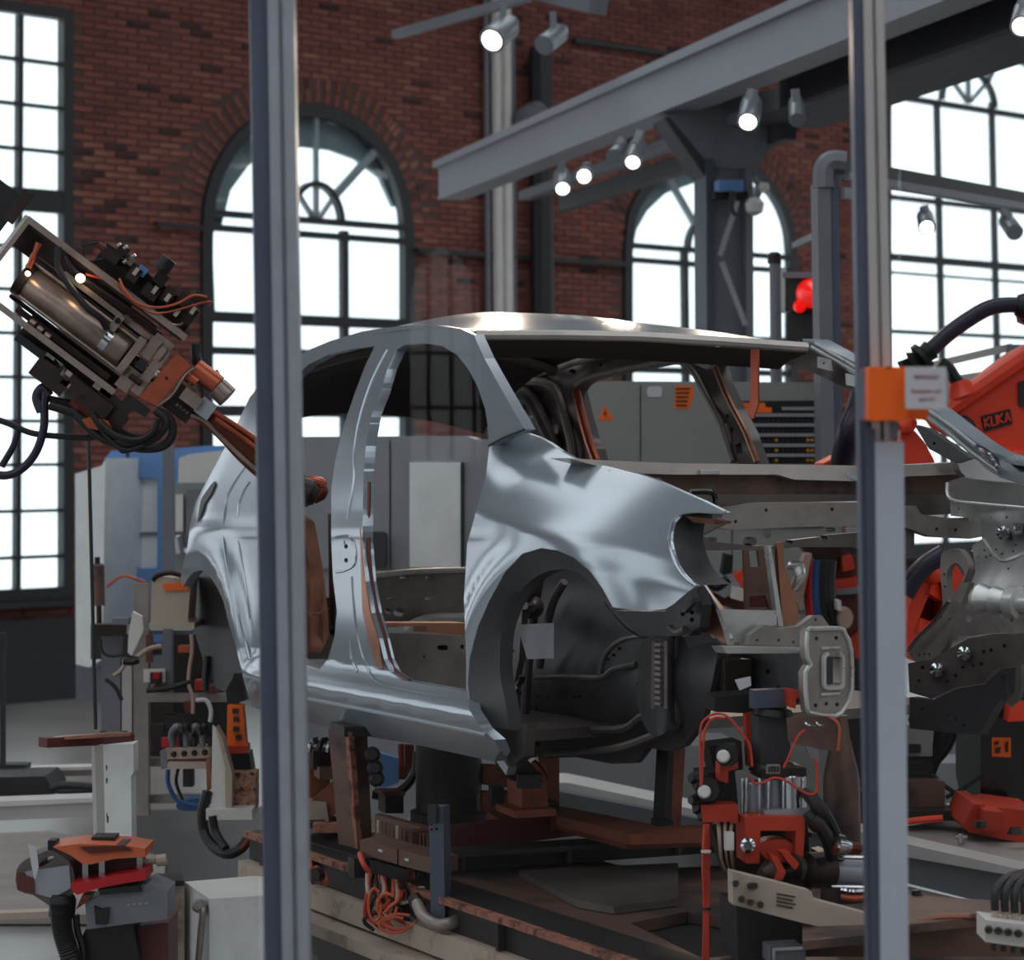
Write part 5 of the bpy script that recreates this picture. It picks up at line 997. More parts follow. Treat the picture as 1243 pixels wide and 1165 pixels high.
# deck near the lower right corner
t = thing('fixture_table', 'brown fixture table with curved edge at the lower right', 'table')
poly(t, 'front_face', 'plate_brown', [(974, 1140), (1060, 1132), (1103, 1120), (1185, 1112), (1260, 1112), (1260, 1161), (974, 1161)], 5.9, .05, 0)
b = MB(); b.slab(level(P(1150, 1113, 5.9).z), [(974, 1118), (1060, 1108), (1103, 1086), (1260, 1096), (1260, 1116), (1185, 1114), (1103, 1122), (1060, 1134), (974, 1142)], .02); b.to('table_top', K['plate_brown'], t)
tub(t, 'table_edge', 'rust_edge', [(976, 1133, 5.88), (1050, 1128, 5.88), (1103, 1121, 5.88), (1140, 1113, 5.88), (1190, 1113, 5.88)], .008)
for x in (985, 999): add(t, 'bolt', 'black', lambda b_: b_.lathe(P(x, 1145, 5.84), P(x, 1145, 5.92), [(0, .010), (1, .012)], 8))
t = thing('toggle_stop', 'small black toggle stop beside the white post plate', 'stop'); pbox(t, 'upper_bar', 'black', 1100, 1088, 1130, 1098, 6.2, .08, 10); pbox(t, 'lower_bar', 'black', 1100, 1111, 1120, 1124, 6.1, .08, 10); pbox(t, 'spacer', 'alu', 1102, 1098, 1112, 1112, 6.25, .05, 10); add(t, 'knob', 'black', lambda b_: b_.lathe(P(1112, 1080, 6.2), P(1113, 1088, 6.2), [(0, .012), (1, .015)], 10))
t = thing('hydraulic_manifold', 'white hydraulic manifold block with black hoses at the right edge', 'manifold')
poly(t, 'block', 'white_paint', [(1196, 1116), (1262, 1124), (1262, 1152), (1196, 1143)], 5.4, .1, 0)
for k_ in range(5):
    x = 1200+k_*12; add(t, 'port', 'tool_dark', lambda b_: b_.lathe(P(x, 1128+k_*1.6, 5.37), P(x, 1128+k_*1.6, 5.42), [(0, .005), (.3, .009), (1, .009)], 10)); add(t, 'lower_screw', 'black', lambda b_: b_.cyl(P(x+6, 1146+k_*1.5, 5.42), P(x+6, 1153+k_*1.5, 5.42), .006, 8))
    if k_ < 4:
        add(t, 'hose_fitting', 'cream', lambda b_: b_.lathe(P(x+8, 1118+k_*1.5, 5.45), P(x+8, 1104+k_*1.5, 5.45), [(0, .008), (.5, .009), (.55, .007), (1, .006)], 8))
        tub(t, 'hose', 'rubber', [(x+8, 1104+k_*1.5, 5.45), (x+8, 1084+k_, 5.45), (x+16, 1070, 5.5), (x+30, 1062, 5.6), (1262, 1056-k_*3, 5.7)], .009)
# ================================================================ ROBOT WELDING TOOL, UPPER LEFT
RY = 6.4
def R_(a, b, d=0): return P(35+.799*a+.602*b, 338+.602*a-.799*b, RY+d)
def rmap(d): return lambda a, b, off=0: R_(a, b, d+off)
rt = thing('welding_gun', 'robot welding gun with silver cylinder and copper arm reaching towards the car', 'welding gun')
def rp(nm, mt, pts, d, th, lab=None, hl=()):
    b_ = MB(); b_.slab(rmap(d), pts, th, hl); return b_.to(nm, K[mt], rt, lab)
def rb(nm, mt, a0, b0, a1, b1, d, th, lab=None): return rp(nm, mt, [(a0, b0), (a1, b0), (a1, b1), (a0, b1)], d, th, lab)
def rc(nm, mt, p, q, r, n=14, prof=None, lab=None):
    b_ = MB(); b_.lathe(R_(*p), R_(*q), prof or [(0, r*.9), (.03, r), (.97, r), (1, r*.9)], n); return b_.to(nm, K[mt], rt, lab)
def rtb(nm, mt, pts, r, n=8, k=5): b_ = MB(); b_.tube([R_(*p) for p in pts], r, n, k); return b_.to(nm, K[mt], rt)
PX = RY/3000
rc('cylinder', 'tool_steel', (0, -3, 0), (150, -3, 0), 21*PX, 28, lab='big silver cylinder'); rc('cylinder_cap', 'tool_dark', (-8, -3, 0), (4, -3, 0), 24*PX, 20); rc('cylinder_band', 'chrome', (118, -3, 0), (128, -3, 0), 22*PX, 28)
rb('clamp_ear', 'tool_steel', 112, 10, 122, 32, -.05, .03); rc('clamp_screw', 'black', (117, 24, -.055), (117, 24, -.03), 4*PX, 10)
for b0 in (-24, 19): rc('tie_rod', 'tool_steel', (-6, b0, -.02), (160, b0, -.02), 2.6*PX, 8)
for b0 in (-30, 26): rc('tie_rod', 'tool_dark', (-6, b0, .04), (165, b0, .04), 3*PX, 8)
for b0, m_ in ((57, 'tool_steel'), (-48, 'tool_steel')): rb('frame_bar', m_, -46 if b0 > 0 else -60, b0-4, 196 if b0 > 0 else 166, b0+4, -.06, .05, 'silver frame bar')
rb('frame_bar', 'tool_dark', -40, 50, 192, 54, -.03, .05); rb('frame_bar', 'tool_steel', -46, -90, -40, 60, -.05, .05); rb('frame_end', 'white_paint', -50, -90, -46, 60, -.05, .04); rb('frame_back', 'tool_dark', -42, 20, 120, 50, .06, .02); rb('frame_back', 'tool_dark', 30, -60, 165, -30, .06, .03)
rb('wrist_flange', 'black', -120, -20, -62, 75, .0, .12); rb('wrist_plate', 'tool_dark', -70, 40, -55, 84, -.06, .12)
rb('side_rail', 'tool_steel', 30, 27, 160, 34, .0, .03); rb('side_rail', 'tool_dark', 20, 36, 170, 44, .02, .03); rb('side_rail', 'tool_dark', 10, -42, 150, -34, .0, .03)
rc('piston_rod', 'chrome', (150, -3, 0), (200, -3, 0), 8*PX, 14)
for i, (a0, b0, a1, b1) in enumerate(((150, -26, 160, 26), (162, 8, 176, 36), (160, -40, 178, -12), (178, 14, 186, 32), (180, -34, 192, 30), (164, 24, 190, 42))): rb('clamp_block', 'tool_steel', a0, b0, a1, b1, -.07+(i % 3)*.015, .10)
rb('guide_notch', 'black', 166, -8, 178, 6, -.06, .04); rc('guide_pin', 'tool_dark', (168, -20, -.08), (186, -20, -.08), 4*PX, 10)
rp('copper_block', 'copper', [(194, -34), (216, -30), (220, 34), (198, 36)], -.06, .12, 'red copper block'); rc('set_screw', 'black', (206, 4, -.063), (206, 4, -.05), 2.2*PX, 8)
rtb('edge_strip', 'tool_steel', [(218, -30, -.06), (224, -8, -.06), (222, 20, -.06), (226, 34, -.06)], 1.6*PX)
rb('lug_body', 'tool_dark', 222, -26, 258, 10, -.03, .08); rb('lug_plate', 'tool_steel', 232, -6, 258, 10, -.07, .03); rb('lug_plate', 'alu', 256, -8, 276, 14, -.05, .06)
for k_ in range(4): rc('screw_head', 'chrome', (236+k_*5, -14, -.075), (236+k_*5, -14, -.04), 2.2*PX, 8)
for k_ in range(4): rc('screw_head', 'chrome', (233+k_*5, 15, -.06), (233+k_*5, 15, -.04), 2.0*PX, 8)
rc('cable_lug', 'copper', (226, 34, -.02), (262, 34, -.02), 13*PX, 16, lab='bright copper cable lug'); rc('cable_lug_ring', 'tool_steel', (262, 32, -.02), (280, 30, -.02), 14*PX, 16); rc('cable_lug', 'copper', (224, 22, -.03), (240, 22, -.03), 8*PX, 12)
# curved copper electrode arm (in pixel space)
am = plane(300, RY-.02, 0, 540)
b = MB(); b.slab(am, cm2([(228, 500), (240, 488), (262, 500), (300, 524), (346, 556), (368, 578), (372, 600), (352, 602), (318, 584), (290, 560), (262, 530), (240, 512)], 3), .09, (), 9); b.to('electrode_arm', K['copper_dark'], rt, 'dark copper electrode arm', 45)
for pts in ([(258, 498), (300, 525), (352, 562)], [(262, 508), (296, 532), (340, 566)]):
    b = MB(); b.tube([P(x, y, RY-.04) for x, y in pts], .006, 6, 5); b.to('coolant_tube', K['copper'], rt)
b = MB(); b.tube([P(x, y, RY-.03) for x, y in ((232, 503), (250, 512), (274, 536), (305, 565), (345, 596), (372, 606))], .006, 6, 5); b.to('coolant_tube', K['tool_steel'], rt)
b = MB(); b.lathe(P(350, 590, RY-.06), P(384, 602, RY-.06), [(0, .03), (.2, .036), (.8, .036), (.9, .028), (1, .024)], 14); b.to('electrode_holder', K['tool_dark'], rt)
b = MB(); b.lathe(P(372, 582, RY-.03), P(396, 588, RY-.04), [(0, .008), (.3, .014), (.7, .016), (1, .008)], 10); b.to('electrode_tip', K['copper'], rt); b = MB(); b.lathe(P(380, 600, RY-.02), P(396, 593, RY-.03), [(0, .026), (.6, .024), (1, .012)], 12); b.to('electrode_tip', K['copper_dark'], rt)
# valve cluster above
rb('cluster_plate', 'tool_dark', 50, 62, 190, 92, .05, .05); rb('cluster_rail', 'tool_steel', 60, 58, 185, 62, .0, .04)
for i, (a0, b0, w_, h_, m_) in enumerate(((52, 76, 22, 14, 'tool_dark'), (64, 90, 14, 12, 'tool_dark'), (78, 86, 12, 10, 'tool_steel'), (92, 72, 14, 18, 'tool_dark'), (98, 84, 12, 12, 'cab_blue'), (120, 88, 16, 16, 'tool_dark'), (118, 68, 20, 16, 'tool_dark'), (140, 76, 14, 20, 'tool_dark'), (158, 84, 18, 16, 'tool_dark'), (172, 96, 18, 16, 'tool_dark'), (176, 70, 14, 22, 'tool_dark'))):
    rb('valve', m_, a0, b0, a0+w_, b0+h_, -.05+(i % 3)*.02, .09)
for a0, b0 in ((96, 80), (128, 76), (146, 78), (166, 70), (180, 84)): rb('valve_label', 'cream', a0, b0, a0+5, b0+10, -.065, .01)
for a0, b0 in ((62, 96), (70, 98), (84, 96), (80, 84)): rc('fitting', 'chrome', (a0, b0, -.06), (a0+2, b0+5, -.06), 2.4*PX, 8)
rc('fitting', 'copper_dark', (42, 84, -.03), (56, 84, -.03), 4*PX, 10)
rc('round_knob', 'black', (122, 104, -.04), (122, 122, -.04), 10*PX, 16)
rtb('orange_wire', 'wire_orange', [(88, 66, -.07), (104, 58, -.08), (124, 56, -.08), (146, 66, -.08), (162, 84, -.08), (172, 104, -.08), (186, 112, -.07)], 1.5*PX, 6)
rtb('orange_wire', 'copper', [(84, 60, -.07), (110, 54, -.07), (150, 60, -.07), (190, 108, -.07), (196, 104, -.06)], 1.3*PX, 6)
rtb('dark_wire', 'black', [(40, 84, -.02), (30, 72, -.03), (44, 60, -.03), (62, 78, -.04), (84, 92, -.05)], 1.2*PX, 6); rtb('silver_bracket', 'tool_steel', [(134, 54, -.04), (150, 54, -.04), (176, 62, -.04), (182, 70, -.04)], 1.5*PX, 6)
rtb('red_wire', 'wire_red', [(52, 46, -.04), (62, 50, -.04), (74, 56, -.04)], 2*PX, 6)
# copper fitting, warm glowing spots and hoses
rc('brass_fitting', 'copper', (-8, 10, -.06), (-16, 42, -.06), 5*PX, 12, [(0, 5*PX), (.2, 3.5*PX), (.5, 4.5*PX), (.6, 3*PX), (1, 4.5*PX)], 'copper pipe fitting')
rc('glow_spot', 'glow_warm', (48, 70-.1-32, -.10), (50, 38, -.07), 5.5*PX, 12, [(0, 2*PX), (.4, 5*PX), (1, 5.5*PX)], 'warm glowing spot'); rc('glow_dot', 'glow_warm', (-5, 4, -.09), (-4, 4, -.07), 3*PX, 10)  # two small spots in a warm emissive material
rtb('hose', 'rubber', [(6, 52, -.08), (18, 34, -.09), (34, 26, -.10), (54, 20, -.10), (80, 14, -.10), (98, 14, -.08), (112, 8, -.06)], 4*PX, 10)
rtb('hose', 'tool_dark', [(20, 50, -.04), (36, 42, -.05), (70, 40, -.05), (120, 44, -.04), (160, 44, -.03)], 3*PX, 8)
for (a0, b0, a1, b1, m_) in ((68, -92, 100, -58, 'tool_dark'), (72, -66, 96, -58, 'cab_grey'), (100, -92, 116, -70, 'tool_dark'), (112, -72, 150, -60, 'tool_dark'), (130, -92, 172, -66, 'copper_dark'), (150, -62, 196, -50, 'tool_dark'), (168, -84, 200, -62, 'tool_dark'), (176, -100, 206, -86, 'tool_dark'), (180, -50, 214, -38, 'black'), (30, -70, 70, -60, 'black'), (104, -66, 118, -60, 'wire_cream'), (106, -78, 118, -72, 'wire_cream'), (140, -58, 166, -52, 'cream')): rb('lower_block', m_, a0, b0, a1, b1, -.05, .10)
rb('wide_plate', 'tool_dark', 120, -84, 176, -62, -.07, .02); rc('plate_screw', 'black', (136, -76, -.075), (136, -76, -.06), 3*PX, 8); rp('orange_fitting', 'copper', [(154, -98), (166, -102), (186, -92), (190, -84), (180, -80), (160, -90)], -.09, .05, 'orange copper fitting'); rc('orange_fitting', 'copper', (186, -92, -.07), (200, -92, -.07), 6*PX, 8)
for k_ in range(3): rc('fitting', 'tool_steel', (32+k_*12, -40-k_, -.05), (40+k_*12, -40-k_, -.05), 4*PX, 8)
for k_ in range(5): rb('terminal', 'tool_steel' if k_ % 2 else 'tool_dark', 66+k_*10, -52, 72+k_*10, -44, -.05, .03)
def ptb(nm, mt, pts, r, d=0, n=9): b_ = MB(); b_.tube([P(x, y, RY+d) for x, y in pts], r, n, 6); return b_.to(nm, K[mt], rt)
ptb('hose', 'hose_purple', [(56, 470), (54, 492), (53, 520), (44, 548), (28, 568), (8, 577), (-14, 574)], .011, -.03); ptb('hose', 'hose_purple', [(60, 480), (52, 470), (44, 482), (50, 500)], .012, -.03); ptb('hose', 'hose_purple', [(22, 522), (17, 540), (8, 556), (2, 566)], .009, .0)
ptb('hose', 'rubber', [(-14, 506), (10, 514), (40, 526), (80, 530), (110, 531), (132, 524)], .008, -.02); ptb('hose', 'rubber', [(60, 492), (90, 502), (116, 522), (142, 536), (170, 544), (196, 542), (208, 530), (209, 516), (202, 504), (190, 500)], .012, -.05); ptb('hose', 'rubber', [(86, 498), (120, 530), (150, 540), (180, 536), (198, 522), (200, 508), (188, 498)], .010, -.08); ptb('hose', 'rubber', [(60, 484), (100, 494), (130, 512), (160, 530), (190, 530)], .009, -.02)
ptb('hose', 'black', [(120, 512), (140, 528), (166, 534), (186, 524), (192, 508)], .009, -.10); ptb('hose', 'rubber', [(110, 500), (130, 530), (152, 546), (175, 540)], .007, -.09); ptb('clip', 'black', [(146, 540), (148, 547), (158, 546)], .007, -.08)
ptb('hose', 'rubber', [(238, 430), (244, 446), (254, 458), (266, 452)], .010, 0); ptb('end_cap', 'frame_dark', [(238, 418), (240, 440), (252, 452)], .014, .03)
# ================================================================ ORANGE ROBOT, RIGHT
QY = 9.3
ro = thing('industrial_robot', 'big orange-red industrial robot behind the car, with a purple hose', 'robot')
def qp(nm, mt, pts, d, th, lab=None, hl=(), yaw=0, grid=None): 
    cx = sum(p[0] for p in pts)/len(pts); b_ = MB(); b_.slab(plane(cx, QY+d, yaw, 560), pts, th, hl, grid); return b_.to(nm, K[mt], ro, lab)
qp('upper_arm', 'robot_red', [(1136, 500), (1150, 492), (1162, 484), (1160, 470), (1164, 460), (1172, 462), (1178, 472), (1191, 464), (1219, 442), (1243, 424), (1270, 410), (1270, 570), (1243, 562), (1219, 556), (1193, 546), (1178, 532), (1150, 520)], 0, .35, 'orange-red upper arm')
tub(ro, 'arm_ridge', 'robot_red', [(1138, 506, QY-.0), (1170, 484, QY-.02), (1210, 456, QY-.02), (1270, 416, QY-.02)], .035)
tub(ro, 'arm_ridge', 'robot_red', [(1178, 530, QY-.02), (1200, 545, QY-.03), (1270, 556, QY-.03)], .02)
add(ro, 'joint_cap', 'frame_dark', lambda b_: b_.lathe(P(1168, 521, QY-.04), P(1168, 521, QY+.02), [(0, .02), (.1, .045), (.3, .052), (1, .052)], 24), 'dark round joint cap')
add(ro, 'joint_cap', 'frame_dark', lambda b_: b_.slab(plane(1243, QY-.02, 0, 480), rrect(1237, 462, 1270, 494, 4), .05))
mk = qp('maker_panel', 'black', [(1191, 505), (1226, 496), (1229, 514), (1195, 524)], -.012, .01, 'dark lettering panel')
# letters K U K A as strokes
def stroke(pts, w_=.012):
    b_ = MB()
    for p, q in zip(pts, pts[1:]): b_.bar(P(*p, QY-.018), P(*q, QY-.018), w_, .004, up=(0, 1, 0))
    return b_
def lt(o, a, c): return (1194.5+o*8.2+a*6+c*1.6, 507.3-o*2.15-a*1.5+c*11.5)
for i, segs in enumerate(([[(0, 0), (0, 1)], [(1, 0), (0, .5), (1, 1)]], [[(0, 0), (0, 1), (1, 1), (1, 0)]], [[(0, 0), (0, 1)], [(1, 0), (0, .5), (1, 1)]], [[(0, 1), (.5, 0), (1, 1)], [(.2, .65), (.8, .65)]])):
    b = MB()
    for sg in segs:
        s_ = stroke([lt(i, *p) for p in sg], .0055); b.add(s_.v, s_.f)
    b.to('letter', K['robot_red'], mk)
qp('elbow', 'robot_red', [(1086, 518), (1092, 512), (1100, 514), (1108, 520), (1122, 536), (1134, 558), (1138, 575), (1100, 575), (1092, 545)], .1, .3, 'tapered orange elbow'); add(ro, 'elbow_pin', 'robot_red', lambda b_: b_.lathe(P(1090, 520, QY+.05), P(1106, 512, QY+.1), [(0, .02), (.5, .04), (1, .03)], 12))
add(ro, 'hose_boss', 'robot_red', lambda b_: b_.lathe(P(1170, 480, QY), P(1164, 462, QY), [(0, .07), (.6, .05), (1, .035)], 14)); tub(ro, 'hose_pigtail', 'black', [(1166, 468, QY), (1158, 458, QY), (1150, 446, QY), (1140, 440, QY)], .025)
tub(ro, 'hose', 'hose_purple', [(1112, 436, QY-.1), (1130, 424, QY-.1), (1150, 406, QY-.1), (1175, 388, QY-.1), (1200, 374, QY-.1), (1225, 370, QY-.1), (1250, 372, QY-.1)], .030, 10, 12, 'thick purple-black hose')
add(ro, 'hose_clamp', 'black', lambda b_: b_.lathe(P(1108, 442, QY-.1), P(1130, 424, QY-.1), [(0, .03), (.1, .05), (.3, .035), (.4, .055), (.6, .055), (.7, .035), (1, .04)], 14)); add(ro, 'hose_clamp', 'black', lambda b_: b_.lathe(P(1234, 370, QY-.1), P(1256, 374, QY-.1), [(0, .04), (.3, .05), (1, .05)], 12)); qp('clamp_foot', 'black', [(1094, 438), (1120, 428), (1134, 440), (1130, 452), (1100, 452)], -.05, .1); qp('clamp_foot', 'black', [(1236, 370), (1250, 370), (1250, 394), (1240, 390)], -.05, .08)
tub(ro, 'hose', 'hose_purple', [(1050, 470, QY+.1), (1042, 500, QY+.1), (1030, 530, QY+.1), (1022, 570, QY+.2), (1020, 600, QY+.2)], .05, 8, 12); qp('shoulder', 'robot_red', [(1000, 562), (1020, 552), (1040, 552), (1050, 580), (996, 580)], .3, .3)
qp('lower_arm_ring', 'robot_red', cm2([(1142, 684), (1124, 694), (1110, 716), (1102, 750), (1103, 800), (1170, 800), (1170, 700)], 3), -.6, .25, 'curved orange lower arm with ribs', [cm2([(1140, 706), (1128, 722), (1118, 745), (1114, 764), (1130, 764), (1142, 752), (1146, 720)], 3)])
for p, q in (((1126, 712), (1142, 722)), ((1112, 758), (1130, 764)), ((1110, 785), (1126, 788))): add(ro, 'arm_rib', 'robot_red', lambda b_: b_.bar(P(*p, QY-.6), P(*q, QY-.55), .03, .05))
qp('lower_arm_web', 'red_orange', [(1108, 716), (1170, 700), (1170, 800), (1104, 800)], -.38, .03); add(ro, 'arm_knob', 'robot_red', lambda b_: b_.lathe(P(1122, 692, QY-.65), P(1134, 700, QY-.6), [(0, .02), (.5, .035), (1, .03)], 12))
tub(ro, 'hose', 'hose_purple', [(1098, 722, QY-.7), (1108, 704, QY-.7), (1124, 686, QY-.7), (1146, 672, QY-.7)], .035, 8, 12)
qp('base_column', 'black_gloss', [(1190, 856), (1262, 848), (1262, 992), (1196, 988), (1190, 960)], -.3, .5, 'glossy black base column'); qp('base_orange', 'robot_red', [(1228, 836), (1262, 812), (1262, 874), (1224, 876)], -.4, .2); qp('base_sticker', 'sticker_orange', [(1204, 895), (1227, 895), (1227, 919), (1204, 918)], -.31, .005, 'orange warning sticker')
for pts in ([(1207, 900), (1213, 899), (1212, 904), (1207, 904)], [(1208, 908), (1215, 906), (1214, 914), (1208, 914)], [(1220, 902), (1224, 899), (1224, 913), (1221, 913)]): qp('sticker_mark', 'ink', pts, -.318, .004)
b = MB()
fz = P(1210, 1030, 8.2).z
t = thing('concrete_plinth', 'pale cast concrete plinth under the orange robot', 'plinth')
b = MB(); b.slab(level(P(1170, 1020, 8.6).z), [(1090, 1004), (1180, 990), (1280, 990), (1280, 1056), (1240, 1046), (1200, 1038), (1160, 1029), (1125, 1025), (1090, 1022)], .04, (), 30); b.to('slab', K['concrete'], t)
add(t, 'anchor_bolt', 'chrome', lambda b_: (b_.cyl(P(1167, 1026, 8.5), P(1166, 1012, 8.5), .012, 8), b_.cyl(P(1160, 1016, 8.5), P(1174, 1016, 8.5), .008, 8)))
qp('foot_plate', 'red_orange', [(1170, 1002), (1182, 976), (1196, 976), (1196, 982), (1216, 980), (1262, 986), (1262, 1026), (1214, 1018), (1176, 1010)], -.75, .35, 'red-orange foot plate')
qp('foot_lug', 'red_orange', [(1196, 984), (1218, 986), (1218, 1010), (1194, 1008)], -.85, .12); add(ro, 'foot_bolt', 'tool_dark', lambda b_: b_.lathe(P(1190, 996, QY-.9), P(1190, 1004, QY-.9), [(0, .02), (1, .026)], 10)); add(ro, 'foot_bolt', 'tool_dark', lambda b_: b_.lathe(P(1233, 1004, QY-.9), P(1233, 1012, QY-.9), [(0, .02), (1, .03)], 10))
tub(ro, 'cable', 'black', [(1104, 870, QY-.2), (1150, 890, QY-.2), (1138, 920, QY-.2), (1128, 946, QY-.2)], .016); tub(ro, 'cable', 'rubber', [(1148, 968, QY-.3), (1170, 956, QY-.3), (1192, 940, QY-.3)], .008); tub(ro, 'cable', 'rubber', [(1130, 940, QY-.3), (1150, 956, QY-.3), (1175, 972, QY-.3), (1186, 976, QY-.3)], .008)
for k_ in range(3): tub(ro, 'cable', 'black', [(1140+k_*8, 886, QY-.2), (1138+k_*6, 905, QY-.2), (1126+k_*4, 925, QY-.2)], .02)
t = thing('drive_unit', 'brown drive unit block behind the white post plate', 'machine'); pbox(t, 'upper_block', 'cab_grey', 1094, 880, 1132, 920, 9.0, .4); pbox(t, 'lower_block', 'plate_brown', 1094, 948, 1147, 985, 8.9, .4); pbox(t, 'middle_block', 'black', 1094, 918, 1132, 950, 9.0, .35); pbox(t, 'base', 'plate_dark', 1094, 984, 1160, 996, 8.8, .5); pbox(t, 'port', 'black', 1105, 904, 1118, 914, 8.97, .04)
add(ro, 'red_hose', 'robot_red', lambda b_: b_.tube([P(1096, 998, 8.6), P(1120, 995, 8.6), P(1144, 993, 8.6)], .012))
t = thing('pale_floor_panel', 'pale grey bench panel seen between the car front and the robot base', 'panel'); pbox(t, 'panel', 'cab_light', 1120, 878, 1200, 922, 11, .3); pbox(t, 'lower_panel', 'cab_light', 1110, 926, 1200, 975, 10.4, .3); pbox(t, 'shadow_gap', 'steel_grey', 1120, 920, 1200, 928, 10.8, .3)
t = thing('hand_railing', 'grey tube handrail in front of the big right window', 'railing'); 
b = MB(); b.bar(P(1120, 446, 11.5), P(1228, 421, 11.5), .03, .035); b.to('rail', K['alu_warm'], t); b = MB(); b.bar(P(1140, 463, 11.5), P(1228, 449, 11.5), .03, .03); b.to('rail', K['alu_warm'], t); pbox(t, 'post', 'steel_grey', 1224, 418, 1240, 640, 11.45, .06)
# second robot glimpsed through the engine bay
t = thing('background_robot', 'blurred red robot with hanging red, blue and black hoses seen through the engine bay', 'robot')
BY = 10.5
def bp(nm, mt, pts, d=0, th=.12, lab=None): return poly(t, nm, mt, pts, BY+d, th, 0, label=lab)
bp('arm', 'dark_red', [(905, 690), (870, 706), (862, 730), (900, 742), (940, 742), (940, 700)]); bp('joint', 'robot_red', [(888, 700), (902, 692), (906, 718), (892, 722)], -.1); bp('grey_link', 'cab_light', [(866, 702), (888, 696), (900, 712), (880, 726), (862, 716)], -.12); bp('pale_box', 'white_paint', [(890, 712), (904, 716), (902, 730), (888, 726)], -.2)
bp('upper_joint', 'tool_dark', [(972, 656), (1000, 660), (1024, 662), (1014, 684), (990, 680), (976, 668)], -.1); bp('body', 'dark_red', [(1018, 664), (1046, 676), (1060, 740), (1054, 800), (1010, 780), (1008, 720)]); bp('red_cover', 'red_orange', [(1016, 704), (1040, 700), (1042, 716), (1014, 716)], -.1); bp('red_cover', 'red_orange', [(1022, 676), (1034, 674), (1038, 690), (1024, 694)], -.1); bp('grey_bar', 'steel_grey', [(1014, 716), (1046, 712), (1046, 720), (1016, 722)], -.12)
for x, mt, w_ in ((983, 'red', .03), (989, 'wire_blue', .032), (995, 'wire_blue', .028), (1001, 'black', .04), (1007, 'plate_dark', .035)): tub(t, 'hose', mt, [(x+1, 680, BY-.2), (x-1, 710, BY-.2), (x+2, 745, BY-.2), (x+12, 770, BY-.2)], w_/1.3, 6, 8)
for k_ in range(4): tub(t, 'silver_coil', 'chrome', [(955+k_*3, 690, BY-.3), (962+k_*3, 684, BY-.3), (968+k_*2, 700, BY-.3), (962+k_, 716, BY-.3)], .012)
bp('pink_link', 'wire_cream', [(978, 672), (986, 672), (972, 740), (960, 720)], -.25); bp('pink_pad', 'wire_cream', cm2([(1020, 744), (1030, 738), (1036, 750), (1030, 762), (1020, 760)], 3), -.3); bp('white_tip', 'white_paint', [(1016, 729), (1021, 729), (1022, 741), (1017, 741)], -.32); bp('lower_red', 'red_orange', [(1032, 780), (1050, 762), (1054, 790), (1040, 800)], -.1)
bp('black_valve', 'black', [(880, 672), (890, 674), (888, 698), (876, 696)], -.1); tub(t, 'hose', 'black', [(851, 690, BY-.4), (858, 704, BY-.4), (870, 712, BY-.4), (884, 702, BY-.4)], .02)
t = thing('pale_partition', 'pale beige partition far behind the engine bay', 'partition'); pbox(t, 'panel', 'cream', 835, 655, 905, 1000, 14.5, .1); pbox(t, 'panel', 'cab_light', 1030, 640, 1060, 1000, 14.5, .1); pbox(t, 'post', 'steel_grey', 880, 655, 892, 1000, 14.4, .1); pbox(t, 'window', 'white_paint', 1112, 618, 1146, 640, 14.5, .05)
t = thing('dark_machine', 'dark machine bulk behind the engine bay', 'machine'); pbox(t, 'bulk', 'plate_dark', 905, 650, 1050, 1000, 12.5, .6); pbox(t, 'panel', 'dark_red', 918, 680, 990, 760, 12.4, .05); pbox(t, 'foot', 'black', 905, 960, 1050, 1010, 12.3, .6)
# ================================================================ LEFT SIDE, BEHIND AND BELOW
t = thing('machine_booth', 'blue machine booth with two tall rounded windows and white side', 'booth')
MY = 13.0; mp = plane(180, MY, -3, 650); ZM = lambda o: (lambda x, y, off=0: mp(x, y, off+o))
b = MB(); b.slab(ZM(0), [(128, 556), (135, 547), (200, 545), (250, 541), (305, 540), (345, 560), (345, 780), (124, 780)], .7, [rrect(130, 584, 151, 690, 4), rrect(166, 580, 191, 690, 4)]); b.to('front_panel', K['cab_blue'], t)
for x0, x1, y0 in ((130, 151, 584), (166, 191, 580)):
    b = MB(); b.slab(ZM(.05), rrect(x0-1, y0-1, x1+1, 691, 4), .02); pn = b.to('window', K['cab_white'], t, 'pale rounded window');  # pane painted near white for the light it reflects
    add(pn, 'glazing_bar', 'steel_grey', lambda b_: b_.slab(ZM(.03), [(x0, 646), (x1, 646), (x1, 650), (x0, 650)], .02))
b = MB(); b.slab(ZM(-.01), [(153, 548), (157, 548), (154, 760), (149, 760)], .02); b.to('door_gap', K['frame_dark'], t)
poly(t, 'side_panel', 'cab_white', [(91, 575), (124, 565), (128, 556), (124, 800), (108, 810), (92, 806)], MY-.3, .6, -20, label='white side panel'); poly(t, 'hatch', 'white_paint', [(217, 556), (230, 551), (278, 546), (280, 590), (216, 590)], MY-.05, .05, 0); poly(t, 'lower_plinth', 'steel_grey', [(92, 806), (345, 780), (345, 850), (92, 850)], MY-.1, .6, 0)
t = thing('grey_machine_door', 'grey framed machine door behind the rear quarter of the car', 'door unit'); pbox(t, 'frame', 'cab_grey', 209, 586, 262, 720, 12.6, .2); pbox(t, 'window', 'white_paint', 213, 600, 222, 645, 12.55, .03); pbox(t, 'inner_panel', 'steel_grey', 226, 594, 258, 660, 12.55, .03); add(t, 'hinge', 'chrome', lambda b_: b_.cyl(P(216, 650, 12.5), P(220, 672, 12.5), .03, 8))
def post(px0, px1, y0, y1, Y, mt, nm, lab, cat='post', yaw=0, dep=.06):
    mp_ = plane(px0, Y, yaw, y1); b_ = MB(); b_.slab(mp_, [(px0, y0), (px1, y0), (px1, y1), (px0, y1)], dep); return solo(b_.to(nm, K[mt]), lab, cat)
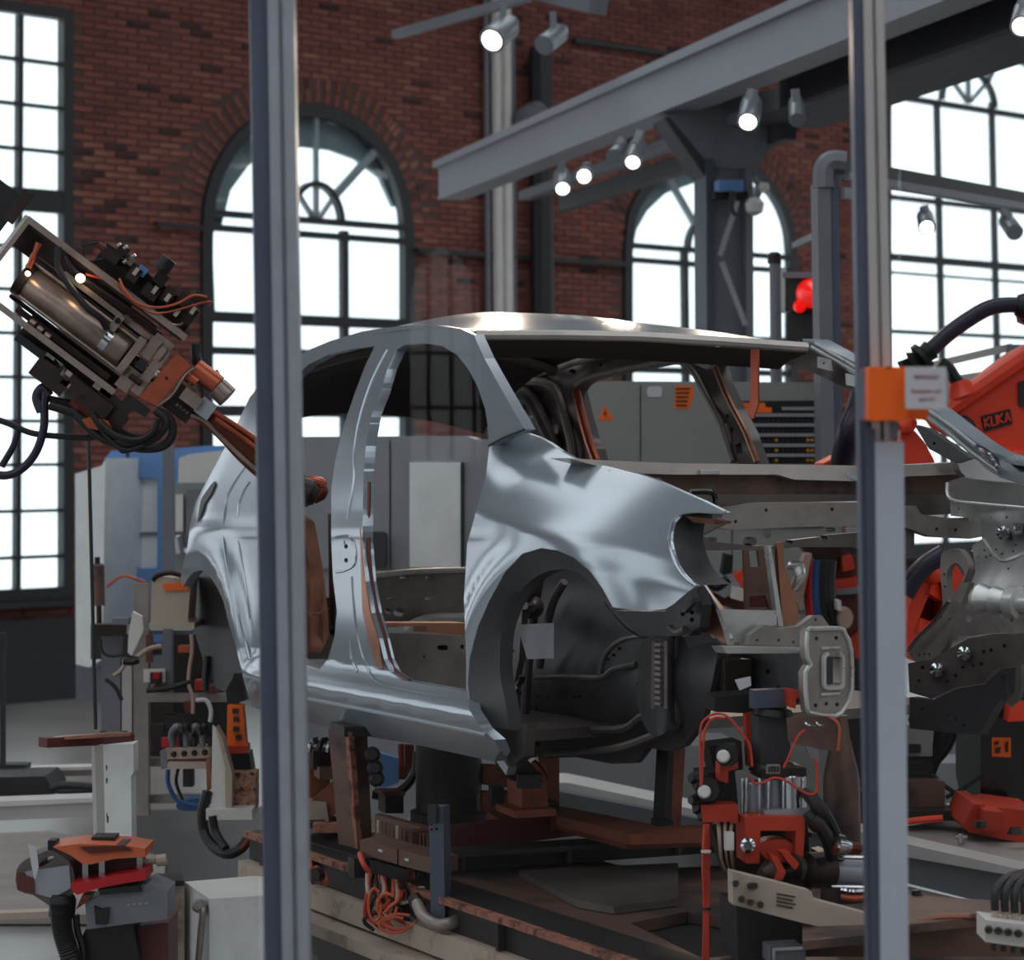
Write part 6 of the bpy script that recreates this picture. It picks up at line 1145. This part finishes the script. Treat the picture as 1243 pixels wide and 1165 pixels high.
post(197, 210, 540, 800, 11.8, 'steel_grey', 'machine_post', 'grey square post in front of the blue booth', 'post')
t = thing('slim_mast', 'slim dark mast with a thick sleeve in front of the white booth side', 'mast')
add(t, 'rod', 'frame_dark', lambda b_: b_.cyl(P(106, 470, 7.8), P(116, 885, 7.8), .006, 8)); 
t = thing('tubular_damper', 'brown tubular damper beside the slim mast', 'cylinder'); add(t, 'body', 'plate_brown', lambda b_: b_.lathe(P(119, 684, 10.5), P(120, 735, 10.5), [(0, .02), (.05, .026), (1, .026)], 12)); add(t, 'rod', 'tool_dark', lambda b_: b_.cyl(P(120, 735, 10.5), P(121, 790, 10.5), .012, 8)); add(t, 'top_pin', 'black', lambda b_: b_.cyl(P(118, 676, 10.5), P(118, 685, 10.5), .012, 8))
tub(t, 'air_line', 'wire_orange', [(130, 712, 10.5), (148, 699, 10.5), (164, 702, 10.5), (176, 706, 10.5)], .006)
post(0, 6, 768, 930, 9.5, 'frame_dark', 'thin_pole', 'thin dark pole at the far left edge', 'pole', 0, .02)
# fixture rack
t = thing('fixture_rack', 'grey-brown profile rack full of valves and cables at the left', 'rack'); FY = 9.6
for x0, x1, y0, y1, m_ in ((148, 160, 800, 988, 'alu_warm'), (162, 180, 708, 990, 'body_inner'), (198, 208, 740, 850, 'steel_grey'), (123, 146, 770, 888, 'steel_grey')): pbox(t, 'rack_post', m_, x0, y0, x1, y1, FY, .06)
pbox(t, 'cross_rail', 'body_inner', 178, 842, 275, 852, FY-.05, .05); pbox(t, 'cross_rail', 'body_inner', 178, 920, 250, 930, FY+.1, .05); pbox(t, 'cross_rail', 'body_inner', 178, 965, 250, 975, FY+.1, .05); pbox(t, 'cross_rail', 'steel_grey', 178, 765, 232, 770, FY+.1, .1); pbox(t, 'back_panel', 'plate_dark', 178, 850, 290, 920, FY+.35, .03); pbox(t, 'back_panel', 'plate_dark', 205, 770, 290, 845, FY+.35, .03); pbox(t, 'back_panel', 'plate_dark', 110, 770, 165, 800, FY+.35, .03)
pbox(t, 'switch_plate', 'white_paint', 174, 812, 200, 828, FY-.03, .02); pbox(t, 'switch', 'tool_dark', 182, 816, 196, 830, FY-.05, .02); add(t, 'red_button', 'red', lambda b_: b_.cyl(P(190, 820, FY-.08), P(190, 820, FY-.04), .015, 10)); pbox(t, 'terminal_strip', 'stand_orange', 177, 770, 185, 804, FY-.04, .02)
poly(t, 'white_shroud', 'white_paint', [(161, 742), (172, 748), (174, 765), (160, 796), (155, 792), (156, 768)], FY-.3, .03); tub(t, 'shroud_strap', 'black', [(150, 802, FY-.3), (160, 803, FY-.3), (168, 800, FY-.3)], .015)
for pts, m_, r in (([(122, 776), (124, 790), (134, 796), (150, 794)], 'black', .006), ([(166, 798), (180, 788), (196, 784)], 'wire_cream', .010), ([(138, 820), (146, 814), (152, 806)], 'wire_cream', .008), ([(232, 770), (233, 790), (230, 810), (229, 830), (234, 846), (234, 866)], 'wire_cream', .007), ([(178, 838), (200, 836), (222, 830), (232, 826)], 'black', .01), ([(128, 824), (140, 834), (148, 850)], 'rubber', .008), ([(238, 850), (250, 850), (256, 862), (255, 876)], 'white_paint', .008)): tub(t, 'cable', m_, [(x, y, FY-.15) for x, y in pts], r)
for x, y, w_, h_, m_ in ((190, 855, 20, 10, 'tool_dark'), (200, 868, 24, 14, 'plate_dark'), (182, 880, 16, 14, 'tool_dark'), (216, 784, 16, 8, 'copper'), (236, 826, 10, 12, 'red_orange'), (250, 832, 12, 10, 'dark_red'), (224, 852, 10, 12, 'copper_dark'), (186, 832, 10, 8, 'tool_dark'), (110, 758, 40, 14, 'tool_dark'), (136, 750, 20, 8, 'steel_grey')): pbox(t, 'valve', m_, x, y, x+w_, y+h_, FY-.1, .08)
for pts in ([(262, 796), (268, 820), (270, 838)], [(252, 796), (250, 820), (250, 838)], [(280, 796), (282, 826), (276, 840)]): tub(t, 'strut', 'black', [(x, y, FY-.6) for x, y in pts], .014)
t = thing('beige_control_box', 'beige box with orange stripe beside the rear wheel opening', 'box')
poly(t, 'case', 'cream', [(184, 704), (192, 700), (232, 703), (228, 752), (233, 761), (190, 762), (183, 758)], 8.9, .2); poly(t, 'orange_stripe', 'sticker_orange', [(197, 709), (230, 707), (228, 716), (200, 717)], 8.89, .01, label='orange stripe'); pbox(t, 'base_rim', 'cream', 181, 756, 236, 763, 8.87, .24)
tub(t, 'carry_strap', 'black', [(185, 704, 8.9), (192, 698, 8.9), (208, 695, 8.9), (222, 699, 8.9)], .010)
t = thing('gauge_manifold', 'beige manifold with four black ports and looped hoses', 'manifold')
gm = plane(222, 8.6, 0, 915)
b = MB(); b.slab(gm, [(202, 908), (254, 905), (254, 920), (202, 922)], .08); b.to('block', K['cream'], t)
for k_ in range(4): add(t, 'port', 'black', lambda b_: b_.lathe(gm(211+k_*12.5, 915-k_*.7, -.01), gm(211+k_*12.5, 915-k_*.7, .01), [(0, .006), (.2, .010), (1, .010)], 10)); tub(t, 'hose', 'rubber' if k_ % 2 else 'steel_grey', [(210+k_*12, 908, 8.62), (208+k_*12, 890, 8.6), (216+k_*11, 881, 8.55), (224+k_*10, 890, 8.6), (226+k_*10, 906, 8.6)], .011)
pbox(t, 'tray', 'cream', 203, 926, 254, 933, 8.55, .12); pbox(t, 'tray_back', 'dark_red', 205, 921, 252, 927, 8.6, .1); poly(t, 'side_bracket', 'steel_grey', [(194, 912), (202, 908), (204, 932), (196, 934)], 8.6, .04)
for x in (196, 214): pbox(t, 'red_cap', 'red', x, 896, x+8, 907, 8.62, .04)
tub(t, 'hose', 'wire_blue', [(204, 934, 8.6), (204, 950, 8.6), (212, 968, 8.6), (224, 975, 8.6), (240, 978, 8.6)], .008); tub(t, 'hose', 'rubber', [(216, 934, 8.6), (214, 950, 8.65), (222, 972, 8.65)], .006); pbox(t, 'connector', 'black', 222, 934, 234, 955, 8.6, .05); poly(t, 'blue_cover', 'wire_blue', cm2([(214, 976), (230, 970), (252, 970), (256, 980), (236, 984), (218, 983)], 2), 8.8, .1)
t = thing('orange_sensor', 'vertical orange and black sensor unit next to the left post', 'sensor')
poly(t, 'orange_body', 'sticker_orange', [(276, 856), (294, 857), (299, 912), (275, 913)], 8.4, .08); 
for x, y in ((282, 860), (283, 870), (283, 882), (286, 892)): pbox(t, 'dark_mark', 'plate_dark', x, y, x+7, y+6, 8.39, .01)
poly(t, 'orange_foot', 'red_orange', [(274, 906), (300, 905), (300, 914), (274, 915)], 8.37, .1); poly(t, 'black_base', 'black', [(270, 914), (302, 914), (306, 938), (276, 938)], 8.45, .12); poly(t, 'black_top', 'black', [(274, 838), (284, 820), (292, 820), (298, 850), (276, 856)], 8.45, .08); pbox(t, 'cap', 'black', 283, 818, 293, 828, 8.42, .05)
t = thing('white_wedge_stand', 'narrow white triangular stand beside the speckled block', 'stand'); poly(t, 'wedge_face', 'white_paint', [(258, 880), (262, 884), (274, 930), (276, 986), (256, 982)], 8.3, .02); poly(t, 'wedge_edge', 'cream', [(262, 882), (270, 896), (282, 940), (281, 986), (274, 988), (273, 930)], 8.28, .08); pbox(t, 'base_plate', 'white_paint', 250, 982, 306, 995, 8.25, .2)
poly(t, 'side_ladder', 'body_warm', [(250, 920), (256, 918), (256, 958), (251, 960)], 8.3, .03)
t = thing('speckled_block', 'rust speckled cream block next to the left post', 'block'); poly(t, 'block', 'speckle', [(280, 938), (310, 938), (310, 982), (280, 980)], 8.35, .12)
t = thing('cable_loop', 'black hose loop hanging below the white wedge stand', 'hose'); tub(t, 'hose', 'black', [(252, 960, 8.3), (246, 985, 8.3), (248, 1010, 8.3), (260, 1028, 8.25), (276, 1036, 8.2), (292, 1030, 8.2), (302, 1016, 8.2)], .018, 8, 10); tub(t, 'inner_hose', 'rubber', [(258, 990, 8.25), (262, 1010, 8.25), (274, 1030, 8.2)], .014, 8, 10); tub(t, 'hose_end', 'copper_dark', [(292, 1030, 8.15), (300, 1022, 8.15), (306, 1012, 8.15)], .010)
# guide bars on the floor, left
t = thing('floor_guide_bar', 'upper pale grey guide bar on the floor at the left edge', 'bar'); poly(t, 'bar', 'white_paint', [(-40, 934), (118, 930), (118, 941), (-40, 945)], 10.3, .1); poly(t, 'bar_face', 'body_inner', [(-40, 938), (118, 934), (118, 941), (-40, 945)], 10.28, .02)
t = thing('floor_guide_bar', 'lower pale grey guide bar on the floor at the left edge', 'bar'); poly(t, 'bar', 'alu_warm', [(-40, 980), (120, 972), (120, 990), (-40, 998)], 9.6, .12); poly(t, 'bar_top', 'white_paint', [(-40, 974), (120, 968), (120, 973), (-40, 981)], 9.58, .15)
t = thing('dark_conveyor_end', 'dark chamfered conveyor end between the two guide bars', 'conveyor'); poly(t, 'body', 'plate_dark', [(-40, 944), (54, 942), (64, 957), (56, 971), (-40, 974)], 9.9, .3); tub(t, 'green_belt', 'frame_dark', [(62, 957, 9.9), (76, 953, 9.9), (100, 954, 9.9), (118, 956, 9.9)], .016); tub(t, 'green_belt', 'frame_dark', [(62, 958, 9.9), (80, 960, 9.9), (118, 958, 9.9)], .012); pbox(t, 'top_lip', 'frame_dark', -40, 928, 32, 934, 10.2, .1)
t = thing('floor_bar', 'thin pale strip on the floor at the lower left', 'strip'); poly(t, 'strip', 'cream', [(-40, 1110), (62, 1106), (62, 1114), (-40, 1118)], 7.9, .06)
for lab, y0, Y in (('pale raised floor slab at the lower left', 1125, 7.6),):
    t = thing('floor_slab', lab, 'slab'); b = MB(); b.slab(level(.05), [(-200, 1020), (60, 1008), (200, 1040), (200, 1110), (-200, 1110)], .04); b.to('slab', K['concrete'], t)
# T support
t = thing('t_bar_support', 'pale column with dark red T bar across its top', 'support'); TY = 7.6
add(t, 't_bar', 'dark_red', lambda b_: b_.bar(P(52, 901, TY-.1), P(158, 896, TY+.1), .05, .028)); poly(t, 't_bar_top', 'body_warm', [(52, 896), (130, 890), (158, 890), (158, 893), (54, 899)], TY-.08, .04)
poly(t, 'column_side', 'alu_warm', [(115, 904), (126, 903), (130, 1020), (118, 1024)], TY, .06, 20); poly(t, 'column_front', 'cab_white', [(125, 904), (162, 903), (162, 938), (159, 942), (160, 1030), (128, 1030)], TY-.0, .1, 0, [[(128.5, 928), (130.5, 930), (130, 936), (128.5, 934)], [(128.5, 943), (131, 945), (130, 952), (128.5, 950)], [(129, 985), (132, 992), (131.5, 1000), (129.5, 998)]])
for x in (125, 151): add(t, 'bolt', 'black', lambda b_: b_.cyl(P(x, 887, TY), P(x, 893, TY), .010, 8))
poly(t, 'foot', 'alu_warm', [(118, 1020), (162, 1026), (162, 1200), (118, 1200)], TY+.05, .08)
# gripper in front
G_ = 6.8
t = thing('clamping_gripper', 'grey gripper with orange plate, red pad and black corrugated hose', 'gripper')
poly(t, 'boot', 'body_mid', cm2([(20, 1056), (30, 1044), (48, 1036), (64, 1032), (84, 1046), (90, 1062), (88, 1084), (70, 1100), (58, 1098), (40, 1086), (21, 1080)], 2), G_, .14, 0, [cm2([(46, 1050), (56, 1041), (66, 1039), (60, 1046), (50, 1052)], 2)], 'grey boot shaped nozzle', 10, 50)
poly(t, 'boot_side', 'alu', [(30, 1058), (84, 1050), (86, 1078), (64, 1090), (42, 1084)], G_-.01, .02); poly(t, 'nozzle_mouth', 'dark_red', [(20, 1060), (40, 1066), (42, 1084), (22, 1080)], G_-.02, .03); poly(t, 'paper_tag', 'sticker_white', [(34, 1024), (44, 1030), (47, 1052), (42, 1068), (38, 1050)], G_-.04, .003)
poly(t, 'orange_plate', 'worn_orange', [(64, 1028), (80, 1026), (96, 1024), (150, 1026), (176, 1030), (176, 1040), (140, 1042), (110, 1049), (100, 1048), (86, 1038)], G_-.05, .16, 0, label='worn orange plate'); poly(t, 'top_plate', 'copper_dark', [(96, 1028), (150, 1026), (160, 1032), (110, 1036)], G_-.06, .12); pbox(t, 'top_knob', 'black', 111, 1016, 139, 1028, G_+.02, .08); pbox(t, 'corner_knob', 'black', 58, 1020, 68, 1032, G_, .05)
for x in (100, 120, 166): pbox(t, 'spacer', 'chrome', x, 1040, x+7, 1068, G_, .03)
poly(t, 'inner_block', 'dark_red', [(92, 1040), (172, 1038), (172, 1064), (92, 1070)], G_+.05, .08); poly(t, 'red_pad', 'red', [(86, 1072), (110, 1070), (140, 1062), (176, 1057), (177, 1068), (150, 1072), (120, 1078), (94, 1086), (88, 1082)], G_-.07, .14, 0, label='dark red pad')
poly(t, 'copper_edge', 'copper_dark', [(92, 1104), (100, 1086), (112, 1086), (106, 1094)], G_-.06, .06)
poly(t, 'grey_block', 'steel_grey', [(103, 1094), (130, 1084), (180, 1072), (203, 1082), (203, 1115), (150, 1122), (106, 1128)], G_-.04, .16, 0, label='grey block'); poly(t, 'block_recess', 'black', [(118, 1080), (168, 1074), (172, 1082), (124, 1086)], G_-.06, .1)
for k_ in range(4): pbox(t, 'embossed_mark', 'alu', 154+k_*7, 1097-k_*.6, 158+k_*7, 1099-k_*.6, G_-.043, .004)
b = MB(); pth = catmull([P(x, y, G_-.02) for x, y in ((74, 1096), (74, 1112), (76, 1130), (82, 1150), (92, 1180))], 8)
prof = []
for i in range(len(pth)-1):
    d_ = (pth[i+1]-pth[i]); 
    b.lathe(pth[i], pth[i]+d_*.5, [(0, .026), (1, .029)], 14); b.lathe(pth[i]+d_*.5, pth[i+1], [(0, .029), (1, .026)], 14)
b.to('corrugated_hose', K['rubber'], t); b = MB(); b.lathe(P(77, 1086, G_), P(75, 1112, G_), [(0, .03), (.2, .036), (1, .036)], 16); b.to('hose_cuff', K['black'], t)
poly(t, 'black_body', 'black', cm2([(98, 1140), (112, 1124), (140, 1120), (162, 1124), (164, 1200), (96, 1200)], 2), G_+.02, .2); poly(t, 'black_bracket', 'black', [(114, 1100), (122, 1104), (132, 1102), (130, 1122), (116, 1122)], G_-.06, .05); tub(t, 'cable', 'black', [(92, 1110, G_), (94, 1130, G_), (100, 1150, G_), (102, 1180, G_)], .010)
poly(t, 'red_block', 'dark_red', [(168, 1124), (204, 1120), (204, 1200), (168, 1200)], G_+.08, .2)
add(t, 'side_fitting', 'cream', lambda b_: b_.lathe(P(176, 1046, G_+.05), P(202, 1043, G_+.05), [(0, .008), (.5, .009), (.55, .016), (1, .016)], 10))
t = thing('upright_profile', 'beige square upright between the gripper and the white box', 'post'); poly(t, 'profile', 'cream', [(204, 1070), (224, 1070), (224, 1200), (204, 1200)], 7.2, .08, 10); poly(t, 'cap', 'plate_dark', [(190, 1068), (224, 1069), (224, 1075), (204, 1076)], 7.15, .12, 10)
t = thing('white_control_box', 'white sheet metal box behind the left post', 'box')
BZ = P(254, 1091, 7.0).z
b = MB(); b.slab(level(BZ), [(224, 1070), (306, 1063), (371, 1066), (371, 1084), (254, 1091)], .02); b.to('lid', K['white_paint'], t)
f0, f1, f2 = P(254, 1092, 7.0), level(BZ)(371, 1085), level(BZ)(224, 1071)
b = MB(); b.add([f2, f0, V((f0.x, f0.y, 0)), V((f2.x, f2.y, 0))], [(0, 1, 2, 3)]); b.add([f0, f1, V((f1.x, f1.y, 0)), V((f0.x, f0.y, 0))], [(0, 1, 2, 3)]); f3 = level(BZ)(371, 1067); b.add([f1, f3, V((f3.x, f3.y, 0)), V((f1.x, f1.y, 0))], [(0, 1, 2, 3)]); b.to('case', K['cab_white'], t)
tub(t, 'handle', 'body_inner', [(240, 1098, 7.0), (246, 1104, 6.97), (244, 1130, 6.97), (240, 1175, 6.97)], .010); add(t, 'handle_hub', 'body_inner', lambda b_: b_.lathe(P(240, 1099, 6.96), P(244, 1100, 7.04), [(0, .012), (.3, .02), (1, .02)], 10))

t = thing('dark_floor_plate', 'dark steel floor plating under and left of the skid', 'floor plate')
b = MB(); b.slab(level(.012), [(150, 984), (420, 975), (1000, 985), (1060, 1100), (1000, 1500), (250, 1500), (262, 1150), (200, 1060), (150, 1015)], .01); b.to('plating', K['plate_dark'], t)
# ================================================================ FOREGROUND: GLASS GUARD
GY = 4.0
def profile_post(par, nm, mt, top, bot, cs, rz):
    """extrude a cross-section (metres, x right / y away) between two points, turned by rz"""
    a = math.radians(rz); c_, s_ = math.cos(a), math.sin(a)
    q = [V((x*c_-y*s_, x*s_+y*c_, 0)) for x, y in cs]
    b_ = MB(); b_.loft([[top+p for p in q], [bot+p for p in q]]); return b_.to(nm, K[mt], par, angle=20)
w_ = .022; g1, g2, d1 = .004, .0075, .010
cs = [(-w_, -w_), (-g1, -w_), (-g1, -w_+.003), (-g2, -w_+.003), (-g2, -w_+d1), (g2, -w_+d1), (g2, -w_+.003), (g1, -w_+.003), (g1, -w_), (w_, -w_), (w_, w_), (-w_, w_)]
g0 = P(335.6, -400, GY+.03); g1_ = P(374.7, 2058, GY+.03)
t = thing('guard_post', 'left grey aluminium slotted post holding the glass guard', 'post')
profile_post(t, 'slotted_profile', 'alu', g0, g1_, [(x*.98, y) for x, y in cs], 0)
off = V((-.040, .012, 0)); profile_post(t, 'side_profile', 'alu_dark', P(308.6, -400, GY+.045), P(347.7, 2055, GY+.045), [(-.0165, -.022), (.017, -.022), (.017, .022), (-.0165, .022)], 8)
t = thing('guard_post', 'right grey aluminium slotted post carrying the orange switch box', 'post')
profile_post(t, 'slotted_profile', 'alu_warm', P(1050.3, -400, GY), P(1098.7, 2058, GY), [(x*.75, y) for x, y in cs], 0)
profile_post(t, 'side_profile', 'alu_dark', P(1031.7, -400, GY+.01), P(1073.6, 2055, GY+.01), [(-.0085, -.022), (.0085, -.022), (.0085, .022), (-.0085, .022)], 0)
pp = plane(1080, GY-.03, 0, 800)
b = MB(); b.slab(pp, [(1062, 536), (1097, 536), (1111.7, 2060), (1078, 2060)], .006); b.to('cover_plate', K['post_plate'], t, 'pale lilac grey cover plate'); b = MB(); b.slab(pp, [(1052, 520), (1062, 520), (1078, 2060), (1069, 2060)], .02); b.to('cover_edge', K['steel_blue'], t)
t = thing('safety_switch_box', 'bright orange safety switch box on the right post', 'switch box')
bm_ = plane(1080, GY-.10, 0, 480)
b = MB(); b.slab(bm_, rrect(1054, 445, 1102, 510, 2.5), .10); b.to('case', K['orange'], t); b = MB(); b.slab(plane(1080, GY-.07, 0, 480), rrect(1100, 445, 1127, 509, 2), .07); b.to('case_side', K['orange'], t)
b = MB(); b.slab(plane(1080, GY-.06, 0, 480), [(1048, 448), (1056, 445), (1056, 511), (1049, 509)], .09); b.to('back_plate', K['alu_dark'], t)
b = MB(); b.slab(plane(1080, GY-.105, 0, 480), circ(1079, 446, 1.8, 1.8, 8), .01); b.to('screw', K['dark_red'], t)
b = MB(); b.slab(plane(1080, GY-.02, 0, 500), [(1066, 510), (1090, 510), (1090, 534), (1068, 534)], .04); b.to('bracket', K['frame_dark'], t); b = MB(); b.slab(plane(1080, GY-.025, 0, 500), [(1080, 511), (1091, 511), (1091, 532), (1080, 534)], .03); b.to('bracket', K['steel_grey'], t)
t = thing('notice_sign', 'small white acrylic notice with three faint red text lines', 'sign')
sg = plane(1124, GY-.13, 2, 470)
b = MB(); b.slab(sg, rrect(1099.5, 445, 1149, 496, 1.5), .008); b.to('plate', K['sticker_white'], t); b = MB(); b.slab(lambda x, y, o=0: sg(x, y, o+.010), [(1147, 446), (1153, 452), (1153, 490), (1147, 496)], .02); b.to('edge_strip', K['cab_light'], t)
def text_on(par, body, x0, y0, x1, y1, mt='ink_red'):
    cu_ = bpy.data.curves.new('lettering', 'FONT'); cu_.body = body; cu_.size = 1; cu_.extrude = .01
    o = bpy.data.objects.new('lettering', cu_); COL.objects.link(o); dg = bpy.context.evaluated_depsgraph_get(); me_ = bpy.data.meshes.new_from_object(o.evaluated_get(dg)); bpy.data.objects.remove(o)
    xs = [v.co.x for v in me_.vertices]; ys = [v.co.y for v in me_.vertices]; ax, bx_, ay, by = min(xs), max(xs), min(ys), max(ys)
    for v in me_.vertices:
        px = x0+(v.co.x-ax)/(bx_-ax)*(x1-x0); py = y1-(v.co.y-ay)/(by-ay)*(y1-y0); v.co = sg(px, py, -.0004-(.0008 if v.co.z > 0 else 0))
    me_.materials.clear(); me_.materials.append(K[mt]); ob = bpy.data.objects.new('lettering', me_); COL.objects.link(ob); ob.parent = par
text_on(t, 'VERTRAULICH', 1109, 455, 1139, 460); text_on(t, 'Beobacht und', 1107, 472, 1142, 477); text_on(t, 'sperren', 1115, 483, 1135, 488)
# panes
for nm, x0, x1, lab in (('glass_screen', 358, 1044, 'large clear glass guard pane between the two posts'), ('glass_screen', -60, 312, 'clear glass guard pane left of the left post'), ('glass_screen', 1092, 1320, 'clear glass guard pane right of the right post')):
    gp = plane((x0+x1)/2, GY+.03, 0, 600); b = MB(); b.slab(gp, [(x0, -390), (x1, -390), (x1, 2040), (x0, 2040)], .006); solo(b.to(nm, K['guard_glass']), lab, 'glass screen')
finalize()
